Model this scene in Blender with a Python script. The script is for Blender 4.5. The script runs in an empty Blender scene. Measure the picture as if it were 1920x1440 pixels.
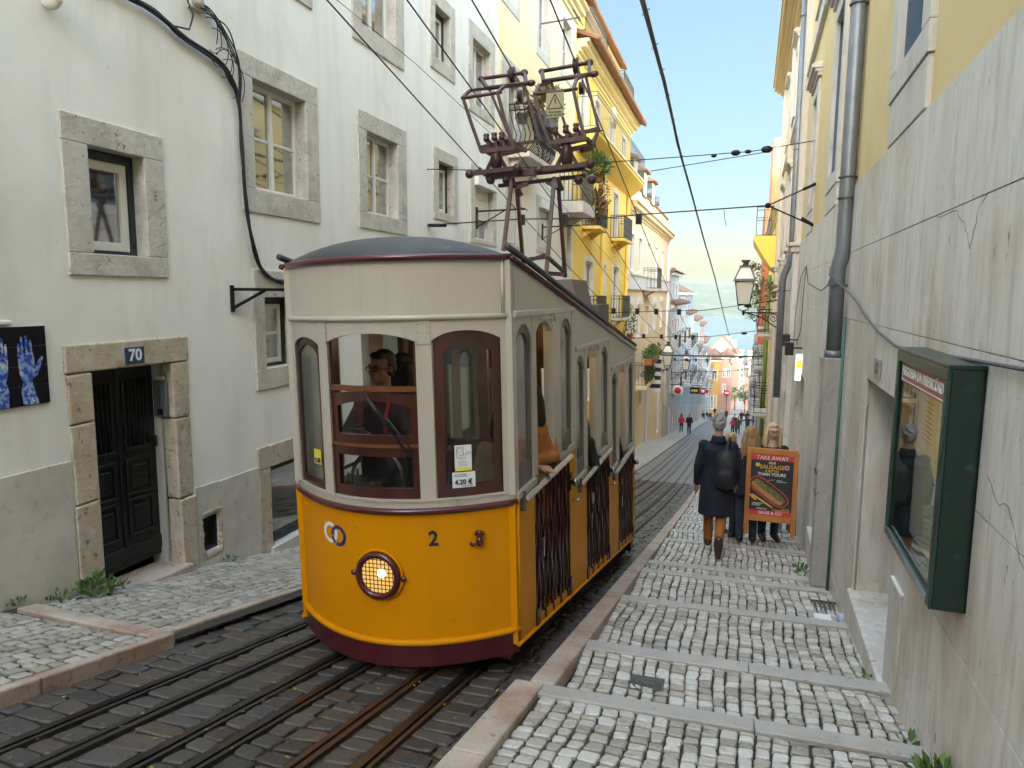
import bpy, math, random
from math import sin, cos, pi, sqrt, radians
from mathutils import Vector, Matrix
random.seed(11)
S = bpy.context.scene
COL = S.collection
# ------------------------------------------------------------------ camera
YAW, PITCH, ROLL = radians(17.5), radians(7.28), 0.007
cam = bpy.data.cameras.new('camera'); camo = bpy.data.objects.new('camera', cam); COL.objects.link(camo)
fw = Vector((-sin(YAW)*cos(PITCH), cos(YAW)*cos(PITCH), -sin(PITCH)))
rt = Vector((cos(YAW), sin(YAW), 0)); up = rt.cross(fw)
r2 = rt*cos(ROLL)+up*sin(ROLL); u2 = up*cos(ROLL)-rt*sin(ROLL)
camo.matrix_world = Matrix(((r2.x, u2.x, -fw.x, 0), (r2.y, u2.y, -fw.y, 0), (r2.z, u2.z, -fw.z, 0), (0, 0, 0, 1)))
cam.sensor_width = 36; cam.lens = 1331/1920*36; cam.clip_start = .05; cam.clip_end = 20000
S.camera = camo
# ------------------------------------------------------------------ sky, sun, exposure
SUN_EL, SUN_AZ = radians(10), radians(184)          # azimuth from +Y towards +X (low winter sun behind the camera, uphill)
W = bpy.data.worlds.new('World'); S.world = W; W.use_nodes = True
nt = W.node_tree; nt.nodes.clear()
out = nt.nodes.new('ShaderNodeOutputWorld'); bg = nt.nodes.new('ShaderNodeBackground')
sky = nt.nodes.new('ShaderNodeTexSky'); sky.sky_type = 'NISHITA'; sky.sun_disc = False
sky.sun_elevation = SUN_EL; sky.sun_rotation = SUN_AZ; sky.altitude = 50
sky.air_density = 1.0; sky.dust_density = 1.2; sky.ozone_density = 1.4
# added sky gain: brighter overhead and behind to light the street, dimmer down it
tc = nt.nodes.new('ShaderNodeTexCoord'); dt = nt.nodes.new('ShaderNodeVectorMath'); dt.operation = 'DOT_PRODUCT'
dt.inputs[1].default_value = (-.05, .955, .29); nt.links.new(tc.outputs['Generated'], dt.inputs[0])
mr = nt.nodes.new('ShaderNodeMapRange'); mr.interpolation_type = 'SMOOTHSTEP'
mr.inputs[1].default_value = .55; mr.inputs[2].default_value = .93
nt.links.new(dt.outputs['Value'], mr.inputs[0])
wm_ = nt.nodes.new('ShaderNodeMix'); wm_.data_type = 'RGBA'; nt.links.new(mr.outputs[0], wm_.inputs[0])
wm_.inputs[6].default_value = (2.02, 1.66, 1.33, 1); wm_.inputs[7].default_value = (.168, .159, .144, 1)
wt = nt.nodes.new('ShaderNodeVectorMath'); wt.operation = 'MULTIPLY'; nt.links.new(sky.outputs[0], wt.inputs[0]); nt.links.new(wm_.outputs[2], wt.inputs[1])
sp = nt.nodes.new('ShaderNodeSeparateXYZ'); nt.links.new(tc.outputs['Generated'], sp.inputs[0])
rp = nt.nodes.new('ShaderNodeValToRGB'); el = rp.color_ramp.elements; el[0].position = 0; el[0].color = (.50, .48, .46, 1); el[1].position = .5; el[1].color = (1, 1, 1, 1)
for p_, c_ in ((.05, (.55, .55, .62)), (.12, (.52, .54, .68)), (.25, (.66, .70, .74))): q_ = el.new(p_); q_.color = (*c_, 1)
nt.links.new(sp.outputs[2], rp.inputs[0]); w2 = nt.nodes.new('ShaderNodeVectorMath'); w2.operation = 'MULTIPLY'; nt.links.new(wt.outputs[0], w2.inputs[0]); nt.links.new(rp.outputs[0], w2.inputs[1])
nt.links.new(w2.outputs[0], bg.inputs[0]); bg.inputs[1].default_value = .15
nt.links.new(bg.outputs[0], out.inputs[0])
sl = bpy.data.lights.new('sun', 'SUN'); so = bpy.data.objects.new('sun', sl); COL.objects.link(so)
sl.energy = 2.0; sl.angle = radians(.5); sl.color = (1, .86, .66)
sd = Vector((sin(SUN_AZ)*cos(SUN_EL), cos(SUN_AZ)*cos(SUN_EL), sin(SUN_EL)))
so.rotation_euler = sd.to_track_quat('Z', 'Y').to_euler()
S.view_settings.view_transform = 'Standard'; S.view_settings.look = 'None'
S.view_settings.exposure = 3.82; S.view_settings.gamma = 1; S.view_settings.use_curve_mapping = False
S.cycles.max_bounces = 8; S.cycles.diffuse_bounces = 5; S.cycles.glossy_bounces = 4; S.cycles.transparent_max_bounces = 16
S.cycles.use_denoising = True
# ------------------------------------------------------------------ helpers
ORG = {}
def tag(o, label=None, cat=None, group=None, kind=None):
    if label: o['label'] = label
    if cat: o['category'] = cat
    if group: o['group'] = group
    if kind: o['kind'] = kind
    return o
def thing(name, label, cat, loc=(0, 0, 0), group=None, kind=None):
    o = bpy.data.objects.new(name, None); COL.objects.link(o); o.location = loc; o.empty_display_size = .1
    ORG[o] = Vector(loc); return tag(o, label, cat, group, kind)
class MB:
    def __init__(s, f=None): s.v = []; s.f = []; s.mi = []; s.sm = []; s.fn = f; s.m = 0; s.smooth = False; s.cuts = []
    def cut(s): s.cuts.append((len(s.v), len(s.f)))        # what follows becomes an object of its own
    def P(s, p):
        q = s.fn(*p) if s.fn else p
        s.v.append(tuple(q)); return len(s.v)-1
    def F(s, idx): s.f.append(tuple(idx)); s.mi.append(s.m); s.sm.append(s.smooth)
    def face(s, pts): s.F([s.P(p) for p in pts])
    def box(s, a0, a1, b0, b1, c0, c1):
        if a0 > a1: a0, a1 = a1, a0
        if b0 > b1: b0, b1 = b1, b0
        if c0 > c1: c0, c1 = c1, c0
        i = [s.P(p) for p in ((a0,b0,c0),(a1,b0,c0),(a1,b1,c0),(a0,b1,c0),(a0,b0,c1),(a1,b0,c1),(a1,b1,c1),(a0,b1,c1))]
        for q in ((0,3,2,1),(4,5,6,7),(0,1,5,4),(1,2,6,5),(2,3,7,6),(3,0,4,7)): s.F([i[k] for k in q])
        return s
    def hexa(s, p8):
        i = [s.P(p) for p in p8]
        for q in ((0,3,2,1),(4,5,6,7),(0,1,5,4),(1,2,6,5),(2,3,7,6),(3,0,4,7)): s.F([i[k] for k in q])
        return s
    def prism(s, poly, ax, t0, t1):       # polygon in the two other axes, extruded along axis ax
        def mk(p, t):
            q = list(p); q.insert(ax, t); return q
        a = [s.P(mk(p, t0)) for p in poly]; b = [s.P(mk(p, t1)) for p in poly]; n = len(poly)
        s.F(a[::-1]); s.F(b)
        for k in range(n): s.F((a[k], a[(k+1) % n], b[(k+1) % n], b[k]))
        return s
    def rings(s, rs, cap=True, close=False):
        ids = [[s.P(p) for p in r] for r in rs]; n = len(ids[0])
        m = len(ids)
        for j in range(m if close else m-1):
            A, B = ids[j], ids[(j+1) % m]
            for k in range(n): s.F((A[k], A[(k+1) % n], B[(k+1) % n], B[k]))
        if cap and not close: s.F(ids[0][::-1]); s.F(ids[-1])
        return s
    def tube(s, pts, r, n=8, close=False, cap=True):
        pts = [Vector(p) for p in pts]; m = len(pts); rs = []
        rad = r if isinstance(r, (list, tuple)) else [r]*m
        prev = None; sm0 = s.smooth; s.smooth = n > 4
        for j in range(m):
            if close: d = pts[(j+1) % m]-pts[j-1]
            else: d = pts[min(j+1, m-1)]-pts[max(j-1, 0)]
            d.normalize() if d.length > 1e-9 else None
            if prev is None:
                u = Vector((0, 0, 1)) if abs(d.z) < .9 else Vector((1, 0, 0))
                u = (u-d*u.dot(d)).normalized()
            else:
                u = prev-d*prev.dot(d)
                u = u.normalized() if u.length > 1e-6 else d.orthogonal().normalized()
            prev = u; w = d.cross(u)
            rs.append([tuple(pts[j]+(u*cos(2*pi*k/n+pi/n)+w*sin(2*pi*k/n+pi/n))*rad[j]) for k in range(n)])
        s.rings(rs, cap, close); s.smooth = sm0
        return s
    def bar(s, a, b, w, h=None):          # square bar
        return s.tube([a, b], w*.7071, 4)
    def disc(s, c, nrm, r, t=.01, n=20):
        c = Vector(c); nrm = Vector(nrm).normalized()
        s.tube([c-nrm*t/2, c+nrm*t/2], r, n); return s
    def ell(s, c, r, n=12, m=8, M=None):
        rs = []; c = Vector(c); sm0 = s.smooth; s.smooth = True
        for j in range(1, m):
            th = pi*j/m; ring = []
            for k in range(n):
                p = Vector((r[0]*sin(th)*cos(2*pi*k/n), r[1]*sin(th)*sin(2*pi*k/n), -r[2]*cos(th)))
                if M: p = M @ p
                ring.append(tuple(c+p))
            rs.append(ring)
        ids = [[s.P(p) for p in q] for q in rs]
        for j in range(m-2):
            for k in range(n): s.F((ids[j][k], ids[j][(k+1) % n], ids[j+1][(k+1) % n], ids[j+1][k]))
        pb = Vector((0, 0, -r[2])); pt = Vector((0, 0, r[2]))
        if M: pb = M @ pb; pt = M @ pt
        b = s.P(tuple(c+pb)); t = s.P(tuple(c+pt))
        for k in range(n): s.F((b, ids[0][(k+1) % n], ids[0][k])); s.F((t, ids[-1][k], ids[-1][(k+1) % n]))
        s.smooth = sm0; return s
    def lathe(s, c, prof, n=20, ax=2, a0=0, a1=2*pi):
        sm0 = s.smooth; s.smooth = True; rs = []
        for r, h in prof:
            ring = []
            for k in range(n):
                a = 2*pi*k/n; p = [r*cos(a), r*sin(a)]; p.insert(ax, h) if ax != 1 else None
                if ax == 1: p = [r*cos(a), h, r*sin(a)]
                ring.append((c[0]+p[0], c[1]+p[1], c[2]+p[2]))
            rs.append(ring)
        s.rings(rs, True); s.smooth = sm0; return s
    def build(s, name, mats, parent=None, smooth=None, fix=True):
        if s.cuts:
            ends = [c for c in s.cuts if c[1] < len(s.f)]+[(len(s.v), len(s.f))]; st = (0, 0); out = []
            for e in ends:
                if e[1] > st[1]:
                    q = MB(); q.v = s.v[st[0]:e[0]]; q.f = [tuple(i-st[0] for i in f) for f in s.f[st[1]:e[1]]]; q.mi = s.mi[st[1]:e[1]]; q.sm = s.sm[st[1]:e[1]]
                    out.append(q.build(name, mats, parent, smooth, fix))
                st = e
            return out
        me = bpy.data.meshes.new(name)
        off = ORG.get(parent, Vector((0, 0, 0))) if parent is not None else Vector((0, 0, 0))
        if parent is not None and parent not in ORG: off = Vector((0, 0, 0))
        me.from_pydata([(x-off.x, y-off.y, z-off.z) for x, y, z in s.v], [], s.f)
        for m in (mats if isinstance(mats, (list, tuple)) else [mats]): me.materials.append(m)
        if any(s.mi): me.polygons.foreach_set('material_index', s.mi)
        sm = s.sm if smooth is None else [smooth]*len(s.f)
        me.polygons.foreach_set('use_smooth', sm)
        if fix:
            import bmesh
            bm = bmesh.new(); bm.from_mesh(me); bmesh.ops.recalc_face_normals(bm, faces=bm.faces[:]); bm.to_mesh(me); bm.free()
        me.update()
        o = bpy.data.objects.new(name, me); COL.objects.link(o)
        if parent is not None: o.parent = parent; ORG[o] = off
        else: ORG[o] = Vector((0, 0, 0))
        return o
def struct(name, mb, mats, **k):
    o = mb.build(name, mats, None, **k); o['kind'] = 'structure'; return o
def top(name, mb, mats, label, cat, group=None, kind=None, **k):
    return tag(mb.build(name, mats, None, **k), label, cat, group, kind)
def bevel(o, w=.01, n=2, ang=40):
    if isinstance(o, list): return [bevel(q, w, n, ang) for q in o]
    m = o.modifiers.new('bevel', 'BEVEL'); m.width = w; m.segments = n; m.limit_method = 'ANGLE'; m.angle_limit = radians(ang); return o
def remesh(o, vox, sm=6, fac=.5):
    m = o.modifiers.new('r', 'REMESH'); m.mode = 'VOXEL'; m.voxel_size = vox; m.use_smooth_shade = True
    m2 = o.modifiers.new('s', 'SMOOTH'); m2.iterations = sm; m2.factor = fac
    return o
def dup(o, parent=None, dx=(0, 0, 0)):
    c = o.copy(); COL.objects.link(c)
    if parent is not None: c.parent = parent
    for ch in list(o.children): dup(ch, c)
    return c
def text(s, size, m, parent, origin, xdir, ydir, align='CENTER', bold=0.0, name='lettering', ext=.0015):
    cu = bpy.data.curves.new(name, 'FONT'); cu.body = s; cu.size = size; cu.align_x = align; cu.align_y = 'CENTER'
    cu.extrude = ext; cu.offset = bold; cu.resolution_u = 3
    t = bpy.data.objects.new('tmp', cu); COL.objects.link(t)
    me = bpy.data.meshes.new_from_object(t.evaluated_get(bpy.context.evaluated_depsgraph_get()))
    bpy.data.objects.remove(t); bpy.data.curves.remove(cu)
    x = Vector(xdir).normalized(); y = Vector(ydir).normalized(); z = x.cross(y)
    off = ORG.get(parent, Vector((0, 0, 0)))
    me.transform(Matrix(((x.x, y.x, z.x, origin[0]-off.x), (x.y, y.y, z.y, origin[1]-off.y), (x.z, y.z, z.z, origin[2]-off.z), (0, 0, 0, 1))))
    me.materials.clear(); me.materials.append(m); me.name = name
    o = bpy.data.objects.new(name, me); COL.objects.link(o); o.parent = parent; ORG[o] = off
    return o
# ------------------------------------------------------------------ materials
MATS = {}
def mat(name, col, rough=.6, metal=0, layers=(), bump=0, bscale=60, bstretch=(1, 1, 1), island=None, spec=.5, emit=None, coat=0, rvar=0):
    """layers: (colour, scale, lo, hi, strength, stretch)   island: (dark, light) factors per loose piece"""
    m = bpy.data.materials.new(name); m.use_nodes = True; t = m.node_tree; N = t.nodes; Lk = t.links
    b = N['Principled BSDF']; b.inputs['Roughness'].default_value = rough; b.inputs['Metallic'].default_value = metal
    b.inputs['Specular IOR Level'].default_value = spec; b.inputs['Coat Weight'].default_value = coat
    b.inputs['Coat Roughness'].default_value = .08
    cur = None
    geo = N.new('ShaderNodeNewGeometry')
    def pos(st):
        if tuple(st) == (1, 1, 1): return geo.outputs['Position']
        mp = N.new('ShaderNodeMapping'); mp.inputs['Scale'].default_value = st; Lk.new(geo.outputs['Position'], mp.inputs[0]); return mp.outputs[0]
    rgb = N.new('ShaderNodeRGB'); rgb.outputs[0].default_value = (*col, 1); cur = rgb.outputs[0]
    if island:
        cr = N.new('ShaderNodeValToRGB'); e = cr.color_ramp.elements
        cr.color_ramp.interpolation = 'LINEAR'
        e[0].color = (*island[0], 1); e[1].color = (*island[-1], 1)
        for k in range(1, len(island)-1):
            q = e.new(k/(len(island)-1)); q.color = (*island[k], 1)
        Lk.new(geo.outputs['Random Per Island'], cr.inputs[0]); cur = cr.outputs[0]
    for L in layers:
        c2, sc, lo, hi, st = L[:5]; stretch = L[5] if len(L) > 5 else (1, 1, 1)
        nz = N.new('ShaderNodeTexNoise'); nz.inputs['Scale'].default_value = sc; nz.inputs['Detail'].default_value = 6; nz.inputs['Roughness'].default_value = .6
        Lk.new(pos(stretch), nz.inputs['Vector'])
        mr = N.new('ShaderNodeMapRange'); mr.inputs[1].default_value = lo; mr.inputs[2].default_value = hi; mr.inputs[3].default_value = 0; mr.inputs[4].default_value = st
        src_ = nz.outputs[0]
        if len(L) > 6:                                  # thin crack lines: distance of the noise from one half
            a_ = N.new('ShaderNodeMath'); a_.operation = 'SUBTRACT'; a_.inputs[1].default_value = .5; Lk.new(src_, a_.inputs[0]); b_ = N.new('ShaderNodeMath'); b_.operation = 'ABSOLUTE'; Lk.new(a_.outputs[0], b_.inputs[0]); src_ = b_.outputs[0]
        Lk.new(src_, mr.inputs[0])
        mx = N.new('ShaderNodeMix'); mx.data_type = 'RGBA'; Lk.new(mr.outputs[0], mx.inputs[0]); Lk.new(cur, mx.inputs[6]); mx.inputs[7].default_value = (*c2, 1)
        cur = mx.outputs[2]
    Lk.new(cur, b.inputs['Base Color'])
    if rvar:
        nz = N.new('ShaderNodeTexNoise'); nz.inputs['Scale'].default_value = 7; nz.inputs['Detail'].default_value = 4; Lk.new(geo.outputs['Position'], nz.inputs['Vector'])
        mr = N.new('ShaderNodeMapRange'); mr.inputs[1].default_value = .3; mr.inputs[2].default_value = .7; mr.inputs[3].default_value = rough-rvar; mr.inputs[4].default_value = rough+rvar
        Lk.new(nz.outputs[0], mr.inputs[0]); Lk.new(mr.outputs[0], b.inputs['Roughness'])
    if bump:
        nz = N.new('ShaderNodeTexNoise'); nz.inputs['Scale'].default_value = bscale; nz.inputs['Detail'].default_value = 5; nz.inputs['Roughness'].default_value = .65
        Lk.new(pos(bstretch), nz.inputs['Vector'])
        bp = N.new('ShaderNodeBump'); bp.inputs['Strength'].default_value = min(1, bump*1.0); bp.inputs['Distance'].default_value = .012
        Lk.new(nz.outputs[0], bp.inputs['Height']); Lk.new(bp.outputs[0], b.inputs['Normal'])
    if emit:
        b.inputs['Emission Color'].default_value = (*emit[0], 1); b.inputs['Emission Strength'].default_value = emit[1]
    MATS[name] = m; return m
def glass(name, tint=(.9, .95, .93), refl=.12, rough=.02, opac=0.0, film=(.3, .3, .28)):
    m = bpy.data.materials.new(name); m.use_nodes = True; t = m.node_tree; N = t.nodes; Lk = t.links; N.clear()
    o = N.new('ShaderNodeOutputMaterial'); tr = N.new('ShaderNodeBsdfTransparent'); tr.inputs[0].default_value = (*tint, 1)
    gl = N.new('ShaderNodeBsdfGlossy'); gl.inputs['Roughness'].default_value = rough
    lw = N.new('ShaderNodeLayerWeight'); lw.inputs[0].default_value = .5; fr = N.new('ShaderNodeMath'); fr.operation = 'POWER'; fr.inputs[1].default_value = 4.2; Lk.new(lw.outputs['Facing'], fr.inputs[0])
    ad = N.new('ShaderNodeMath'); ad.operation = 'ADD'; ad.use_clamp = True; ad.inputs[1].default_value = refl
    Lk.new(fr.outputs[0], ad.inputs[0])
    mx = N.new('ShaderNodeMixShader'); Lk.new(ad.outputs[0], mx.inputs[0])
    if opac:
        df = N.new('ShaderNodeBsdfDiffuse'); df.inputs[0].default_value = (*film, 1)
        m2 = N.new('ShaderNodeMixShader'); m2.inputs[0].default_value = opac; Lk.new(tr.outputs[0], m2.inputs[1]); Lk.new(df.outputs[0], m2.inputs[2])
        Lk.new(m2.outputs[0], mx.inputs[1])
    else: Lk.new(tr.outputs[0], mx.inputs[1])
    Lk.new(gl.outputs[0], mx.inputs[2]); Lk.new(mx.outputs[0], o.inputs[0])
    MATS[name] = m; return m
V3 = (1, 1, .12)
# plaster and stone
m_white = mat('white plaster', (.85, .825, .76), .75, layers=[((.64, .60, .53), .55, .46, .72, .6), ((.60, .57, .50), 3.0, .50, .72, .40, (1, 1, .2)), ((.40, .36, .30), 20, .68, .74, .55, (1, 1, .4)), ((.70, .62, .49), 1.7, .6, .75, .5), ((.60, .56, .48), 1.6, .52, .74, .5, (1, 1, .07))], bump=.3, bscale=7)
m_plinth = mat('grey plinth paint', (.60, .56, .48), .7, layers=[((.33, .29, .23), 1.6, .45, .7, .6), ((.25, .2, .15), 9, .58, .72, .5)], bump=.25, bscale=14)
m_cream = mat('cream plaster', (.86, .74, .45), .75, layers=[((.72, .56, .28), .8, .45, .7, .5), ((.62, .5, .3), 4, .6, .75, .3, V3)], bump=.2, bscale=12)
m_offwh = mat('off white plaster', (.74, .70, .60), .75, layers=[((.6, .55, .45), .8, .5, .75, .4)], bump=.2, bscale=12)
m_yellow = mat('strong yellow plaster', (.92, .64, .13), .7, layers=[((.84, .55, .09), 1.0, .45, .7, .5), ((.55, .35, .1), 5, .62, .78, .35, V3)], bump=.15, bscale=14)
m_beige = mat('beige plaster', (.80, .67, .44), .75, layers=[((.66, .54, .36), .8, .45, .72, .5), ((.45, .38, .28), 4, .62, .78, .4, V3)], bump=.15, bscale=14)
m_ryel = mat('pale yellow plaster', (.70, .55, .27), .75, layers=[((.54, .43, .21), 1.2, .45, .72, .5), ((.45, .38, .24), 5, .6, .76, .4, V3)], bump=.35, bscale=26)
m_sur = mat('weathered window stone', (.56, .52, .45), .8, layers=[((.37, .33, .27), 4, .46, .64, .6), ((.66, .63, .56), 9, .52, .66, .5), ((.17, .14, .11), 17, .62, .68, .75), ((.12, .10, .08), 36, .63, .69, .8)], bump=1.0, bscale=26)
m_sur2 = mat('warm door stone', (.50, .42, .31), .8, layers=[((.36, .27, .17), 3, .45, .65, .6), ((.62, .58, .50), 7, .52, .66, .6), ((.14, .11, .08), 15, .60, .67, .8), ((.10, .085, .07), 34, .62, .69, .8)], bump=1.0, bscale=22)
m_lime = mat('streaked limestone', (.66, .62, .56), .6, layers=[((.50, .42, .33), .8, .45, .7, .6, (1, 1, .45)), ((.76, .73, .68), 5, .48, .68, .6, (1, 1, .16)), ((.42, .39, .35), 17, .50, .68, .6, (1, 1, .13)), ((.44, .33, .22), 1.3, .48, .68, .65, (1, 1, .5)), ((.31, .22, .14), 2.4, .56, .72, .6, (1, 1, .4)), ((.14, .12, .10), 19, .66, .70, .8, (1, 1, .4)), ((.18, .15, .12), 46, .66, .71, .7, (1, 1, .6))], bump=.6, bscale=22, bstretch=(1, 1, .4), rvar=.1)
m_lime2 = mat('pale trim limestone', (.57, .54, .49), .6, layers=[((.36, .33, .29), 13, .54, .68, .5, (1, 1, .3)), ((.44, .39, .33), 2, .48, .7, .5, (1, 1, .3)), ((.33, .28, .22), 30, .66, .74, .5)], bump=.3, bscale=40)
m_kerb = mat('pink kerb stone', (.45, .36, .29), .6, layers=[((.55, .48, .40), 2, .45, .65, .7), ((.34, .20, .14), 3.2, .46, .66, .8), ((.16, .12, .09), 17, .60, .67, .7), ((.2, .16, .13), 40, .62, .70, .6)], bump=.7, bscale=24)
m_band = mat('grey step stone', (.42, .39, .35), .5, layers=[((.50, .48, .44), 3, .45, .65, .6), ((.34, .26, .21), 2.4, .55, .7, .5), ((.16, .14, .12), 20, .62, .68, .6), ((.18, .16, .14), 45, .64, .72, .6)], bump=.6, bscale=28)
m_calc = mat('calcada stone', (.5, .5, .5), .30, layers=[((.25, .22, .18), 55, .60, .72, .55), ((.40, .36, .30), 8, .5, .7, .35)], bump=.45, bscale=55, rvar=.12,
             island=[(.31, .275, .23), (.42, .38, .325), (.50, .46, .40), (.56, .525, .47), (.62, .595, .55)])
m_joint = mat('joint sand', (.045, .04, .032), .9, layers=[((.03, .045, .015), 6, .58, .68, .7)], bump=.5, bscale=60)
m_sett = mat('dark sett', (.1, .1, .1), .42, layers=[((.05, .045, .04), 30, .5, .7, .6), ((.12, .10, .08), 9, .58, .72, .5), ((.26, .17, .05), 19, .69, .74, .4)], bump=.8, bscale=30, rvar=.1,
             island=[(.045, .040, .036), (.066, .060, .053), (.085, .078, .070), (.095, .070, .052), (.055, .055, .057)])
m_rjoint = mat('road joint dirt', (.05, .044, .034), .9, layers=[((.05, .06, .02), 3, .56, .68, .7), ((.1, .08, .05), 20, .55, .7, .5)], bump=.5, bscale=50)
m_steel = mat('worn rail steel', (.055, .052, .05), .30, .8, layers=[((.16, .08, .04), 7, .5, .7, .7)], bump=.1, bscale=60)
m_rust = mat('brown rail flange', (.085, .042, .022), .5, .3, layers=[((.045, .03, .022), 9, .45, .7, .7)], bump=.3, bscale=50)
m_dkrail = mat('dark rail flange', (.040, .036, .033), .45, .3, layers=[((.07, .055, .045), 9, .5, .7, .7)], bump=.3, bscale=50)
m_slot = mat('dark slot', (.01, .01, .01), .9)
m_ground = mat('earth', (.2, .18, .15), .9)
m_farroad = mat('far road paving', (.20, .20, .20), .5, layers=[((.13, .13, .13), 5, .45, .65, .8), ((.27, .26, .24), 1.2, .5, .7, .6)], bump=.4, bscale=8)
m_farpav = mat('far pavement', (.40, .38, .33), .5, layers=[((.22, .2, .17), 9, .5, .62, .7), ((.5, .48, .43), 1.5, .5, .7, .5)], bump=.4, bscale=9)
# joinery etc
m_pvc = mat('white window frame', (.72, .68, .60), .45, layers=[((.55, .5, .42), 8, .58, .72, .5)])
m_dkframe = mat('dark green timber', (.018, .024, .022), .45, layers=[((.04, .045, .04), 10, .5, .7, .6)], bump=.15, bscale=40)
m_door = mat('old dark green door', (.007, .010, .0095), .42, layers=[((.014, .017, .015), 12, .5, .7, .5), ((.30, .17, .09), 9, .70, .735, .8), ((.45, .42, .36), 14, .725, .75, .7)], bump=.3, bscale=30)
m_pane = mat('window glass', (.025, .03, .034), .04, 0, spec=1.0, bump=.02, bscale=3)
m_pane.node_tree.nodes['Principled BSDF'].inputs['IOR'].default_value = 2.9
m_curt = mat('pale blind', (.55, .52, .46), .6)
m_blue = mat('blue shutter', (.07, .12, .17), .5, layers=[((.04, .07, .10), 8, .45, .7, .6)], bump=.15, bscale=30)
m_shut = mat('roller shutter', (.70, .67, .60), .5)
m_iron = mat('dark iron', (.022, .021, .021), .5, .6)
m_iron2 = mat('grey green iron', (.10, .10, .085), .55, .3)
m_grey = mat('zinc grey', (.20, .215, .235), .45, .5, layers=[((.13, .14, .15), 4, .45, .7, .6), ((.28, .28, .28), 18, .6, .7, .4)], bump=.1, bscale=20)
m_tile = mat('clay tile', (.30, .14, .07), .75, layers=[((.20, .09, .05), 5, .45, .65, .7), ((.25, .2, .14), 14, .58, .7, .6)], island=None, bump=.4, bscale=20)
m_tile2 = mat('dull clay tile', (.19, .105, .07), .8, layers=[((.12, .07, .05), 3, .45, .65, .7)])
m_brick = mat('red brick', (.42, .13, .06), .8, layers=[((.28, .09, .05), 12, .45, .65, .7)], bump=.4, bscale=30)
m_black = mat('black rubber cable', (.012, .012, .014), .5)
m_wire = mat('dark wire', (.03, .028, .028), .5, .5)
m_wht = mat('white paint', (.75, .74, .72), .5)
m_leaf = mat('leaf', (.07, .14, .03), .5, island=[(.03, .075, .015), (.06, .13, .025), (.10, .18, .04), (.14, .19, .05)])
m_leaf2 = mat('dry leaf', (.2, .16, .05), .6, island=[(.06, .09, .03), (.16, .15, .05), (.25, .16, .06), (.14, .18, .05)])
m_terra = mat('terracotta pot', (.42, .13, .05), .7)
# ------------------------------------------------------------------ street profile
def zr(y):
    if y < 14: return -1.55-.207*y
    if y < 30:
        t = y-14; return -4.448-.207*t+(.207-.145)/32*t*t
    if y < 158: return -7.264-.145*(y-30)
    return -7.264-.145*128-.03*(y-158) if y < 175 else max(-26.33-.19*(y-175), -49.2)
XL = -4.7
def WL(u, d, z): return (XL+d, u, z)                      # facade on the -X side: u along the street, d towards the street
def WR(u, d, z): return (.91+.017*u-d, u+.017*d, z)       # facade on the +X side
# ================================================================== SETTING
g = MB()
ys = [-80, -30, -6, 0, 6, 14, 18, 22, 26, 30, 60, 100, 158, 175, 230, 295, 330]
xs = [-900, -200, -40, -12, 12, 40, 200, 900]
ids = [[g.P((x, y, (zr(y)-.5 if y < 300 else -52))) for x in xs] for y in ys]
for j in range(len(ys)-1):
    for i in range(len(xs)-1): g.F((ids[j][i], ids[j][i+1], ids[j+1][i+1], ids[j+1][i]))
struct('ground', g, m_ground)
# one stone: eight-cornered, domed
R = random.Random(5)
def stone(mb, c4, h, cut=.13, base=-.02, dome=.84, tilt=.0035):
    ring = []
    for k in range(4):
        p, a, b = Vector(c4[k]), Vector(c4[k-1]), Vector(c4[(k+1) % 4])
        ring.append(p.lerp(a, cut*R.uniform(.6, 1.3))); ring.append(p.lerp(b, cut*R.uniform(.6, 1.3)))
    c = sum(ring, Vector())/8
    tx, ty = R.uniform(-tilt, tilt), R.uniform(-tilt, tilt)
    def lev(f, z):
        o = []
        for p in ring:
            q = c+(p-c)*f; d = (p-c)
            o.append((q.x, q.y, q.z+z+(tx*d.x+ty*d.y)/.05*f))
        return o
    mb.smooth = False
    mb.rings([lev(1.0, base), lev(.97, h*.55), lev(dome, h)], cap=False)
    mb.F(range(len(mb.v)-8, len(mb.v)))
def courses(mb, x0, x1, y0, y1, zf, sx, sy, h, gap=.009, jit=.2, skip=None, lvl=0):
    y = y0
    while y < y1-.02:
        hy = min(sy*R.uniform(.85, 1.18), y1-y)
        if y1-y-hy < sy*.5: hy = y1-y
        x = x0+R.uniform(-.5, 0)*sx*.4
        while x < x1-.015:
            wx = sx*R.uniform(.75, 1.3); xe = min(x+wx, x1); xa = max(x, x0)
            if x1-xe < sx*.4: xe = x1; wx = x1-x
            if xe-xa > .02 and not (skip and skip(.5*(xa+xe), (xe-xa)/2)):
                j = lambda s: R.uniform(-jit, jit)*s*.32
                q = [(xa+gap/2+j(gap*3), y+gap/2+j(gap*3)), (xe-gap/2+j(gap*3), y+gap/2+j(gap*3)), (xe-gap/2+j(gap*3), y+hy-gap/2+j(gap*3)), (xa+gap/2+j(gap*3), y+hy-gap/2+j(gap*3))]
                wob = lambda a, b: .012*sin(a*7+b*2.3)+.008*sin(b*9+a*3)
                q = [(a, b+wob(a, b)) for a, b in q]
                q = [(a, min(max(b, y0+.004), y1-.004)) for a, b in q]
                stone(mb, [(a, b, zf(b)+lvl) for a, b in q], h*R.uniform(.7, 1.2))
            x += wx
        y += hy
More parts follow.
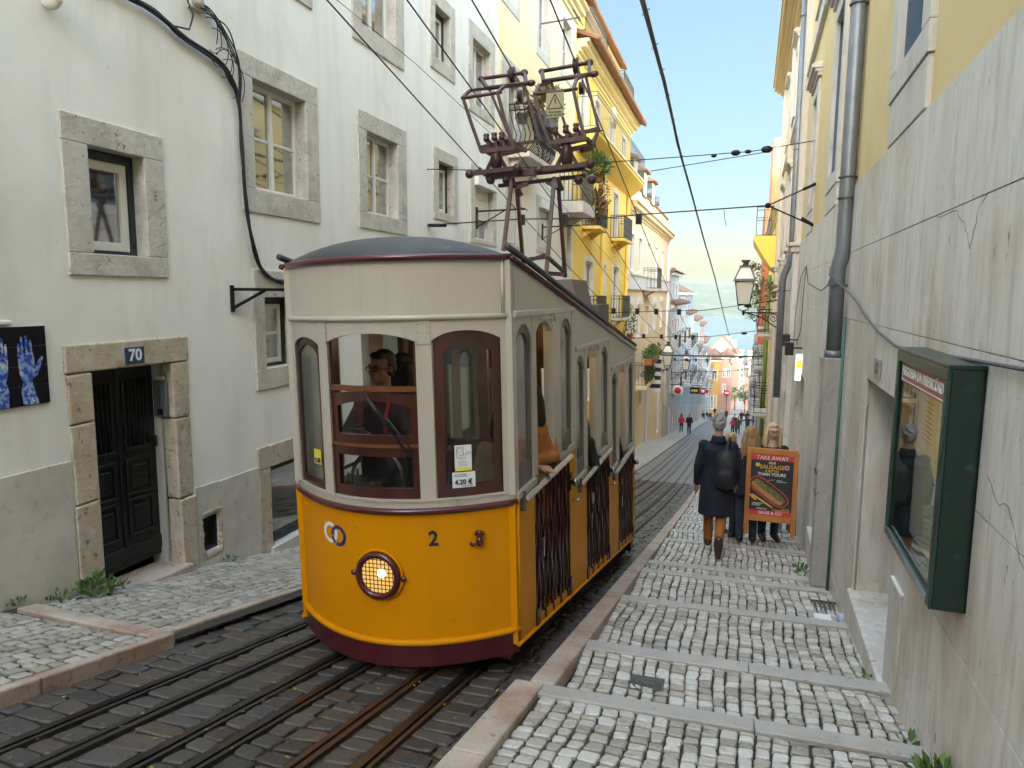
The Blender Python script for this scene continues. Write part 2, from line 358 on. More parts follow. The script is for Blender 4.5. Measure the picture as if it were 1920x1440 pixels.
def columns(mb, x0, x1, y0, y1, zf, sx, sy, h, gap=.010, jit=.55, lvl=0, ph=0):
    n = max(1, round((x1-x0)/sx)); w = (x1-x0)/n; cw = [w*R.uniform(.86, 1.14) for _ in range(n)]; k_ = (x1-x0)/sum(cw); x = x0
    for c in cw:
        a, b = x, x+c*k_; x = b; y = y0-R.uniform(0, sy)
        while y < y1-.02:
            l = sy*R.uniform(.72, 1.32); ya, yb = max(y, y0), min(y+l, y1)
            if y1-yb < sy*.35: yb = y1; l = y1-y
            if yb-ya > .025:
                j = lambda: R.uniform(-jit, jit)*gap
                wb = lambda yy: .016*sin(yy*2.1+ph)+.007*sin(yy*7.3+a*4)
                q = [(a+gap*.42+wb(ya)+j(), ya+gap*.95+j()), (b-gap*.42+wb(ya)+j(), ya+gap*.95+j()), (b-gap*.42+wb(yb)+j(), yb-gap*.95+j()), (a+gap*.42+wb(yb)+j(), yb-gap*.95+j())]
                q = [(u, min(max(v, y0+.004), y1-.004)) for u, v in q]
                stone(mb, [(u, v, zf(v)+lvl) for u, v in q], h*R.uniform(.7, 1.2))
            y += l
# ---- stepped pavement on the +X side
NOS = [-2.6, -.9, .9, 3.62, 4.60, 6.14, 7.61, 8.21, 10.30, 11.46, 12.86, 14.05, 15.5, 17.0, 18.4, 19.9, 21.4, 23, 24.5]
def zn(y): return zr(y)+.13
def zp(y):
    for a, b in zip(NOS, NOS[1:]):
        if a < y <= b:
            r = min(.115, .55*(zn(a)-zn(b))); t = (y-a)/(b-a); return (zn(a)-r)*(1-t)+zn(b)*t
    return zn(y)
BW = .15
pv = MB(); st = MB(); bd = MB()
for a, b in zip(NOS, NOS[1:]):
    xr = .95+.017*b+.2
    for y0, y1 in ((a+.0005, b),):
        pv.face([(-1.0, y0, zp(y0)-.022), (xr, y0, zp(y0)-.022), (xr, y1, zp(y1)-.022), (-1.0, y1, zp(y1)-.022)])
    if b > 1.0:
        columns(st, -.885 if b > 3.7 else -.93, .935+.017*(a+b)/2, max(a+.006, .9), b-BW-.004, zp, .083, .088, .013, gap=.0105, lvl=-.012)
    # nosing band: long slabs across the pavement
    x = -.885 if b > 3.7 else -1.10; xe = .95+.017*b
    while x < xe-.05:
        w = min(R.uniform(.7, 1.3), xe-x)
        if xe-x-w < .3: w = xe-x
        z1, z0 = zp(b), zp(b-BW); sk = .035*(x+.9)/1.9; sk2 = .035*(x+w+.9)/1.9
        bd.hexa([(x+.002, b-BW+sk, z0-.2), (x+w-.002, b-BW+sk2, z0-.2), (x+w-.002, b+sk2, z1-.2), (x+.002, b+sk, z1-.2),
                 (x+.002, b-BW+sk, z0+.003), (x+w-.002, b-BW+sk2, z0+.003), (x+w-.002, b+sk2, z1+.003), (x+.002, b+sk, z1+.003)])
        x += w
pv.m = 0
n0 = len(pv.v); pv.v += st.v; pv.f += [tuple(i+n0 for i in f) for f in st.f]; pv.mi += [1]*len(st.f); pv.sm += st.sm
struct('stepped_pavement', pv, [m_joint, m_calc], fix=False)
bevel(struct('pavement_step_edges', bd, m_band), .008, 2)
# far run of the same pavement
fp = MB()
yy = [24.5, 30, 40, 60, 90, 130, 158]
for a, b in zip(yy, yy[1:]): fp.face([(-.9, a, zn(a)), (.95+.017*a+.1, a, zn(a)), (.95+.017*b+.1, b, zn(b)), (-.9, b, zn(b))])
struct('pavement_downhill', fp, m_farpav)
# kerb
kb = MB()
def kerb_run(mb, y0, y1, xo, xi, zf, seg=1.15, hgt=.34):
    y = y0
    while y < y1-.05:
        e = min(y+seg*R.uniform(.8, 1.2), y1); a, b = y+.003, e-.003
        mb.hexa([(xo(a)-.015, a, zf(a)-hgt), (xi(a), a, zf(a)-hgt), (xi(b), b, zf(b)-hgt), (xo(b)-.015, b, zf(b)-hgt), (xo(a), a, zf(a)), (xi(a), a, zf(a)), (xi(b), b, zf(b)), (xo(b), b, zf(b))])
        y = e
kerb_run(kb, .6, 3.6, lambda y: -1.10, lambda y: -.935, lambda y: zn(y)+.012)
kerb_run(kb, 3.62, 60, lambda y: -1.035+.003*min(y, 20), lambda y: -.89+.003*min(y, 10), lambda y: zn(y)+.01)
bevel(struct('kerb', kb, m_kerb), .012, 2)
# ---- pavement on the -X side
lp = MB(); ls = MB(); lb = MB(); YS = 3.47
def zl(y): return zr(y)+.09+(.0 if y < YS else -.025)
for a, b in ((-3, YS), (YS, 14)):
    yy = [a+(b-a)*k/6 for k in range(7)]
    for p, q in zip(yy, yy[1:]): lp.face([(XL-.1, p+1e-4, zl(p+1e-3)-.022), (-3.36, p+1e-4, zl(p+1e-3)-.022), (-3.36, q, zl(q-1e-3)-.022), (XL-.1, q, zl(q-1e-3)-.022)])
columns(ls, XL+.02, -3.415, 1.7, YS-.16, lambda y: zr(y)+.09, .085, .092, .013, gap=.0105, lvl=-.012)
columns(ls, XL+.02, -3.525, YS+.01, 11.5, lambda y: zr(y)+.065, .085, .092, .013, gap=.0105, lvl=-.012)
n0 = len(lp.v); lp.v += ls.v; lp.f += [tuple(i+n0 for i in f) for f in ls.f]; lp.mi += [1]*len(ls.f); lp.sm += ls.sm
m_calc2 = mat('calcada stone warm', (.5, .5, .5), .45, layers=[((.22, .19, .15), 50, .60, .72, .6), ((.36, .30, .22), 3, .5, .7, .4)], bump=.4, bscale=55, rvar=.1,
              island=[(.27, .24, .20), (.36, .325, .275), (.41, .38, .325), (.46, .43, .37)])
struct('pavement', lp, [m_joint, m_calc2], fix=False)
x = XL+.12
while x < -3.42:
    w = min(1.05, -3.40-x)
    lb.hexa([(x+.002, YS-.15-.03*(x+3.2), zl(YS-.15)-.2), (x+w-.002, YS-.15-.03*(x+w+3.2), zl(YS-.15)-.2), (x+w-.002, YS-.03*(x+w+3.2), zl(YS-.01)-.2), (x+.002, YS-.03*(x+3.2), zl(YS-.01)-.2),
             (x+.002, YS-.15-.03*(x+3.2), zl(YS-.15)+.006), (x+w-.002, YS-.15-.03*(x+w+3.2), zl(YS-.15)+.006), (x+w-.002, YS-.03*(x+w+3.2), zl(YS-.01)+.006), (x+.002, YS-.03*(x+3.2), zl(YS-.01)+.006)])
    x += w
kerb_run(lb, 1.2, YS, lambda y: -3.345, lambda y: -3.415, lambda y: zl(y)+.004, 1.5)
kerb_run(lb, YS+.003, 60, lambda y: -3.45, lambda y: -3.525, lambda y: zl(y)+.004, 1.3)
bevel(struct('kerb_pink', lb, m_kerb), .012, 2)
fl = MB(); yy = [14, 20, 26, 32, 38, 50, 60, 90, 130, 158]
for a, b in zip(yy, yy[1:]):
    ha = .15+(.3 if 30 < a < 40 else 0); hb = .15+(.3 if 30 < b < 40 else 0)
    fl.face([(XL-.1, a, zr(a)+ha), (-3.5, a, zr(a)+.065), (-3.5, b, zr(b)+.065), (XL-.1, b, zr(b)+hb)])
struct('pavement_lower', fl, m_farpav)
# ---- road: setts and joints
rd = MB(); yy = [-5, 0, 2, 6, 10, 14, 16, 18, 20, 22, 24, 26, 28, 30, 60, 100, 158]
rd.m = 0
for a, b in zip(yy, yy[1:]):
    rd.m = 0 if b <= 24 else 2
    lv = -.022 if b <= 24 else 0
    rd.face([(-3.6, a, zr(a)+lv), (-.95, a, zr(a)+lv), (-.95, b, zr(b)+lv), (-3.6, b, zr(b)+lv)])
RAILS = [(-2.97, 'rail'), (-2.70, 'slot'), (-2.37, 'rail'), (-2.14, 'rail'), (-1.755, 'slot'), (-1.50, 'rail')]
def onrail(x, hw): return any(abs(x-r) < hw*.75+.035 for r, k in RAILS)
rs = MB()
edges = [-3.44]+[r for r, k in RAILS]+[-1.02]
for a, b in zip(edges, edges[1:]):
    a2 = a+(.056 if a > -3.1 else 0); b2 = b-(.045 if b < -1.1 else 0)
    wd = b2-a2; n = max(1, round(wd/.17))
    courses(rs, a2, b2, 1.2, 24, zr, wd/n, .135, .018, gap=.010, jit=.7, lvl=-.017)
n0 = len(rd.v); rd.v += rs.v; rd.f += [tuple(i+n0 for i in f) for f in rs.f]; rd.mi += [1]*len(rs.f); rd.sm += rs.sm
struct('road', rd, [m_rjoint, m_sett, m_farroad], fix=False)
# ---- two interlaced cable tram tracks
def strip(mb, x0, x1, lo, hi, y0=.6, y1=62):
    yy = [y0, 5, 10, 14, 16, 18, 20, 22, 24, 26, 28, 30, y1]
    mb.rings([[(x0, y, zr(y)+lo), (x1, y, zr(y)+lo), (x1, y, zr(y)+hi), (x0, y, zr(y)+hi)] for y in yy])
def track(rails, slot, label):
    t = thing('tram_track', label, 'tram track', (0, 5, zr(5)), 'tram tracks in the road')
    for x in rails:
        r = MB(); strip(r, x-.028, x+.012, -.03, .008); o = r.build('rail', m_steel, t)
        f = MB(); strip(f, x+.027, x+.048, -.03, .005); strip(f, x-.040, x-.0285, -.03, .003); f.build('flange', m_rust if x > -1.9 else m_dkrail, o)
        k = MB(); strip(k, x+.0125, x+.0265, -.03, -.012); k.build('groove', m_slot, o)
    s = MB(); strip(s, slot-.040, slot-.010, -.03, .005); strip(s, slot+.010, slot+.040, -.03, .005); o = s.build('cable_slot', m_rust if slot > -2 else m_dkrail, t)
    k = MB(); strip(k, slot-.0098, slot+.0098, -.03, -.016); k.build('gap', m_slot, o)
track((-2.97, -2.37), -2.70, 'steel tram rails and cable slot in setts, nearest the pink kerb and door')
track((-2.14, -1.50), -1.755, 'rusty tram rails and cable slot in setts, nearest the stepped pavement kerb')
# ---- river and far shore
wm = mat('river water', (.075, .115, .135), .22, spec=.4, layers=[((.12, .165, .185), .004, .45, .6, .7, (.25, 1, 1))])
w = MB(); w.face([(-4000, 292, -50), (4000, 292, -50), (4000, 9000, -50), (-4000, 9000, -50)]); struct('river_water', w, wm)
hm = mat('wooded hill', (.035, .055, .035), .9, layers=[((.12, .12, .08), .02, .5, .65, .7), ((.03, .05, .03), .05, .45, .6, .7)])
h = MB(); cols = []
def hz(x, t):
    base = 52+11*sin(x*.0035+1.1)+6*sin(x*.011+.4)+3*sin(x*.035)+(1.6*sin(x*.13) if t > .5 else 0)
    base += 18*math.exp(-((x+330)/300)**2)-16*math.exp(-((x+60)/130)**2)
    return -50+(base+30)*sin(min(t, 1)*pi/2)**1.3
tt = [0, .08, .2, .35, .5, .65, .8, .92, 1]
for i in range(241):
    x = -2400+i*20
    cols.append([h.P((x, 1750+600*t+25*sin(x*.01), hz(x, t)+(R.uniform(-2, 2) if 0 < t else 0))) for t in tt]+[h.P((x, 4200, -60))])
for a, b in zip(cols, cols[1:]):
    for j in range(len(a)-1): h.F((a[j], b[j], b[j+1], a[j+1]))
struct('hills', h, hm, smooth=True)
# unseen block added behind the camera to keep the sun off the street
s = MB(); s.box(-16, 14, -54, -44, 3, 23); top('sun_blocker', s, m_white, 'unseen white block added uphill to shade the street from the sun', 'house')
# bits of yellow leaf and litter caught between the setts
s = MB()
for _ in range(170):
    x, y = R.uniform(-3.4, -1.2), R.uniform(1.6, 6); c_ = Vector((x, y, zr(y)+.006)); a_ = R.uniform(0, 6.28); l_ = R.uniform(.006, .018)
    d_ = Vector((cos(a_), sin(a_), R.uniform(-.1, .2)))*l_; e_ = Vector((-sin(a_), cos(a_), 0))*l_*.45
    s.face([tuple(c_-d_), tuple(c_+e_), tuple(c_+d_), tuple(c_-e_)])
o = s.build('leaf_litter', mat('fallen leaf', (.3, .2, .05), .7, island=[(.10, .07, .03), (.36, .22, .03), (.42, .30, .06)]), None, fix=False); o['kind'] = 'stuff'
# ================================================================== BUILDING HELPERS
def wall(fn, u0, u1, z0, z1, holes, depth, parent, m, name='wall', thick=5.0, d0=0.0):
    mb = MB(fn)
    us = sorted({u0, u1}|{h[0] for h in holes}|{h[1] for h in holes}); zs = sorted({z0, z1}|{h[2] for h in holes}|{h[3] for h in holes})
    us = [u for u in us if u0 <= u <= u1]; zs = [z for z in zs if z0 <= z <= z1]
    for a, b in zip(us, us[1:]):
        for c, d in zip(zs, zs[1:]):
            mu, mz = (a+b)/2, (c+d)/2
            if any(h[0] < mu < h[1] and h[2] < mz < h[3] for h in holes): continue
            mb.face([(a, d0, c), (b, d0, c), (b, d0, d), (a, d0, d)])
    for h in holes:
        a, b, c, d = max(h[0], u0), min(h[1], u1), max(h[2], z0), min(h[3], z1); e = d0-depth
        mb.face([(a, d0, c), (b, d0, c), (b, e, c), (a, e, c)]); mb.face([(a, d0, d), (b, d0, d), (b, e, d), (a, e, d)])
        mb.face([(a, d0, c), (a, d0, d), (a, e, d), (a, e, c)]); mb.face([(b, d0, c), (b, d0, d), (b, e, d), (b, e, c)])
    t = d0-thick
    mb.face([(u0, d0, z1), (u1, d0, z1), (u1, t, z1), (u0, t, z1)]); mb.face([(u0, t, z0), (u1, t, z0), (u1, t, z1), (u0, t, z1)])
    for u in (u0, u1): mb.face([(u, d0, z0), (u, d0, z1), (u, t, z1), (u, t, z0)])
    return mb.build(name, m, parent, fix=False)
def ring(mb, a, b, c, d, wL, wR, wB, wT, e0, e1):      # stone surround round the opening a..b, c..d
    mb.box(a-wL, b+wR, e0, e1, d, d+wT); 
    if wB: mb.box(a-wL, b+wR, e0, e1, c-wB, c)
    mb.box(a-wL, a, e0, e1, c, d); mb.box(b, b+wR, e0, e1, c, d)
def joinery(fn, parent, a, b, c, d, e, nv=2, nh=2, fm=None, pm=None, fw_=.05, mw=.045, blind=0, outer=None, open_=False):
    """sash frame and glass filling an opening, face at depth e"""
    fm = fm or m_pvc; pm = pm or m_pane
    if outer:
        o = MB(fn); w = .055
        ring(o, a+w, b-w, c+w*.6, d-w*1.3, w, w, w*.6, w*1.3, e-.03, e+.035); o.build('outer_frame', outer, parent)
        a += w; b -= w; c += w*.6; d -= w*1.3
    f = MB(fn); ring(f, a+fw_, b-fw_, c+fw_, d-fw_, fw_, fw_, fw_, fw_, e-.03, e+.02)
    for k in range(1, nv):
        u = a+(b-a)*k/nv; f.box(u-mw/2-.008, u+mw/2+.008, e-.025, e+.024, c+fw_, d-fw_)
    for k in range(1, nh):
        z = c+(d-c)*k/nh
        us = [a+(b-a)*j/nv for j in range(nv+1)]
        for p, q in zip(us, us[1:]): f.box(p+fw_*.9, q-fw_*.9, e-.02, e+.012, z-.016, z+.016)
    fo = bevel(f.build('frame', fm, parent), .004, 1)
    g = MB(fn); g.box(a+fw_*.7, b-fw_*.7, e-.012, e-.004, c+fw_*.7, d-fw_*.7); g.build('pane', pm, parent)
    if blind:
        k = MB(fn); k.box(a+fw_, b-fw_, e-.05, e-.045, d-(d-c)*blind, d); k.build('blind', m_curt, parent)
def stone_window(fn, parent, o, i, e=-.14, proud=.02, sm=None, label=None, **kw):
    """o outer surround (u0,u1,z0,z1), i opening"""
    w = MB(fn); w.smooth = False
    ring(w, i[0], i[1], i[2], i[3], i[0]-o[0], o[1]-i[1], i[2]-o[2], o[3]-i[3], -.16, proud)
    wo = bevel(w.build('window', sm or m_sur, parent), .008, 2)
    if label: wo['label'] = label
    joinery(fn, wo, *i, e, **kw)
    return wo
def railing(fn, parent, u0, u1, z0, h, p, m=None, step=.11, fancy=0, sides=True, r=.012, bulge=0, name='railing'):
    mb = MB(fn)
    def ln(ua, da, ub, db, n):
        for k in range(n+1):
            t = k/max(n, 1); u, d = ua+(ub-ua)*t, da+(db-da)*t
            if bulge: mb.tube([(u, d, z0), (u, d+bulge*.7, z0+h*.15), (u, d+bulge, z0+h*.35), (u, d+bulge*.3, z0+h*.7), (u, d, z0+h)], r, 4)
            else: mb.tube([(u, d, z0), (u, d, z0+h)], r, 4)
        for zz in (z0+.03, z0+h-.12, z0+h): mb.tube([(ua, da, zz), (ub, db, zz)], r*1.5, 4)
    n = max(2, int((u1-u0)/step)); ln(u0, p, u1, p, n)
    if sides: ln(u0, .01, u0, p, max(1, int(p/step))); ln(u1, .01, u1, p, max(1, int(p/step)))
    if fancy:
        for k in range(n):
            u = u0+(u1-u0)*(k+.5)/n
            for zc in (z0+h*.3, z0+h*.62): mb.tube([(u+.04*cos(a), p+bulge*.8, zc+.09*sin(a)) for a in [2*pi*j/8 for j in range(8)]], r*.6, 3, close=True)
    return mb.build(name, m or m_iron2, parent)
def balcony(fn, bld, u0, u1, z, p=.5, h=.85, slab=.12, sm=None, rm=None, **kw):
    s = MB(fn); s.box(u0-.04, u1+.04, -.05, p+.05, z-slab, z)
    s.prism([(-.0, z-slab-.25), (p*.7, z-slab-.002), (-.0, z-slab-.002)], 0, u0+.1, u0+.22); s.prism([(-.0, z-slab-.25), (p*.7, z-slab-.002), (-.0, z-slab-.002)], 0, u1-.22, u1-.1)
    b = bevel(s.build('balcony', sm or m_lime2, bld), .01, 1); railing(fn, b, u0, u1, z, h, p, rm, **kw); return b
def leaves(mb, c, r, n, s=.06, rnd=R, up=.5, long=1.0):
    c = Vector(c)
    for _ in range(n):
        d = Vector((rnd.gauss(0, 1), rnd.gauss(0, 1), rnd.gauss(0, 1))); d.normalize(); q = c+Vector((d.x*r[0], d.y*r[1], d.z*r[2]))*rnd.uniform(.2, 1)**.6
        a = (d+Vector((0, 0, up))+Vector((rnd.uniform(-.6, .6),)*3)).normalized(); b = a.orthogonal().normalized(); b = Matrix.Rotation(rnd.uniform(0, 6.28), 3, a) @ b
        k = s*rnd.uniform(.6, 1.3)
        mb.face([tuple(q), tuple(q+a*k*.5*long+b*k*.28), tuple(q+a*k*long), tuple(q+a*k*.5*long-b*k*.28)])
def pot_plant(name, label, loc, pot, r, n, s, fn=None, pm=None, lm=None, box=None, group=None, long=1.0, cat='plant'):
    P = Vector(fn(*loc)) if fn else Vector(loc)
    t = thing(name, label, cat, P, group)
    p = MB()
    if box: p.box(P.x-box[0]/2, P.x+box[0]/2, P.y-box[1]/2, P.y+box[1]/2, P.z, P.z+box[2])
    else: p.lathe((P.x, P.y, P.z), [(pot*.7, 0), (pot*.75, .01), (pot, pot*1.5), (pot*1.1, pot*1.5), (pot*1.1, pot*1.75), (pot*.9, pot*1.75)], 12)
    p.build('pot', pm or m_terra, t); top_ = box[2] if box else pot*1.75
    f = MB(); leaves(f, (P.x, P.y, P.z+top_+r[2]*.6), r, n, s, long=long); f.build('foliage', lm or m_leaf, t, fix=False); return t
# ================================================================== WHITE HOUSE (-X side, nearest)
B = thing('white_house', 'white plastered house with grey stone window surrounds and the door numbered 70', 'house', (XL, 5, zr(5)))
WIN = [  # outer, inner, options
    ((4.05, 5.01, .11, 1.28), (4.27, 4.80, .28, 1.08), dict(nv=1, nh=1, outer=m_dkframe, fw_=.07)),
    ((6.03, 7.39, .79, 2.31), (6.23, 7.15, 1.03, 2.10), dict(nv=2, nh=2)),
    ((8.30, 9.69, .83, 2.31), (8.52, 9.40, 1.04, 2.08), dict(nv=2, nh=2)),
    ((10.66, 11.69, 1.18, 2.30), (10.86, 11.49, 1.31, 2.11), dict(nv=1, nh=1, outer=m_dkframe)),
    ((12.31, 13.75, .92, 2.33), (12.54, 13.53, 1.0, 2.0), dict(nv=2, nh=1, shutter=.62, box=1)),
    ((14.30, 15.45, .95, 2.33), (14.45, 15.32, 1.04, 2.30), dict(nv=2, nh=1, shutter=.96)),
    ((16.75, 18.15, 1.0, 2.35), (16.95, 18.0, 1.10, 2.1), dict(nv=2, nh=1, shutter=.96, box=1)),
    ((19.4, 20.5, .7, 2.1), (19.55, 20.35, .8, 1.98), dict(nv=2, nh=1, shutter=.97)),
    ((8.22, 9.65, 3.13, 4.95), (8.45, 9.39, 3.37, 4.72), dict(nv=2, nh=1, outer=None, shut=1)),
    ((10.58, 11.58, 3.47, 4.65), (10.76, 11.36, 3.67, 4.45), dict(nv=1, nh=1, outer=m_dkframe)),
    ((12.22, 13.62, 3.22, 4.76), (12.42, 13.36, 3.39, 4.5), dict(nv=2, nh=1)),
    ((14.05, 15.75, 3.05, 4.76), (14.35, 15.4, 3.05, 4.5), dict(nv=2, nh=1)),
    ((6.0, 7.34, 3.13, 4.8), (6.2, 7.12, 3.35, 4.6), dict(nv=2, nh=1)),
    ((4.0, 5.0, 3.13, 4.4), (4.2, 4.8, 3.35, 4.2), dict(nv=1, nh=1)),
    ((6.13, 6.95, -1.02, .22), (6.30, 6.80, -.80, -.06), dict(nv=1, nh=2, outer=m_dkframe)),
]
holes = [(o[0]+.02, o[1]-.02, o[2]+.02, o[3]-.02) for o, i, k in WIN]
holes += [(3.97, 5.17, -2.75, -.42), (6.12, 7.65, -3.4, -1.66), (5.27, 5.50, -2.46, -2.12)]
wall(WL, -40, 13.85, zr(13.85)-.5, 10.4, [h for h in holes if h[1] < 13.85], .3, B, m_white)
B2 = thing('cream_house', 'cream house with roller shutters and bulging iron balcony next to the strong yellow house', 'house', (XL, 17, zr(17)))
h2 = [h for h in holes if h[1] > 13.86]+[(a+.02, b-.02, c+.02, d-.02) for a, b, c, d in ((13.75+.15, 15.25, 5.72, 7.4), (16.55, 17.8, 5.5, 7.35), (18.9, 20.25, 5.7, 7.4), (16.9, 18.2, 3.05, 4.1))]
wall(WL, 13.8505, 20.75, zr(20.75)-.5, 2.80, [h for h in h2 if h[3] < 2.8], .3, B2, m_offwh, name='lower_wall')
wall(WL, 13.8505, 20.75, 2.8005, 8.05, [h for h in h2 if h[2] > 2.8], .3, B2, m_cream, d0=.004)
WIN += [((13.9, 15.25, 5.72, 7.4), (14.1, 15.05, 5.92, 7.2), dict(nv=2, nh=1, sm=m_lime2)), ((16.55, 17.8, 5.5, 7.35), (16.75, 17.6, 5.7, 7.15), dict(nv=2, nh=2, sm=m_lime2)), ((18.9, 20.25, 5.7, 7.4), (19.1, 20.05, 5.9, 7.2), dict(nv=2, nh=2, sm=m_lime2)), ((16.9, 18.2, 3.05, 4.1), (17.05, 18.05, 3.05, 3.95), dict(nv=2, nh=1, sm=m_lime2))]
for o, i, k in WIN:
    k = dict(k); sh = k.pop('shutter', 0); bx = k.pop('box', 0); st_ = k.pop('shut', 0)
    wo = stone_window(WL, B2 if o[0] > 13.8 else B, o, i, **k)
    if sh:
        s = MB(WL); z1 = i[3]; z0 = i[3]-(i[3]-i[2])*sh; n = max(4, int((z1-z0)/.05))
        for q in range(n):
            za = z0+(z1-z0)*q/n; zb = z0+(z1-z0)*(q+1)/n
            s.box(i[0]+.02, i[1]-.02, -.10, -.085+.012, za+.006, zb)
        s.build('roller_shutter', m_shut, wo)
    if bx:
        s = MB(WL); s.box(i[0]-.05, i[1]+.05, -.1, .10, i[3]-.04, i[3]+.17); bevel(s.build('shutter_box', m_wht, wo), .01)
# plinth
s = MB(WL)
for a, b, zt in ((-9, 3.94, -1.265), (5.20, 5.26, -1.8), (5.51, 6.10, -1.82), (7.68, 9.2, -2.2)): s.box(a, b, -.05, .012, -4.4, zt); s.cut()
s.box(5.26, 5.51, -.05, .012, -2.10, -1.81); s.box(5.26, 5.51, -.05, .012, -4.4, -2.47)
s.build('plinth', m_plinth, B)
# broken vent
v = MB(WL); v.box(5.272, 5.498, -.12, -.10, -2.458, -2.122); ring(v, 5.285, 5.485, -2.445, -2.135, .012, .012, .012, .012, -.12, -.03); v.build('vent_hole', mat('vent hole shade', (.03, .025, .02), .9), B)  # near-black backing and lining put the shade of the hole into the colour
v = MB(WL)
for k in range(30):
    t_ = k/30*4; e_ = int(t_); f_ = t_-e_; c_ = [(5.255, -2.50), (5.52, -2.50), (5.52, -2.08), (5.255, -2.08)]; p_, q_ = c_[e_], c_[(e_+1) % 4]
    v.ell((p_[0]+(q_[0]-p_[0])*f_, -.005, p_[1]+(q_[1]-p_[1])*f_), (R.uniform(.025, .05), .028, R.uniform(.025, .055)), 7, 5)
remesh(v.build('vent_stones', m_sur2, B), .014, 2)
# door 70: stone frame, deep reveal, panelled leaf
s = MB(WL)
s.box(3.95, 5.19, -.12, .022, -.62, -.40)
for a, b, zs_ in ((3.96, 4.17, (-2.62, -1.62, -1.0, -.622)), (4.99, 5.18, (-2.75, -1.85, -1.12, -.622))):
    for z0, z1 in zip(zs_, zs_[1:]): s.box(a, b, -.12, R.uniform(.012, .028), z0+.003, z1-.003)
for p in s.v[:]: pass
s.v = [(x+R.uniform(-.008, .008), y+R.uniform(-.008, .008), z+R.uniform(-.008, .008)) for x, y, z in s.v]
dr = bevel(s.build('doorway', m_sur2, B), .014, 2)
s = MB(WL); s.box(4.17, 4.19, -.3, -.005, -2.6, -.63); s.box(4.97, 5.0, -.3, -.13, -2.6, -.63); s.box(4.17, 4.99, -.3, -.125, -.63, -.60); s.build('reveal', m_lime2, dr)
d = MB(WL); e = -.20
d.box(4.19, 4.97, e-.05, e, -2.36, -.63)
dl = d.build('door', m_door, B)
d = MB(WL)
for u0, u1 in ((4.25, 4.53), (4.63, 4.91)):
    ring(d, u0+.02, u1-.02, -1.33, -.75, .02, .02, .03, .02, e-.01, e+.02)
    for z0, z1 in ((-1.72, -1.45), (-2.08, -1.80)): ring(d, u0+.03, u1-.03, z0, z1, .03, .03, .03, .03, e-.01, e+.018); d.box(u0+.06, u1-.06, e-.01, e+.012, z0+.04, z1-.04)
    d.cut()
d.box(4.19, 4.97, e-.01, e+.016, -2.30, -2.18); d.box(4.57, 4.60, e-.01, e+.014, -2.2, -.64)
bevel(d.build('panel_moulding', m_door, dl), .005, 1)
d = MB(WL)
for u0, u1 in ((4.27, 4.51), (4.65, 4.89)): d.box(u0, u1, e-.004, e+.003, -1.33, -.75); d.cut()
d.build('door_pane', mat('dark door glass', (.012, .013, .013), .2), dl)
d = MB(WL)
for u0, u1 in ((4.27, 4.51), (4.65, 4.89)):
    for k in range(1, 6): d.tube([(u0+(u1-u0)*k/6, e+.012, -1.33), (u0+(u1-u0)*k/6, e+.012, -.75)], .005, 5)
    d.cut()
d.build('door_grille', m_iron, dl)
d = MB(WL); d.tube([(4.93, e+.015, -1.36), (4.93, e+.05, -1.36), (4.93, e+.055, -1.27), (4.93, e+.015, -1.26)], .009, 6); d.disc(WL(0, 0, 0), (1, 0, 0), .001) if 0 else None; d.build('handle', m_steel, dl)
s = MB(WL); s.box(4.12, 5.03, -.25, .11, -2.72, -2.40); s.v = [(x, y, z-(.05 if z > -2.5 else 0)*(y-4.12)) for x, y, z in s.v]; bevel(s.build('doorstep', m_kerb, B), .015)
# number plate, intercom
pl = MB(WL); pl.box(4.485, 4.675, .02, .032, -.59, -.455); po = bevel(pl.build('number_plate', mat('enamel blue', (.025, .05, .13), .3), dr), .004)
text('70', .135, m_wht, po, WL(4.58, .0335, -.523), (0, 1, 0), (0, 0, 1), bold=.003)
ic = MB(WL); ic.box(4.845, 4.965, -.11, -.085, -1.10, -.77) if 0 else ic.box(4.945, 4.97, -.17, -.03, -1.10, -.78)
io = bevel(ic.build('intercom', m_grey, B), .006)
ic = MB(WL)
for k in range(7): ic.ell((4.942, -.10, -.84-.03*k), (.005, .008, .008), 6, 5)
ic.box(4.938, 4.945, -.13, -.07, -1.08, -1.03); ic.build('call_button', m_iron, io)
ic = MB(WL); ic.box(4.945, 4.97, -.15, -.05, -.77, -.74); bevel(ic.build('lamp_housing', m_lime2, B), .008)
# lower shop opening under the street level, behind the tram
s = MB(WL); s.box(6.10, 7.68, -.12, .02, -1.86, -1.62); s.box(6.10, 6.30, -.12, .018, -3.3, -1.862); s.box(7.48, 7.68, -.12, .018, -3.3, -1.862); bevel(s.build('shop_surround', m_sur2, B), .012)
s = MB(WL); s.box(6.3, 7.48, -.12, -.1, -3.3, -1.86); so_ = s.build('shop_glazing', m_pane, B)
s = MB(WL); s.box(6.3, 7.48, -.1, -.06, -2.72, -2.66); s.cut(); s.box(6.3, 7.48, -.1, -.06, -1.93, -1.86); s.build('glazing_bar', m_dkframe, so_)
s = MB(WL); s.box(6.25, 7.5, -.1, .06, -3.2, -2.74); s.build('shop_sill', m_lime2, B)
# plastered-over knob near the eaves of the picture
k = MB(WL); k.ell((4.02, .06, 2.02), (.055, .09, .09), 14, 10); k.ell((4.0, .05, 2.09), (.045, .07, .07), 12, 8); remesh(k.build('plaster_lump', m_white, B), .015)
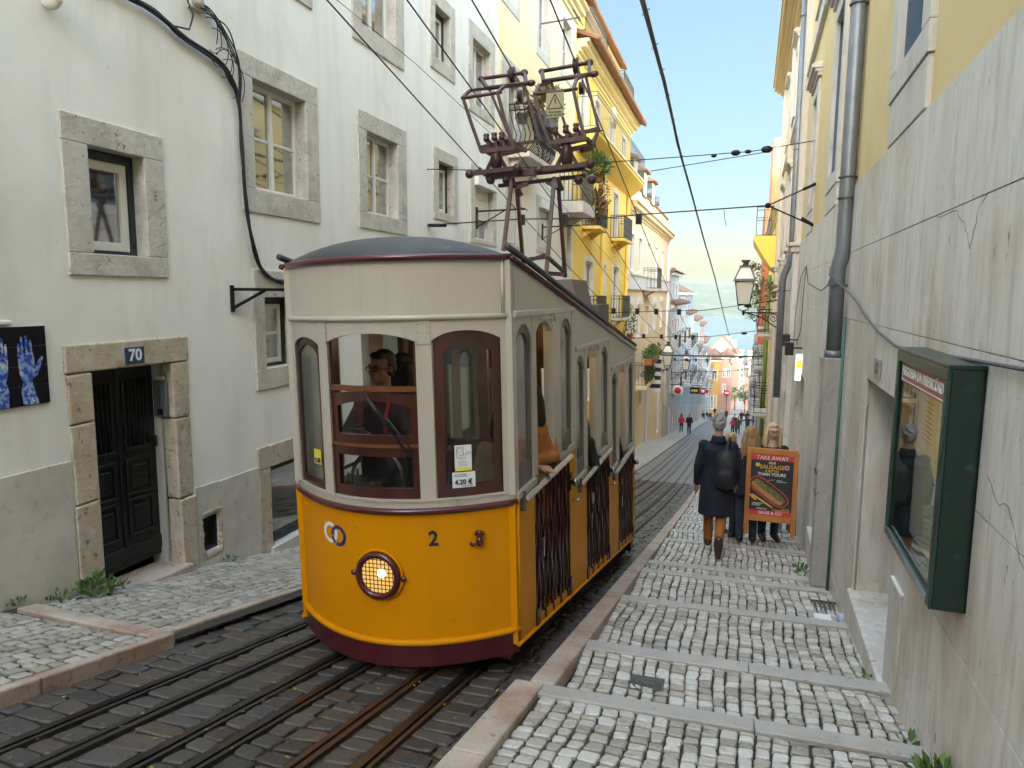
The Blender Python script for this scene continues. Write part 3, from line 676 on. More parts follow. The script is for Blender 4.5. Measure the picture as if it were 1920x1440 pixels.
# things fixed on the white house ------------------------------------------------
def cablerun(mb, pts, n, spread, r, rnd):
    for _ in range(n):
        off = [(rnd.uniform(-spread, spread), rnd.uniform(0, spread)) for p in pts]
        P = []
        for (u, z), (a, b) in zip(pts, off): P.append(Vector((u+a*.6, .03+b, z+a)))
        Q = []
        for j in range(len(P)-1):
            p0, p1, p2, p3 = P[max(j-1, 0)], P[j], P[j+1], P[min(j+2, len(P)-1)]
            for q in range(4):
                t = q/4; Q.append(.5*((2*p1)+(-p0+p2)*t+(2*p0-5*p1+4*p2-p3)*t*t+(-p0+3*p1-3*p2+p3)*t**3))
        Q.append(P[-1]); mb.tube(Q, r, 5)
rc = random.Random(3)
c = MB(WL)
main = [(4.2, 2.30), (4.72, 2.28), (5.02, 2.26), (5.25, 2.18), (5.70, 2.10), (5.88, 1.98), (5.98, 1.80), (6.01, 1.42), (6.03, .87), (6.12, .42), (6.28, .18), (6.62, .10), (7.4, .12), (9, .05)]
cablerun(c, main, 8, .022, .011, rc)
cablerun(c, [(5.36, 2.62), (5.46, 2.50), (5.63, 2.49), (5.83, 2.40), (5.98, 2.21), (5.99, 2.01), (6.0, 1.8)], 4, .035, .007, rc)
for k in range(7):
    a = rc.uniform(.05, .11); u, z = 5.53+.055*k, 2.45-.065*k; a0 = rc.uniform(1.5, 3.2); sp_ = rc.uniform(3, 5)
    c.tube([(u+a*1.1*cos(a0-sp_*q/16)+.006*q, .04+.05*sin(q*.2), z-.02+a*1.5*sin(a0-sp_*q/16)-.008*q) for q in range(17)], .0045, 5)
c.tube([(5.15, .04, 2.22), (5.32, .08, 2.24), (5.40, .06, 2.38), (5.36, .04, 2.5)], .008, 5)
top('cable_bundle', c, m_black, 'tangle of black cables drooping across the white house past the window surround', 'cables')
s = MB(WL); s.box(5.40, 5.56, .0, .05, 2.46, 2.6); s.ell((5.46, .06, 2.52), (.06, .05, .05), 8, 6); top('cable_clamp', s, m_sur, 'rusty lumpy clamp holding the cable tangle high on the white wall', 'clamp')
s = MB(WL); s.bar((5.82, .02, .02), (6.40, .25, .02), .03); s.bar((5.81, .02, -.16), (6.15, .13, .01), .026); s.box(5.79, 5.83, 0, .02, -.2, .06)
top('wall_bracket', s, m_iron, 'small dark iron arm bracket on white wall below the cable tangle', 'bracket')
for (u, z, lb) in ((12.63, 1.50, 'dark iron antenna bracket before the half closed roller shutter'), (17.3, 1.63, 'dark iron bracket before the shuttered window, behind the pantograph legs')):
    s = MB(WL); s.bar((u, 0, z), (u, .95, z+.02), .03); s.bar((u, .02, z-.28), (u, .55, z), .02); s.bar((u-.35, .9, z+.03), (u+.3, .9, z+.03), .016); s.box(u-.05, u+.05, 0, .02, z-.32, z+.08)
    top('antenna_bracket', s, m_iron, lb, 'bracket')
# tiled picture: two painted hands on twelve tiles
def hand_tiles():
    t = thing('tile_picture', 'tile picture of two blue and white patterned hands on black beside the old door', 'tile picture', WL(3.6, 0, -.8))
    b = MB(WL); u0, u1, z0, z1 = 2.9, 3.815, -.80, -.25; n, mrows = 5, 4
    for i in range(n):
        for j in range(mrows): b.box(u0+(u1-u0)*i/n+.0008, u0+(u1-u0)*(i+1)/n-.0008, 0, .016, z0+(z1-z0)*j/mrows+.0008, z0+(z1-z0)*(j+1)/mrows-.0008)
    b.build('tile', mat('black glazed tile', (.008, .008, .012), .25), t)
    hmz = mat('blue white glaze', (.25, .36, .62), .25, layers=[((.02, .07, .42), 26, .46, .52, .95), ((.70, .72, .75), 14, .55, .62, .85), ((.03, .05, .2), 60, .56, .6, .8)])
    def shape(mb, pts, c, lvl):
        mb.face([(u, .0165+lvl, z) for u, z in pts])
    for mir, cu in ((1, 3.655), (-1, 3.47)):
        h = MB(WL); f = lambda a, b: (cu+mir*a, b)
        pal = [(-.055, -.52), (-.06, -.44), (.052, -.43), (.065, -.50), (.055, -.58), (.035, -.63), (-.03, -.63), (-.05, -.58)]
        shape(h, [f(a, b) for a, b in pal], 0, 0)
        for k, (x, l, w) in enumerate(((-.047, .075, .018), (-.022, .118, .02), (.010, .125, .021), (.040, .095, .02))):
            shape(h, [f(x-w/2, -.44), f(x-w/2, -.44+l*.8), f(x-w*.3, -.44+l), f(x+w*.3, -.44+l), f(x+w/2, -.44+l*.8), f(x+w/2, -.44)], 0, .0003)
        shape(h, [f(.045, -.58), f(.085, -.50), f(.115, -.462), f(.13, -.468), f(.118, -.50), f(.075, -.60), f(.05, -.61)], 0, .0006)
        shape(h, [f(-.035, -.63), f(.035, -.63), f(.045, -.68), f(.075, -.795), f(-.04, -.795), f(-.05, -.7)], 0, .0006)
        h.build('painted_hand', hmz, t, fix=False)
hand_tiles()
s = MB(WL); s.box(3.2, 3.57, 0, .03, -.235, -.205); s.prism([(0, -.205), (.02, -.2), (0, -.18)], 0, 3.25, 3.53) if 0 else None; bevel(top('wall_plate', s, m_wht, 'little white plastic box on the wall above the tile picture', 'box'), .008)
# ================================================================== PALE YELLOW HOUSE WITH LIMESTONE BASE (+X side)
C = thing('limestone_house', 'pale yellow house on a tall streaked limestone base, with blue shutters and grey downpipes', 'house', WR(6, 0, zr(6)))
ZB = 1.07
holes = [(4.75, 6.2, -2.75, -.65), (8.6, 10.25, -3.5, -.81), (12.75, 14.6, -4.9, -1.40), (20.2, 21.4, -6.0, -2.4), (24.5, 25.6, -7, -3.2)]
# base in big slabs: wall sheet plus slab courses standing slightly proud with thin joints
wall(WR, -40, 30.3, zr(30)-.6, ZB, holes, .5, C, m_lime, name='stone_base', d0=.0)
s = MB(WR); rb = random.Random(8)
def slab_ok(a, b, c, d): return not any(a < h[1] and b > h[0] and c < h[3] and d > h[2] for h in holes)
rows = [1.068, .42, -.22, -.86, -1.5, -2.14, -2.78, -3.42, -4.06, -4.7, -5.3]
for zt, zb_ in zip(rows, rows[1:]):
    u = -2-rb.uniform(0, 1.5)
    while u < 20:
        w = rb.uniform(1.3, 2.4); a, b = u+.0035, u+w-.0035; pieces = [(a, b)]
        for h in holes:
            if zb_ < h[3] and zt > h[2]:
                np_ = []
                for p, q in pieces:
                    if q <= h[0] or p >= h[1]: np_.append((p, q)); continue
                    if p < h[0]-.03: np_.append((p, h[0]-.0))
                    if q > h[1]+.03: np_.append((h[1]+.0, q))
                pieces = np_
        for p, q in pieces:
            lo = zb_
            if p < 14 and zt < zr(p)-.3: continue
            s.box(p, q, -.02, .011+rb.uniform(-.0012, .0012), zb_+.0035, zt-.0035)
        u += w
s.build('stone_slab', m_lime, C)
# cracks and chipped joints in the limestone
s = MB(WR)
for P_ in ([(4.3, .42), (3.9, .40), (3.75, .33), (3.62, .22), (3.55, .36), (3.4, .43)], [(3.1, -.70), (2.95, -.76), (2.85, -.74), (2.7, -.88), (2.5, -.95)]):
    Q_ = []
    for (a, c), (b_, d) in zip(P_, P_[1:]):
        for k in range(4): t_ = k/4; Q_.append((a+(b_-a)*t_+R.uniform(-.012, .012), .0115, c+(d-c)*t_+R.uniform(-.012, .012)))
    s.tube(Q_, [R.uniform(.0006, .0028) for _ in Q_], 5); s.cut()
s.build('crack', mat('crack dirt', (.17, .145, .12), .9), C)
# lintels over the openings where a course was cut away
s = MB(WR)
for h in holes[:3]:
    zt = min(r for r in rows if r >= h[3]); s.box(h[0], h[1], -.02, .0095, h[3], zt-.0015); s.cut()
s.build('lintel', m_lime, C)
# plastered upper wall
UW = [(4.97, 5.78, 1.56, 3.6), (9.62, 10.55, 1.52, 3.52), (13.35, 14.12, 1.62, 3.35), (17.9, 18.7, 1.6, 3.3), (21.9, 22.7, 1.6, 3.3), (26, 26.8, 1.6, 3.3),
      (4.97, 5.78, 5.2, 6.75), (9.62, 10.55, 5.0, 6.75), (13.35, 14.12, 4.9, 6.75), (17.9, 18.7, 4.9, 6.75), (21.9, 22.7, 4.9, 6.75), (26, 26.8, 4.9, 6.75), (.2, 1.1, 1.56, 3.6)]
wall(WR, -40, 30.3, ZB+.0005, 7.5, [(a-.2, b+.2, c-.16, d+.16) for a, b, c, d in UW], .3, C, m_ryel, d0=-.012)
for n_, (a, b, c, d) in enumerate(UW):
    w = MB(WR); ring(w, a, b, c, d, .22, .22, .18, .2, -.26, .03)
    if c < 2: w.box(a-.2, b+.2, -.05, .018, ZB+.003, c-.182)                                # apron panel
    w.box(a-.28, b+.28, -.05, .07, c-.045, c-.002) if c > 4 else None
    if n_ not in (0, 12):
        zc = d+.22
        for k, (pr, hh) in enumerate(((.06, .06), (.10, .05), (.15, .07), (.12, .03))): w.box(a-.26-pr*.4, b+.26+pr*.4, -.05, pr, zc, zc+hh); zc += hh+.0005
    wo = bevel(w.build('window', m_lime2, C), .008, 2)
    f = MB(WR)
    f.box(a, a+.09, -.25, -.14, c, d); f.box(b-.09, b, -.25, -.14, c, d); f.box(a+.09, b-.09, -.25, -.14, d-.09, d); f.box(a+.09, b-.09, -.25, -.14, c, c+.08)
    f.box((a+b)/2-.05, (a+b)/2+.05, -.24, -.15, c+.08, d-.09); f.box(a+.09, b-.09, -.24, -.16, c+(d-c)*.72, c+(d-c)*.72+.06)
    bevel(f.build('frame', m_blue, wo), .01, 2)
    g = MB(WR); g.box(a+.05, b-.05, -.21, -.2, c+.05, d-.05); g.build('pane', m_pane, wo)
    f = MB(WR); f.box(a+.0, a+.035, -.14, -.02, c+.01, d-.01); f.cut(); f.box(b-.035, b, -.14, -.02, c+.01, d-.01); f.build('shutter', m_blue, wo)
# cornice along the top and a string course
s = MB(WR); zc = 7.5
for pr, hh in ((.12, .12), (.2, .1), (.34, .1), (.45, .16), (.5, .06)): s.box(-40, 30.3+pr*.5, -.3, pr, zc, zc+hh); zc += hh+.0005
s.build('cornice', mat('warm cornice stone', (.60, .48, .28), .7, layers=[((.5, .38, .2), 3, .45, .7, .5)]), C)
s = MB(WR); s.box(-8, 30.3, -.05, .06, 4.42, 4.56); s.build('string_course', m_lime2, C)
# pilasters at the lower end
s = MB(WR)
for a, b in ((16.2, 16.7), (18.2, 19.0), (22.8, 23.5), (28.9, 30.3)):
    s.box(a, b, -.05, .12, zr(b)-.2, .9); s.box(a-.05, b+.05, -.05, .17, .9005, 1.02); s.box(a-.1, b+.1, -.05, .22, 1.0205, 1.1); s.box(a, b, -.05, .10, 1.1005, 7.49); s.cut()
bevel(s.build('pilaster', m_lime2, C), .012)
# doors in the base
for k, (a, b, c, d) in enumerate(holes[:3]):
    s = MB(WR); s.box(a+.02, b-.02, -.36, -.31, c, d-.01); do = s.build('door', m_dkframe if k != 2 else m_slot, C)
    if k == 2: do['label'] = 'dark open shop doorway'
    f = MB(WR); f.box(a+.02, a+.10, -.31, -.27, c, d-.01); f.box(b-.10, b-.02, -.31, -.27, c, d-.01); f.box(a+.1, b-.1, -.31, -.27, d-.12, d-.01); f.build('frame', m_dkframe, do)
    f = MB(WR)
    if k != 2: f.tube([(a+.14, -.26, (c+d)/2-.1), (a+.14, -.24, (c+d)/2+.05)], .012, 6); f.build('handle', m_steel, do)
    zt = -2.41 if k == 0 else (-3.16 if k == 1 else zp(13.5)+.06)
    f = MB(WR); f.box(a-.06, b+.04, -.5, .045, zt-.7, zt); bevel(f.build('doorstep', m_lime, C), .015)
# hatch below the notice case
s = MB(WR); s.box(4.36, 4.62, 0, .022, -2.12, -1.70); ho = bevel(s.build('hatch', m_lime2, C), .004)
s = MB(WR); s.box(4.34, 4.64, 0, .03, -1.70, -1.685); s.build('hatch_rim', m_wht, ho)
# house number plate
s = MB(WR); s.box(5.58, 5.84, .011, .022, -.60, -.455); po = bevel(s.build('number_plate', mat('old plate', (.30, .29, .27), .5), C), .004)
text('17', .12, mat('plate grey', (.09, .09, .1), .5), po, WR(5.71, .0235, -.527), (-.017, -1, 0), (0, 0, 1), bold=.002)
s = MB(WR); s.box(9.5, 9.75, .011, .024, -.70, -.52); bevel(s.build('enamel_plate', m_lime2, C), .004)
# ---- downpipes
def pipe(label, segs, r, straps, extra=None):
    s = MB(WR); s.tube(segs, r, 14); o = top('downpipe', s, m_grey, label, 'drainpipe', 'grey downpipes on the limestone house')
    for u, d, z in straps:
        q = MB(WR); q.tube([(u+(r+.008)*cos(a), d+(r+.008)*sin(a), z) for a in [2*pi*k/16 for k in range(16)]], .009, 4, close=True); q.box(u-.012, u+.012, 0, d, z-.012, z+.012); q.build('strap', m_iron2, o)
    if extra: extra(o)
def ex1(o):
    q = MB(WR); q.box(7.70, 7.90, .01, .19, zr(7.8)+.15, -.62); bevel(q.build('boxed_casing', mat('grey casing', (.33, .315, .29), .7, layers=[((.24, .22, .19), 6, .45, .7, .7, (1, 1, .3)), ((.42, .40, .37), 9, .55, .7, .5)], bump=.4, bscale=20), o), .012)
    q = MB(WR); q.tube([(7.80, .10, -.62), (7.8, .10, -.55)], .088, 14); q.build('collar', m_grey, o)
    q = MB(WR); q.box(7.71, 7.89, .19, .205, -1.82, -1.79); q.tube([(7.69, .16, -2.0), (7.66, .20, -2.03), (7.72, .21, -1.98), (7.9, .2, -2.02)], .006, 5); q.build('wire_tie', m_iron2, o)
pipe('thick grey zinc drainpipe with an elbow, before the blue shuttered window', [(7.8, .07, 7.6), (7.8, .07, .5), (7.8, .075, .42), (7.82, .10, .30), (7.82, .105, .2), (7.8, .10, -.6)], .072, [(7.8, .07, 5.2), (7.8, .07, 2.75), (7.8, .07, 1.15), (7.8, .07, .95), (7.8, .1, .1)], ex1)
pipe('thinner grey drainpipe with elbow, further down by the two black floodlights', [(17.4, .10, 7.6), (17.4, .1, 1.0), (17.45, .12, .75), (17.45, .24, .45), (17.45, .26, .3), (17.4, .26, -2.35)], .075, [(17.4, .1, 6), (17.4, .1, 3.2), (17.45, .26, .1), (17.4, .26, -.9)])
# thin blue-green pipe
s = MB(WR); s.tube([(7.55, .04, -.2), (7.55, .04, -1.6), (7.57, .04, zr(7.5)+.1)], .014, 6); top('thin_pipe', s, mat('green pipe', (.04, .12, .09), .5), 'thin green pipe on the limestone next to the boxed drainpipe foot', 'pipe')
# ---- cable drooping along the limestone
s = MB(WR); P = [(8.3, .13, .30), (7.8, .18, .2), (7.4, .06, .05), (6.9, .03, -.06), (6.37, .03, -.16), (5.7, .03, -.26), (5.0, .03, -.315), (4.3, .03, -.30), (3.76, .03, -.275), (2.88, .03, -.245), (1.5, .03, -.2)]
s.tube(P, .0085, 6); s.tube([(8.3, .1, .3), (9.2, .06, .12), (10.2, .05, .06), (11.3, .05, .12), (12.6, .05, .2), (13.2, .05, .5)], .008, 6)
s.tube([(13.2, .05, .5), (13.4, .06, 0), (13.5, .06, -.6), (13.9, .1, -.9)], .007, 5); s.tube([(13.2, .05, .5), (14.5, .05, .35), (15.4, .06, -.4), (15.4, .06, -1.0)], .007, 5)
top('wall_cable', s, mat('grey cable', (.10, .10, .11), .6), 'grey cable sagging along the limestone wall from the drainpipe elbow', 'cable')
# ---- glazed notice case
def notice_case():
    u0, u1, z0, z1, p = 3.22, 4.27, -1.30, -.29, .135
    t = thing('notice_case', 'dark green glazed notice case with faded red header on the limestone wall', 'notice board', WR(3.7, 0, -1.2))
    s = MB(WR); s.box(u0, u0+.02, .011, p, z0, z1); s.box(u1-.02, u1, .011, p, z0, z1); s.box(u0, u1, .011, .03, z0, z1); s.box(u0+.02, u1-.02, .03, p, z0, z0+.02); s.box(u0-.006, u1+.006, .011, p+.012, z1, z1+.02)
    mg = mat('dark green paint', (.010, .024, .019), .3, layers=[((.02, .10, .06), 9, .62, .68, .6), ((.5, .48, .44), 7, .74, .76, .8)], bump=.05, bscale=20)
    bevel(s.build('case_body', mg, t), .005)
    s = MB(WR); ring(s, u0+.05, u1-.05, z0+.05, z1-.05, .05, .05, .05, .05, p, p+.014)
    bevel(s.build('case_frame', mat('green frame', (.03, .06, .048), .35, .3), t), .004)
    s = MB(WR); s.box(u0+.04, u1-.04, p+.006, p+.02, z0+.01, z0+.045); s.build('frame_rail', mat('bright aluminium', (.5, .53, .55), .25, .9), t)
    s = MB(WR); s.box(u0+.04, u1-.04, .031, .035, z0+.03, z1-.03); bo = s.build('back_board', mat('pin board', (.66, .60, .46), .8), t)
    s = MB(WR); hb = (u0+.05, u1-.05, z1-.155, z1-.045); s.box(hb[0], hb[1], p-.02, p-.006, hb[2], hb[3]); ho = s.build('header', mat('faded red header', (.33, .13, .11), .5), t)
    s = MB(WR); ring(s, hb[0]+.012, hb[1]-.012, hb[2]+.012, hb[3]-.012, .005, .005, .005, .005, p-.006, p-.0045); s.build('header_border', m_wht, ho)
    text('FREGUESIA DA MISERICÓRDIA', .068, m_wht, ho, WR((u0+u1)/2, p-.0045, z1-.10), (-.017, -1, 0), (0, 0, 1), bold=.0012)
    pm = {'w': mat('white sheet', (.70, .71, .70), .6), 'y': mat('yellow sheet', (.68, .58, .04), .6), 'g': mat('pale blue sheet', (.46, .53, .55), .6), 'o': mat('brick sheet', (.5, .24, .13), .6)}
    ink = mat('ink', (.05, .06, .10), .6)
    for nm, (a, b, c, d) in (('w', (3.86, 4.14, -.78, -.48)), ('g', (3.62, 3.84, -1.06, -.74)), ('y', (3.32, 3.56, -1.16, -.72)), ('o', (3.30, 3.46, -.70, -.48)), ('w', (3.52, 3.80, -.72, -.48))):
        q = MB(WR); q.box(a, b, .036, .038, c, d); po = q.build('notice_sheet', pm[nm], t)
        q = MB(WR); n = 9
        for k in range(n):
            zz = d-.05-(d-c-.08)*k/n; q.box(a+.02, b-.02-R.uniform(0, .08), .0381, .0386, zz-.004, zz+.002)
        q.build('printed_line', ink, po)
    s = MB(WR); s.box(u0+.04, u1-.04, p-.004, p-.001, z0+.04, z1-.155); s.build('case_glass', glass('case glass', (.96, .98, .97), .02, .015), t)
notice_case()
# ---- lamps, sign and boxes by the shop door
for k, (u, z) in enumerate(((14.9, -.86), (13.55, -.93))):
    s = MB(WR); s.box(u-.10, u+.10, .16, .30, z-.13, z+.10); s.bar((u, .0, z), (u, .18, z), .03); o = bevel(top('floodlight', s, m_black, ('square black floodlight on the wall beside the thin drainpipe', 'square black floodlight directly over the lit shop sign')[k], 'floodlight', 'black floodlights over the shop door'), .01)
s = MB(WR); s.box(13.45, 13.6, .02, .11, -1.50, -1.04); o = top('shop_sign', s, mat('lit white sign', (.8, .8, .75), .4, emit=((1, .98, .9),   .12)), 'small white and yellow lightbox sign over the shop door', 'sign')
s = MB(WR); s.box(13.44, 13.449, .02, .11, -1.26, -1.14); s.build('yellow_band', mat('sign yellow', (.8, .62, .02), .4, emit=((1, .8, .05), .1)), o)
s = MB(WR); s.box(16.3, 16.55, .12, .2, -2.05, -1.5); bevel(top('meter_box', s, m_lime2, 'small grey utility box on the pilaster below the bracket lamp', 'box'), .01)
# weeds at the foot of the walls
for k, (u, d, r, n, sz, lb) in enumerate(((2.62, .12, (.09, .15, .11), 150, .075, 'big leafy weed at the wall foot under the notice case, nearest the camera'), (3.15, .08, (.06, .11, .08), 90, .065, 'leafy weed between wall and cobbles just past the biggest weed'), (3.75, .06, (.05, .06, .05), 24, .05, 'small weed below the grey hatch by the doorstep'),
        (4.9, .06, (.03, .05, .04), 14, .04, 'tiny weed against the doorstep of house 17'), (8.35, .10, (.05, .09, .05), 26, .045, 'weed by the foot of the boxed drainpipe'), (8.9, .2, (.07, .1, .06), 40, .05, 'weed growing before the second doorstep'))):
    q = WR(u, d, 0); f = MB(); leaves(f, (q[0], q[1], zp(q[1])+r[2]*.7), r, n, sz, up=.8, long=1.2); top('weed', f, m_leaf, lb, 'weed', 'weeds along the limestone wall', fix=False)
for u, d, r, n, sz, lb in ((3.98, .12, (.10, .12, .09), 110, .055, 'bushy green weed at the threshold side of door 70'), (3.72, .08, (.07, .1, .04), 46, .04, 'low weed left of the bushy weed near door 70'), (3.42, .06, (.05, .06, .03), 22, .035, 'small weed where the step stone meets the white house'), (5.55, .06, (.06, .08, .04), 30, .04, 'weed under the broken vent hole'), (7.1, .1, (.1, .2, .06), 50, .05, 'weed at the shop sill behind the tram front'), (4.15, .16, (.06, .06, .05), 30, .045, 'bluish weed against the doorstep of number 70')):
    q = WL(u, d, 0); f = MB(); leaves(f, (q[0], q[1], zl(q[1])+r[2]*.7), r, n, sz, up=.8); top('weed', f, m_leaf, lb.replace(' left of', ' next to'), 'weed', 'weeds along the white house', fix=False)
# drain covers and litter on the stepped pavement
def onstep(x, y): return zp(y)
c = MB(); cx, cy = -.42, 4.05; c.lathe((cx, cy, zp(cy)), [(.085, -.02), (.085, .006), (.072, .006), (.07, .002), (.05, .002), (.048, .006), (.03, .006), (.028, .002), (.001, .002)], 22); c.box(cx-.10, cx+.10, cy-.10, cy+.10, zp(cy)-.03, zp(cy)+.0015)
top('drain_cover', c, m_iron2, 'small round iron cover in a square frame set in the cobbles', 'drain cover')
c = MB(); cx, cy = .98, 6.9
for k in range(8): c.box(cx-.16+.04*k, cx-.145+.04*k, cy-.16, cy+.16, zp(cy)-.01, zp(cy)+.008)
c.box(cx-.18, cx+.16, cy-.18, cy-.165, zp(cy)-.01, zp(cy)+.008); c.box(cx-.18, cx+.16, cy+.165, cy+.18, zp(cy)-.01, zp(cy)+.008); top('floor_grate', c, m_iron2, 'square iron grate at the wall foot by the boxed drainpipe', 'grate')
c = MB(); c.ell((1.0, 6.55, zp(6.55)+.035), (.05, .055, .04), 9, 7); c.v = [(x+R.uniform(-.012, .012), y+R.uniform(-.012, .012), z+R.uniform(-.01, .01)) for x, y, z in c.v]; top('crumpled_bag', c, mat('bluish plastic', (.4, .45, .6), .2), 'crumpled bluish plastic bag lying by the iron grate', 'litter')
c = MB(); c.box(.78, .92, 6.55, 6.68, zp(6.6)+.0, zp(6.6)+.008); top('paper_scrap', c, m_wht, 'white paper scrap on the cobbles beside the grate', 'litter')
# bracket lantern
def lantern(name_loc, side, arm, sc, label, group, pane_m):
    fn = WR if side > 0 else WL; u, z = name_loc
    t = thing('street_lamp', label, 'street lamp', fn(u, 0, z), group)
    b = MB(fn); b.bar((u, 0, z), (u, arm, z), .035*sc); b.bar((u, .015, z-.5*sc), (u, .015, z+.25*sc), .03*sc)
    b.tube([(u, .02, z-.45*sc), (u, arm*.25, z-.33*sc), (u, arm*.5, z-.14*sc), (u, arm*.75, z-.05*sc), (u, arm*.9, z-.02)], .018*sc, 6)
    for cx, r0, r1 in ((arm*.72, .10*sc, .02*sc), (arm*.25, .13*sc, .03*sc), (arm*.45, .09*sc, .02*sc)):
        b.tube([(u, cx+(r0+(r1-r0)*k/16)*cos(k*.62), z-.14*sc+(r0+(r1-r0)*k/16)*sin(k*.62)) for k in range(17)], .011*sc, 5)
    b.build('bracket', m_iron, t)
    L = arm; zb = z+.22*sc; h = .62*sc; w0, w1 = .15*sc, .24*sc
    q = MB(fn)
    for a in (-1, 1):
        for c_ in (-1, 1): q.tube([(u+a*w0, L+c_*w0, zb), (u+a*w1, L+c_*w1, zb+h)], .014*sc, 5)
    for ww, zz in ((w0, zb), (w1, zb+h)):
        for a, c_, a2, c2 in ((-1, -1, 1, -1), (1, -1, 1, 1), (1, 1, -1, 1), (-1, 1, -1, -1)): q.tube([(u+a*ww, L+c_*ww, zz), (u+a2*ww, L+c2*ww, zz)], .017*sc, 5)
    for a, c_ in ((-1, -1), (1, 1), (1, -1), (-1, 1)): q.tube([(u, L, z+.02), (u+a*w0*.9, L+c_*w0*.9, z+.1*sc), (u+a*w0, L+c_*w0, zb)], .012*sc, 5)
    q.ell((u, L, z), (.04*sc, .04*sc, .08*sc), 8, 6); q.build('lantern_frame', m_iron, t)
    q = MB(fn); w2 = .30*sc; zt = zb+h
    q.hexa([(u-w2, L-w2, zt), (u+w2, L-w2, zt), (u+w2, L+w2, zt), (u-w2, L+w2, zt), (u-.27*sc, L-.27*sc, zt+.06*sc), (u+.27*sc, L-.27*sc, zt+.06*sc), (u+.27*sc, L+.27*sc, zt+.06*sc), (u-.27*sc, L+.27*sc, zt+.06*sc)])
    for a, c_ in ((-1, -1), (1, 1), (1, -1), (-1, 1)): q.tube([(u+a*.25*sc, L+c_*.25*sc, zt+.06*sc), (u+a*.13*sc, L+c_*.13*sc, zt+.36*sc)], .016*sc, 5)
    q.box(u-.15*sc, u+.15*sc, L-.15*sc, L+.15*sc, zt+.36*sc, zt+.41*sc); q.lathe(fn(u, L, zt+.41*sc), [(.10*sc, 0), (.06*sc, .06*sc), (.07*sc, .10*sc), (.12*sc, .13*sc), (.12*sc, .16*sc), (.02*sc, .18*sc)], 12) if 0 else None
    q.tube([(u, L, zt+.41*sc), (u, L, zt+.47*sc), (u, L, zt+.50*sc), (u, L, zt+.53*sc), (u, L, zt+.56*sc)], [.10*sc, .06*sc, .08*sc, .13*sc, .11*sc], 12)
    q.build('lantern_cap', m_iron2, t)
    q = MB(fn); w0 *= .97; w1 *= .97
    q.hexa([(u-w0, L-w0, zb), (u+w0, L-w0, zb), (u+w0, L+w0, zb), (u-w0, L+w0, zb), (u-w1, L-w1, zb+h), (u+w1, L-w1, zb+h), (u+w1, L+w1, zb+h), (u-w1, L+w1, zb+h)])
    q.hexa([(u-.25*sc, L-.25*sc, zt+.061*sc), (u+.25*sc, L-.25*sc, zt+.061*sc), (u+.25*sc, L+.25*sc, zt+.061*sc), (u-.25*sc, L+.25*sc, zt+.061*sc), (u-.13*sc, L-.13*sc, zt+.359*sc), (u+.13*sc, L-.13*sc, zt+.359*sc), (u+.13*sc, L+.13*sc, zt+.359*sc), (u-.13*sc, L+.13*sc, zt+.359*sc)])
    q.build('lantern_glass', pane_m, t)
m_lglass = mat('frosted lantern glass', (.62, .62, .55), .3)
lantern((22.2, -.52), 1, 1.12, 1.1, 'old iron street lantern on a scrolled bracket against the river view', 'bracket street lanterns', m_lglass)
# ================================================================== TRAM (funicular car), built upright, then tilted 1.7 degrees as it stands
TX, TW = -1.97, .77                       # centre line, half width
XR, XS = TX+TW, TX-TW
T = thing('tram', 'yellow and cream funicular tram numbered 2 descending the cobbled street', 'tram', (TX, 6.6, -2.4))
m_ty = mat('tram yellow', (.63, .245, .001), .46, layers=[((.53, .20, .002), 1.6, .45, .7, .5), ((.34, .13, .01), 16, .66, .74, .5), ((.52, .215, .008), 3, .55, .75, .5, (1, 1, .15))], spec=.12, bump=.06, bscale=9)
m_tc = mat('tram cream', (.45, .41, .34), .38, layers=[((.38, .345, .285), 2.2, .48, .72, .5, (1.5, 1.5, .2)), ((.31, .29, .235), 10, .58, .72, .5, (1, 1, .12)), ((.2, .18, .15), 45, .69, .75, .35)], coat=.2, bump=.06, bscale=14)
m_tm = mat('tram maroon', (.075, .010, .016), .3, coat=.4, layers=[((.05, .012, .014), 6, .5, .7, .6)])
m_wood = mat('varnished mahogany', (.040, .009, .005), .28, layers=[((.075, .018, .008), 6, .45, .65, .8, (1, 1, .1)), ((.03, .008, .006), 20, .5, .7, .5, (1, 1, .1))], coat=.5)
m_gwood = mat('grey worn window timber', (.16, .135, .115), .5, layers=[((.10, .085, .075), 9, .45, .65, .7, (1, 1, .1))])
m_roof = mat('roof canvas', (.045, .047, .05), .6, layers=[((.06, .065, .07), 3, .45, .7, .6, (1, .3, 1)), ((.13, .13, .13), 9, .6, .72, .4)], bump=.08, bscale=18)
m_chrome = mat('bare aluminium', (.34, .35, .37), .2, .95, layers=[((.22, .23, .24), 9, .45, .7, .6)])
m_tg = glass('tram glass', (.86, .89, .88), .045, .02)
m_tg2 = glass('dusty tram glass', (.72, .74, .72), .10, .12, .22, (.36, .36, .34))
m_inwood = mat('interior wood', (.16, .07, .025), .4, layers=[((.09, .035, .012), 5, .45, .65, .7, (1, 1, .12))], coat=.2)
m_dark = mat('underframe black', (.012, .011, .010), .7)
def arcy(x): t = (x-TX)/TW; return 3.65+.38*t*t
def FR(x, o, z):                                     # front end: o = distance outwards along -Y from the bowed front
    return (x, arcy(x)-o, z)
def fbox(mb, x0, x1, o0, o1, z0, z1, n=None):
    n = n or max(2, int(abs(x1-x0)/.06)); rs = []
    for k in range(n+1):
        x = x0+(x1-x0)*k/n; rs.append([FR(x, o0, z0), FR(x, o1, z0), FR(x, o1, z1), FR(x, o0, z1)])
    mb.rings(rs); return mb
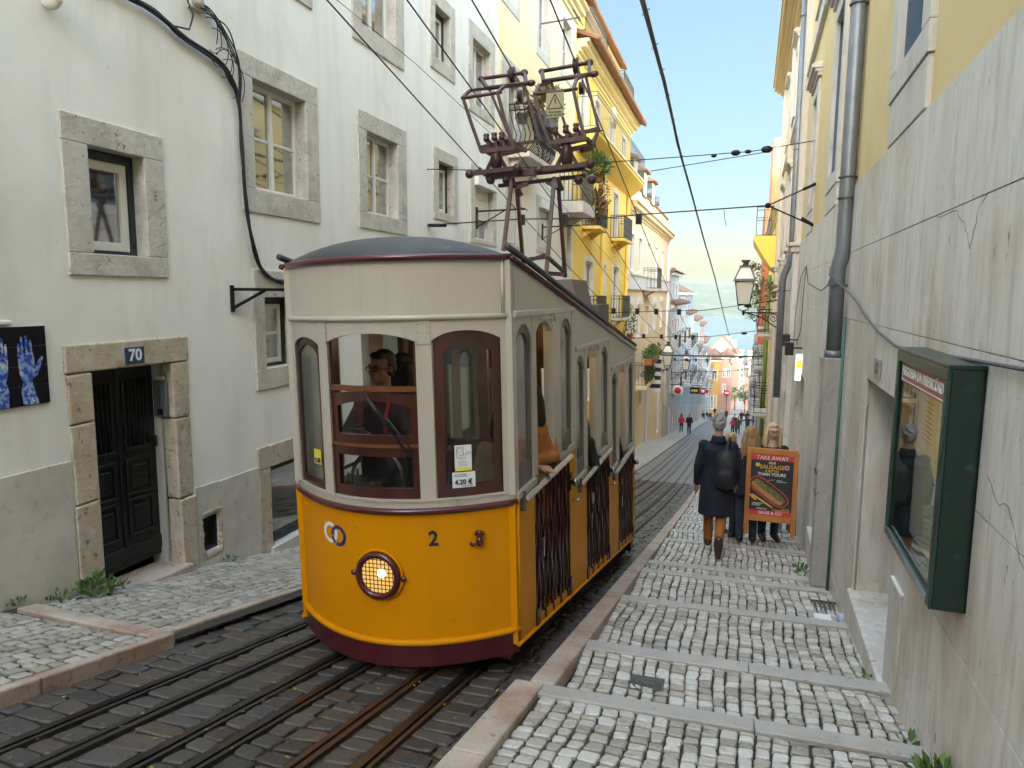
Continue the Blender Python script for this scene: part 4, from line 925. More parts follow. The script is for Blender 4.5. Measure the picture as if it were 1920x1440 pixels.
def ftube(mb, x0, x1, o, z, r, n=8):
    k = max(6, int(abs(x1-x0)/.05)); mb.tube([FR(x0+(x1-x0)*j/k, o, z) for j in range(k+1)], r, n)
def slope(x): return 2*.38*(x-TX)/TW/TW
def zroof(y): return .19-(max(y, 3.85)-3.95)*.1735
def zbot(y): return -2.20-(y-4.05)*.199
# --- front apron, belt, skirt
b = MB(); fbox(b, XS, XR, -.03, 0, -2.10, -1.29, 26); ap = b.build('front_apron', m_ty, T, fix=True)
b = MB(); ftube(b, XS-.005, XR+.005, .008, -2.095, .021); b.tube([FR(XR-.02, .006, -2.09), FR(XR-.02, .006, -1.30)], .012, 6); b.tube([FR(XS+.02, .006, -2.09), FR(XS+.02, .006, -1.30)], .012, 6); b.build('bead', m_ty, ap)
b = MB(); ftube(b, XS-.004, XR+.004, .012, -1.283, .020); b.build('belt_moulding', m_tm, T)
b = MB(); fbox(b, XS, XR, -.02, .012, -2.245, -2.112, 26); b.build('skirt', m_tm, T)
b = MB()
for x, z in ((-2.62, -1.36), (-2.52, -1.40), (-1.9, -1.36), (-2.05, -1.56), (-1.35, -1.9), (-1.55, -1.95), (-2.3, -1.98)): b.ell(FR(x, .001, z), (.009, .004, .009), 8, 5)
b.build('rivet', m_ty, ap)
# --- lettering and marks
to = text('2', .125, mat('black enamel', (.012, .012, .02), .35), ap, FR(-1.625, .0045, -1.455), (1, slope(-1.625), 0), (0, 0, 1), bold=.0025, name='car_number')
m_lw = mat('logo white', (.72, .72, .70), .4); m_lb = mat('logo navy', (.02, .03, .12), .4)
def annulus(cx, cz, r0, r1, a0, a1, o, m, nm):
    b = MB(); n = 30; P = []
    for k in range(n+1):
        a = a0+(a1-a0)*k/n; P.append((b.P(FR(cx+r0*cos(a), o, cz+r0*sin(a))), b.P(FR(cx+r1*cos(a), o, cz+r1*sin(a)))))
    for p, q in zip(P, P[1:]): b.F((p[0], q[0], q[1], p[1]))
    return b.build(nm, m, ap)
annulus(-2.325, -1.47, .043, .066, 0, 2*pi, .0022, m_lw, 'emblem_ring'); annulus(-2.252, -1.478, .043, .066, -pi*.62, pi*1.02, .0034, m_lb, 'emblem_ring'); annulus(-2.252, -1.478, .043, .066, pi*1.08, pi*1.32, .0034, m_lb, 'emblem_ring')
# --- headlamp
hx, hz_ = -1.955, -1.68; hc = Vector(FR(hx, 0, hz_)); nrm = Vector((0.0, -1, 0))
def HP(r, a, o): return (hx+r*cos(a), hc.y-o, hz_+r*sin(a))
b = MB(); b.tube([HP(.128, 2*pi*k/36, .018) for k in range(36)], .02, 8, close=True); b.ell(HP(.165, pi*.99, .012), (.022, .014, .016), 8, 6); b.ell(HP(.165, -.03, .012), (.022, .014, .016), 8, 6); hl = b.build('headlamp', m_tm, T)
b = MB()
for rr, o in ((.142, .003),): b.tube([HP(rr+.012, 2*pi*k/36, o) for k in range(36)], .008, 6, close=True)
b.build('lamp_collar', m_ty, hl)
b = MB(); b.smooth = True; b.rings([[HP(r, 2*pi*k/28, o) for k in range(28)] for r, o in ((.118, .012), (.10, .004), (.06, .002), (.02, .002))], cap=True); b.build('reflector', mat('lamp reflector', (.75, .55, .22), .12, .9, emit=((1, .62, .16), .07)), hl, fix=True)
b = MB(); b.ell(HP(.028, .6, .010), (.030, .008, .028), 12, 8); b.build('bulb', mat('lit bulb', (.9, .9, .85), .3, emit=((1, .93, .75), 1.2)), hl)
b = MB()
for k in range(-4, 5):
    q = k*.0255; w = sqrt(max(.119**2-q*q, 0))
    b.tube([(hx+q, hc.y-.022, hz_-w), (hx+q, hc.y-.024, hz_+w)], .0028, 4); b.tube([(hx-w, hc.y-.023, hz_+q), (hx+w, hc.y-.023, hz_+q)], .0028, 4)
b.build('lamp_mesh', m_tm, hl)
b = MB(); b.tube([FR(-1.38, .0, -1.485), FR(-1.38, .03, -1.485), FR(-1.38, .035, -1.42)], .012, 8); b.ell(FR(-1.38, .03, -1.49), (.024, .02, .032), 10, 8); b.box(-1.405, -1.355, arcy(-1.38)-.045, arcy(-1.38)-.01, -1.452, -1.43); b.ell(FR(-1.415, .03, -1.50), (.02, .008, .015), 8, 6); b.build('lamp_socket', m_tm, T)
# --- front windows: ledge, posts, arched header, letterboard
WX = [(-2.655, -2.345), (-2.265, -1.685), (-1.60, -1.262)]
b = MB(); fbox(b, XS, XR, -.04, .004, -1.267, -1.215, 26); fbox(b, XS, XR, -.04, .014, -1.225, -1.213, 26); b.build('window_ledge', m_tc, T)
b = MB()
for x0, x1 in ((XS, WX[0][0]), (WX[0][1], WX[1][0]), (WX[1][1], WX[2][0]), (WX[2][1], XR)): fbox(b, x0, x1, -.05, .006, -1.2125, -.155, 3); b.cut()
b.build('front_post', m_tc, T)
def arch(u, a, b_, zs, zc):
    t = (u-a)/(b_-a)*2-1; return zs+(zc-zs)*(1-abs(t)**2.4)
b = MB()
for (x0, x1), zs, zc in zip(WX, (-.31, -.285, -.28), (-.262, -.235, -.228)):
    n = 12
    rs = []
    for k in range(n+1):
        x = x0+(x1-x0)*k/n; z = arch(x, x0, x1, zs, zc); rs.append([FR(x, -.05, z), FR(x, .0035, z), FR(x, .0035, -.155), FR(x, -.05, -.155)])
    b.rings(rs); b.cut()
b.build('arched_header', m_tc, T)
b = MB()
for x in (-2.305, -1.642):
    b.cut(); fbox(b, x-.038, x+.038, .006, .011, -.30, -.16, 2)
    for dx in (-.024, .024):
        for z in (-.19, -.235, -.275): b.ell(FR(x+dx, .011, z), (.005, .004, .005), 6, 4)
b.cut()
for x in (-1.232,): 
    for z in (-.2, -.25, -.5, -.9, -1.18): b.ell(FR(x, .007, z), (.005, .004, .005), 6, 4)
b.build('bracket_plate', m_tc, T)
b = MB(); fbox(b, XS, XR, -.03, .0, -.155, .185, 26); b.build('letterboard', m_tc, T)
b = MB(); ftube(b, XS, XR-.03, .010, -.150, .017); b.tube([FR(XR-.045, .006, -.148), FR(XR-.045, .006, .18)], .011, 6); b.build('roll_moulding', m_tc, T)
b = MB(); fbox(b, XR-.028, XR+.002, 0, .006, -1.21, .185, 2); b.build('corner_strip', m_tc, T)
def sash(x0, x1, z0, z1, o, zc=None, m=None, wd=.045, gl=None, parent=T, name='front_sash', top_=None):
    """framed pane following the bow; zc = crown height of an arched top"""
    f = MB(); n = 14; tp = top_ or wd
    zt = (lambda x: arch(x, x0, x1, z1, zc)) if zc else (lambda x: z1)
    fbox(f, x0, x0+wd, -o-.03, -o, z0, z1 if not zc else z1+.004, 2); fbox(f, x1-wd, x1, -o-.03, -o, z0, z1 if not zc else z1+.004, 2); fbox(f, x0+wd, x1-wd, -o-.03, -o, z0, z0+wd*1.25, 8)
    rs = []
    for k in range(n+1):
        x = x0+(x1-x0)*k/n; zi = min(zt(x)-tp*1.1, (arch(x, x0+wd, x1-wd, z1-tp*1.35, zc-tp*1.1) if zc and x0+wd < x < x1-wd else z1-tp*1.35 if zc else 9))
        rs.append([FR(x, -o-.03, zi), FR(x, -o, zi), FR(x, -o, zt(x)), FR(x, -o-.03, zt(x))])
    f.rings(rs)
    so_ = f.build(name, m or m_wood, parent)
    g = MB(); fbox(g, x0+wd*.6, x1-wd*.6, -o-.018, -o-.014, z0+wd*.6, (zc or z1)-tp*.8, 10); g.build('pane', gl or m_tg, so_); return so_
s0 = sash(WX[0][0]-.01, WX[0][1]+.01, -1.212, -.31, .014, -.262, gl=m_tg2)
s2 = sash(WX[2][0]-.01, WX[2][1]+.01, -1.212, -.28, .014, -.228, wd=.058)
s1 = sash(WX[1][0]-.005, WX[1][1]+.005, -1.212, -.905, .010, None, wd=.05)
s3 = sash(WX[1][0]-.005, WX[1][1]+.005, -.90, -.60, .016, -.575, wd=.052, gl=m_tg)
b = MB(); fbox(b, WX[1][0], WX[1][1], -.05, -.004, -.575, -.545, 8); b.cut(); fbox(b, WX[1][0], WX[1][1], -.03, .004, -.905, -.888, 8); b.build('sash_rail', mat('worn rail wood', (.14, .048, .018), .4), T)
# dark jambs of the open window
b = MB()
for (x0, x1), zs in ((WX[1], -.30),): fbox(b, x0-.004, x0+.022, -.09, -.02, -1.2, zs+.04, 2); b.cut(); fbox(b, x1-.022, x1+.004, -.09, -.02, -1.2, zs+.04, 2)
b.build('window_jamb', m_wood, T)
# wiper
b = MB(); b.tube([FR(-1.99, .02, -.565), FR(-1.94, .035, -.63), FR(-1.74, .035, -.93)], .007, 6); b.tube([FR(-1.965, .04, -.60), FR(-1.86, .04, -.745)], .013, 6); b.tube([FR(-1.85, .032, -.72), FR(-1.70, .03, -.93)], .006, 5); b.build('wiper', m_black, T)
# stickers on the glass
m_paper = mat('notice paper', (.70, .71, .70), .5); m_ink = mat('navy ink', (.02, .03, .09), .5); m_stk = mat('sticker yellow', (.72, .62, .04), .5)
def sticker(x0, x1, z0, z1, m, nm, o=.006, tilt=.0):
    b = MB(); fbox(b, x0, x1, o-.0015, o, z0, z1, 3); return b.build(nm, m, T)
so1 = sticker(-1.50, -1.415, -1.055, -.90, m_paper, 'notice')
b = MB(); fbox(b, -1.50, -1.415, .0062, .007, -1.055, -1.037, 2); b.build('yellow_strip', m_stk, so1)
b = MB()
for q in ([(-1.49, -.912), (-1.455, -.912), (-1.455, -.955), (-1.462, -.975), (-1.488, -.975), (-1.49, -.912)], [(-1.484, -.92), (-1.464, -.92), (-1.464, -.945), (-1.484, -.945), (-1.484, -.92)], [(-1.475, -.96), (-1.445, -.956), (-1.447, -.982), (-1.474, -.984), (-1.475, -.96)], [(-1.448, -.958), (-1.435, -.945), (-1.42, -.94), (-1.419, -.95), (-1.435, -.958)]):
    b.tube([FR(x, .0068, z) for x, z in q], .0016, 4)
for k in range(4): b.tube([FR(-1.485, .0065, -.998-.009*k), FR(-1.485+R.uniform(.035, .06), .0065, -.998-.009*k)], .0012, 3)
b.build('printed_mark', m_ink, so1)
so2 = sticker(-1.515, -1.40, -1.155, -1.062, m_paper, 'price_notice')
text('4.20 €', .040, m_ink, so2, FR(-1.457, .0085, -1.122), (1, slope(-1.457), 0), (0, 0, 1), bold=.0012, name='price')
b = MB()
for k in range(2): b.tube([FR(-1.505, .0075, -1.075-.011*k), FR(-1.44, .0075, -1.075-.011*k)], .0018, 3)
for k in range(2): b.tube([FR(-1.47, .0075, -1.143-.005*k), FR(-1.41, .0075, -1.142-.005*k)], .0009, 3)
b.build('printed_line', m_ink, so2)
so3 = sticker(-2.475, -2.395, -1.06, -.965, m_stk, 'price_sticker', -.012)
text('4.20', .042, m_ink, so3, FR(-2.435, -.0095, -1.035), (1, slope(-2.435), 0), (0, 0, 1), bold=.001, name='price')
# --- sides
CY = [(3.99, 5.665, 0.0), (5.665, 7.385, -.33), (7.385, 9.25, -.66)]
COLS = [  # per compartment: fixed window, door opening, pillar, fixed window
    ((4.06, 4.42), (4.51, 4.95), (5.18, 5.58)), ((5.71, 6.07), (6.17, 6.60), (6.84, 7.26)), ((7.44, 7.82), (7.95, 8.42), (8.66, 9.08))]
GATES = [((4.42, 5.46), -1.325), ((6.12, 7.29), -1.665), ((7.90, 9.09), -1.985)]
def side(sgn):
    X = XR if sgn > 0 else XS
    def SX(y, o, z): return (X+sgn*o, y, z)
    inw = -.045
    # upper panels
    b = MB(SX)
    for (ya, yb, dz) in CY:
        b.prism([(ya, -.155+dz), (yb, -.155+dz), (yb, zroof(yb)), (ya, zroof(ya))], 1, inw, 0) if 0 else None
        b.hexa([(ya, inw, -.155+dz), (yb, inw, -.155+dz), (yb, 0, -.155+dz), (ya, 0, -.155+dz), (ya, inw, zroof(ya)), (yb, inw, zroof(yb)), (yb, 0, zroof(yb)), (ya, 0, zroof(ya))])
    b.build('side_panel', m_tc, T)
    b = MB(SX)
    for (ya, yb, dz), cl in zip(CY, COLS):
        for (a, c), hd in zip(cl, (.125, .09, .125)):
            zs, zc = -.155+dz-hd-.045, -.155+dz-.055; n = 10; rs = []
            for k in range(n+1):
                y = a+(c-a)*k/n; z = arch(y, a, c, zs, zc); rs.append([(y, inw, z), (y, .0, z), (y, .0, -.155+dz), (y, inw, -.155+dz)])
            b.rings(rs); b.cut()
    b.build('side_header', m_tc, T)
    b = MB(SX)
    for (ya, yb, dz), cl in zip(CY, COLS):
        edges = [ya]+[v for p in cl for v in p]+[yb]
        for a, c in zip(edges[::2], edges[1::2]): b.box(a, c, inw-.02, .004, -1.235+dz, -.1555+dz); b.cut()
    b.build('side_post', m_tc, T)
    b = MB(SX)
    for (ya, yb, dz), cl in zip(CY, COLS):
        b.box(ya+.03, yb-.03, 0, .022, -.165+dz, -.125+dz); b.cut()
    bevel(b.build('drip_moulding', m_tc, T), .008, 2)
    # sills (cream), from the belt up to the glass
    b = MB(SX)
    for (ya, yb, dz), cl in zip(CY, COLS):
        for (a, c) in (cl[0], cl[2]): b.box(a-.04, c+.06, inw, .016, -1.275+dz, -1.235+dz); b.cut()
    b.build('side_sill', m_tc, T)
    # yellow lower panels between the gates
    b = MB(SX)
    cuts = [3.99]+[v for g_, z_ in GATES for v in g_]+[9.25]
    tops = [-1.285, -1.285, -1.615, -1.945]
    for k, (a, c) in enumerate(zip(cuts[::2], cuts[1::2])):
        # a panel may straddle two compartments
        br = [a]+[y for y in (5.665, 7.385) if a < y < c]+[c]
        for p, q in zip(br, br[1:]):
            zt = -1.28 if q <= 5.67 else (-1.61 if q <= 7.39 else -1.94)
            b.hexa([(p, inw, zbot(p)), (q, inw, zbot(q)), (q, 0, zbot(q)), (p, 0, zbot(p)), (p, inw, zt), (q, inw, zt), (q, 0, zt), (p, 0, zt)])
        b.cut()
    for (a, c), zt in GATES:                           # strip under each gate
        b.hexa([(a, inw, zbot(a)), (c, inw, zbot(c)), (c, -.001, zbot(c)), (a, -.001, zbot(a)), (a, inw, zbot(a)+.07), (c, inw, zbot(c)+.07), (c, -.001, zbot(c)+.07), (a, -.001, zbot(a)+.07)])
        b.cut()
    sp = b.build('side_apron', m_ty, T)
    b = MB(SX); b.tube([(3.99, .004, zbot(3.99)), (9.25, .004, zbot(9.25))], .014, 6); b.tube([(4.035, .004, zbot(4.03)+.02), (4.035, .004, -1.29)], .008, 6); b.build('bead', m_ty, sp[0])
    # windows
    for (ya, yb, dz), cl in zip(CY, COLS):
        for (a, c) in (cl[0], cl[2]):
            f = MB(SX); w = .04; z0, zs, zc = -1.235+dz, -.325+dz, -.21+dz
            f.box(a, a+w, -.04, -.012, z0, zs+.01); f.box(c-w, c, -.04, -.012, z0, zs+.01); f.box(a+w, c-w, -.04, -.012, z0, z0+.13)
            rs = []
            for k in range(11):
                y = a+(c-a)*k/10; rs.append([(y, -.04, arch(y, a, c, zs-.075, zc-.055)), (y, -.012, arch(y, a, c, zs-.075, zc-.055)), (y, -.012, arch(y, a, c, zs, zc)), (y, -.04, arch(y, a, c, zs, zc))])
            f.rings(rs); so_ = f.build('side_window', m_gwood, T)
            g_ = MB(SX); g_.box(a+w*.5, c-w*.5, -.029, -.025, z0+.1, zc-.05); g_.build('pane', m_tg2, so_)
    # aluminium rails, latches, folding gates
    for ((ga, gb), gz), (ya, yb, dz), cl in zip(GATES, CY, COLS):
        b = MB(SX); r0, r1 = cl[0][0]+.06, gb-.04; zb = -1.275+dz
        b.prism([(.0, zb-.03), (.045, zb-.04), (.048, zb-.026), (.022, zb-.006), (.0, zb)], 0, r0, r1); ro = bevel(b.build('rail', m_chrome, T), .004, 1)
        b = MB(SX); b.box(r0-.02, r0+.01, 0, .03, zb-.09, zb+.03); b.cut(); b.box(cl[0][1]+.02, cl[0][1]+.05, 0, .03, zb, zb+.05); b.cut(); b.box(r1-.12, r1-.05, -.02, .01, zb, zb+.06); b.build('rail_bracket', m_iron2, ro)
        b = MB(SX); yc = cl[1][1]
        b.tube([(cl[1][0]+.1, .02, -.19+dz), (yc+.05, .02, -.19+dz)], .006, 5)
        for q in (cl[1][0]+.16, yc-.02): b.tube([(q, .005, -.15+dz), (q, .03, -.16+dz), (q, .03, -.20+dz), (q+.03, .02, -.215+dz)], .006, 5)
        b.build('catch_hook', m_tc, T)
        b = MB(SX); n = 9
        for k in range(n+1):
            y = ga+(gb-ga)*k/n+(.012*sin(k*2.3)); wq = .016 if k in (0, 1, n) else .010
            b.box(y-wq, y+wq*.6, -.022, -.004, zbot(y)+.03, gz-.01)
        for k in range(n):
            y0, y1 = ga+(gb-ga)*k/n, ga+(gb-ga)*(k+1)/n
            for z0, z1 in ((.16, .55), (.55, .92)):
                H0, H1 = zbot(y0), gz; fa, fb = H0+(H1-H0)*z0, H0+(H1-H0)*z1
                b.bar((y0, -.003, fa), (y1, -.003, fb), .010); 
                if k % 2: b.bar((y0, .004, fb), (y1, .004, fa), .010)
        b.box(ga-.02, ga+.05, -.02, .012, zbot(ga)+.0, zbot(ga)+.12); b.box(gb-.05, gb+.01, -.02, .012, zbot(gb)+.02, zbot(gb)+.16)
        for k in range(2, n, 2):
            y = ga+(gb-ga)*k/n; b.box(y-.016, y+.016, -.02, .008, zbot(y)+.02, zbot(y)+.09)
        go = b.build('folding_gate', mat('gate maroon', (.040, .012, .012), .32, layers=[((.09, .05, .045), 14, .58, .7, .6)], coat=.3) if 'gate maroon' not in MATS else MATS['gate maroon'], T)
        b = MB(SX); zl_ = gz-.20; b.box(gb-.05, gb+.0, .0, .02, zl_-.06, zl_+.08); b.ell((gb-.01, .045, zl_), (.022, .03, .035), 8, 6); b.box(ga+.14, ga+.17, 0, .02, gz-.50, gz-.36); b.build('latch', m_chrome, go)
        b = MB(SX); b.ell((gb+.075, .045, zl_-.17), (.018, .02, .018), 10, 8); b.tube([(gb+.075, 0, zl_-.17), (gb+.075, .04, zl_-.17)], .008, 6); b.build('door_knob', m_chrome, T)
    # roof edge
    b = MB(SX); b.tube([(3.98, .012, zroof(3.98)+.0), (9.30, .012, zroof(9.30)+.0)], .018, 6); b.build('roof_edge', m_tm, T)
    b = MB(SX); b.tube([(3.95, .0, zroof(3.95)+.055), (4.3, .012, zroof(4.3)+.052), (9.25, .012, zroof(9.25)+.052)], .02, 8); b.build('gutter', m_roof, T)
side(1); side(-1)
b = MB(); ftube(b, XS-.004, XR+.004, .014, .19, .020); b.build('roof_edge', m_tm, T)
# --- rear end
b = MB(); b.box(XS, XR, 9.21, 9.25, zbot(9.25), -1.94); b.build('rear_apron', m_ty, T)
b = MB(); b.box(XS, XR, 9.21, 9.25, -.82, zroof(9.25)); 
for a, c in ((XS, XS+.08), (TX-.33, TX-.27), (TX+.27, TX+.33), (XR-.08, XR)): b.box(a, c, 9.21, 9.25, -1.94, -.82)
b.build('rear_frame', m_tc, T)
# --- roof: canvas dome following the sloping top, rounded over the bowed front
b = MB(); b.smooth = True; rows_ = []
nx, ny = 25, 40
for j in range(ny+1):
    t = j/ny; row = []
    for i in range(nx+1):
        s_ = i/nx*2-1; x = TX+s_*(TW+.02); y0 = arcy(x)-.022; y = y0+(9.30-y0)*t**1.7
        yy_ = max(y, 3.98); ff = min(1, (y-y0)/.62); ff = sqrt(max(0, 1-(1-ff)**2))
        cr = (1-abs(s_)**2.3)**.72 if abs(s_) < 1 else 0
        z = zroof(yy_)+.012+.158*cr*ff
        row.append(b.P((x, y, z)))
    rows_.append(row)
for p, q in zip(rows_, rows_[1:]):
    for i in range(nx): b.F((p[i], p[i+1], q[i+1], q[i]))
b.build('roof', m_roof, T)
# --- interior: ceiling, floors, bulkheads, benches
b = MB()
for (ya, yb, dz) in CY: b.box(XS+.06, XR-.06, ya+.02, yb, -2.30+dz*1.0, -2.27+dz); b.cut()
b.build('floor', m_inwood, T); b = MB()
b.hexa([(XS+.05, 4.2, zroof(4.2)-.06), (XR-.05, 4.2, zroof(4.2)-.06), (XR-.05, 9.2, zroof(9.2)-.06), (XS+.05, 9.2, zroof(9.2)-.06), (XS+.05, 4.2, zroof(4.2)-.03), (XR-.05, 4.2, zroof(4.2)-.03), (XR-.05, 9.2, zroof(9.2)-.03), (XS+.05, 9.2, zroof(9.2)-.03)])
b.build('ceiling', m_inwood, T)
b = MB()
for y, dz in ((5.665, -.05), (7.385, -.38)):
    b.box(XS+.05, XR-.05, y-.02, y+.02, -2.5+dz, -1.2+dz); b.box(XS+.05, XR-.05, y-.02, y+.02, -.42+dz, zroof(y)-.06)
    for x in (XS+.05, TX-.42, TX-.05, TX+.32, XR-.12): b.box(x, x+.07, y-.02, y+.02, -1.2+dz, -.42+dz)
    b.cut()
b.build('bulkhead', m_inwood, T)
b = MB()
for y, dz in ((5.45, 0), (5.95, -.33), (7.2, -.33), (7.65, -.66), (8.95, -.66)): b.box(XS+.08, XR-.35, y-.17, y+.17, -1.83+dz, -1.79+dz); b.box(XS+.08, XR-.35, y-.02, y+.02, -2.27+dz, -1.83+dz); b.cut()
b.build('bench', m_inwood, T)
b = MB(); b.box(TX-.55, TX-.2, 4.12, 4.3, -2.2, -1.25); b.build('controller', m_dark, T)
b = MB(); b.tube([(TX-.12+.18*cos(a), 3.92+.02*sin(a), -1.18+.2*sin(a)) for a in [2*pi*k/20 for k in range(20)]], .012, 6, close=True); b.bar((TX+.22, 3.95, -1.05), (TX+.1, 3.98, -1.6), .03); b.bar((TX-.12, 3.95, -1.18), (TX-.12, 4.05, -1.9), .03); b.build('brake_wheel', m_chrome, T)
for y, z in ((4.85, -.10), (6.3, -.42), (8.1, -.74)):
    b = MB(); b.ell((TX+.45, y, z-.14), (.05, .05, .05), 12, 8); b.tube([(TX+.45, y, z), (TX+.45, y, z-.1)], .02, 8); b.build('ceiling_lamp', mat('warm lamp', (.9, .8, .6), .3, emit=((1, .72, .35), 2.0)) if 'warm lamp' not in MATS else MATS['warm lamp'], T)
b = MB(); b.box(XS+.052, XS+.056, 4.5, 4.62, -.42, -.28) if 0 else b.box(TX-.42, TX-.30, 5.635, 5.643, -.60, -.44); b.build('interior_notice', mat('blue notice', (.04, .12, .25), .5), T)
# --- underframe
b = MB(); b.hexa([(XS+.1, 4.2, -2.42), (XR-.1, 4.2, -2.42), (XR-.1, 9.1, -3.42), (XS+.1, 9.1, -3.42), (XS+.1, 4.2, -2.27), (XR-.1, 4.2, -2.27), (XR-.1, 9.1, -3.2), (XS+.1, 9.1, -3.2)]); b.build('underframe', m_dark, T)
for y in (4.9, 8.3):
    for x in (-2.37, -1.5):
        b = MB(); b.tube([(x-.04, y, zr(y)+.16), (x+.04, y, zr(y)+.16)], .16, 18); b.build('wheel', m_dark, T)
b = MB(); b.hexa([(XR-.3, 9.02, -3.36), (XR-.02, 9.02, -3.36), (XR-.02, 9.2, -3.42), (XR-.3, 9.2, -3.42), (XR-.3, 9.02, -3.2), (XR-.02, 9.02, -3.2), (XR-.02, 9.2, -3.24), (XR-.3, 9.2, -3.24)]); b.build('buffer', m_tm, T)
# --- current collector
m_pg = mat('pantograph maroon', (.052, .020, .020), .45, layers=[((.10, .05, .035), 10, .5, .7, .6)])
b = MB(); pass
b.hexa([(TX-.25, 6.75, zroof(6.75)+.12), (TX+.62, 6.75, zroof(6.75)-.02), (TX+.62, 7.55, zroof(7.55)-.02), (TX-.25, 7.55, zroof(7.55)+.12), (TX-.2, 6.8, zroof(7.2)+.50), (TX+.5, 6.8, zroof(7.2)+.50), (TX+.5, 7.5, zroof(7.2)+.50), (TX-.2, 7.5, zroof(7.2)+.50)])
b.box(TX-.2, TX+.6, 7.65, 8.3, zroof(8.3)-.02, zroof(7.9)+.36); b.build('roof_box', mat('roof box', (.11, .09, .08), .6), T)
m = MB()
for k_, a_ in (('bar', ((-2.24, 7.05, 0.446), (-2.21, 7.3, 1.203), 0.036)),
    ('bar', ((-2.21, 7.3, 1.203), (-2.173, 7.27, 1.112), 0.037)),
    ('bar', ((-2.195, 7.6, 0.331), (-2.159, 7.3, 1.118), 0.036)),
    ('bar', ((-2.159, 7.3, 1.118), (-2.123, 7.336, 1.024), 0.037)),
    ('bar', ((-1.79, 7.05, 0.182), (-1.755, 7.3, 1.182), 0.036)),
    ('bar', ((-1.755, 7.3, 1.182), (-1.719, 7.27, 1.062), 0.037)),
    ('bar', ((-1.721, 7.6, 0.171), (-1.715, 7.3, 1.168), 0.036)),
    ('bar', ((-1.715, 7.3, 1.168), (-1.676, 7.336, 1.049), 0.037)),
    ('bar', ((-2.494, 7.3, 1.24), (-1.425, 7.3, 1.264), 0.063)),
    ('bar', ((-2.409, 7.45, 1.162), (-1.456, 7.45, 1.2), 0.037)),
    ('bar', ((-2.14, 7.5, 0.37), (-1.9, 7.5, 0.39), 0.037)),
    ('bar', ((-1.918, 7.4, 0.217), (-1.685, 7.4, 0.193), 0.044)),
    ('bar', ((-1.787, 7.05, 0.374), (-1.72, 7.6, 0.217), 0.033)),
    ('bar', ((-2.147, 7.5, 0.342), (-1.811, 7.1, 0.388), 0.030)),
    ('bar', ((-2.165, 7.3, 1.108), (-2.036, 7.3, 1.137), 0.037)),
    ('bar', ((-1.75, 7.3, 1.091), (-1.835, 7.3, 1.139), 0.037)),
    ('tube', (((-2.376, 7.3, 1.306), (-2.376, 7.3, 1.346), (-2.376, 7.3, 1.406), (-2.376, 7.3, 1.476), (-2.376, 7.3, 1.506)), (0.045, 0.06, 0.068, 0.06, 0.045), 10,)),
    ('bar', ((-2.516, 7.3, 1.246), (-2.426, 7.3, 1.406), 0.037)),
    ('bar', ((-2.236, 7.3, 1.246), (-2.326, 7.3, 1.406), 0.037)),
    ('bar', ((-2.546, 7.3, 1.526), (-2.176, 7.28, 1.566), 0.067)),
    ('bar', ((-2.526, 7.6, 1.506), (-2.156, 7.6, 1.556), 0.044)),
    ('bar', ((-2.526, 7.3, 1.526), (-2.496, 7.65, 1.506), 0.037)),
    ('bar', ((-2.176, 7.3, 1.556), (-2.156, 7.65, 1.546), 0.037)),
    ('bar', ((-2.636, 7.2, 1.266), (-2.136, 7.2, 1.286), 0.044)),
    ('ell', ((-2.646, 7.2, 1.266), (0.05, 0.05, 0.05), 8, 6,)),
    ('ell', ((-2.116, 7.2, 1.286), (0.05, 0.05, 0.05), 8, 6,)),
    ('tube', (((-1.617, 7.3, 1.29), (-1.617, 7.3, 1.33), (-1.617, 7.3, 1.39), (-1.617, 7.3, 1.46), (-1.617, 7.3, 1.49)), (0.045, 0.06, 0.068, 0.06, 0.045), 10,)),
    ('bar', ((-1.757, 7.3, 1.23), (-1.667, 7.3, 1.39), 0.037)),
    ('bar', ((-1.477, 7.3, 1.23), (-1.567, 7.3, 1.39), 0.037)),
    ('bar', ((-1.787, 7.3, 1.51), (-1.417, 7.28, 1.55), 0.067)),
    ('bar', ((-1.767, 7.6, 1.49), (-1.397, 7.6, 1.54), 0.044)),
    ('bar', ((-1.767, 7.3, 1.51), (-1.737, 7.65, 1.49), 0.037)),
    ('bar', ((-1.417, 7.3, 1.54), (-1.397, 7.65, 1.53), 0.037)),
    ('bar', ((-1.877, 7.2, 1.25), (-1.377, 7.2, 1.27), 0.044)),
    ('ell', ((-1.887, 7.2, 1.25), (0.05, 0.05, 0.05), 8, 6,)),
    ('ell', ((-1.357, 7.2, 1.27), (0.05, 0.05, 0.05), 8, 6,)),
    ('ell', ((-2.447, 7.3, 1.203), (0.05, 0.06, 0.045), 8, 6,)),
    ('ell', ((-2.269, 7.3, 1.191), (0.05, 0.06, 0.045), 8, 6,)),
    ('ell', ((-1.498, 7.3, 1.137), (0.05, 0.06, 0.045), 8, 6,)),
    ('ell', ((-1.36, 7.3, 1.128), (0.05, 0.06, 0.045), 8, 6,))): getattr(m, k_)(*a_)
m.build('collector_stand', m_pg, T)
m = MB()
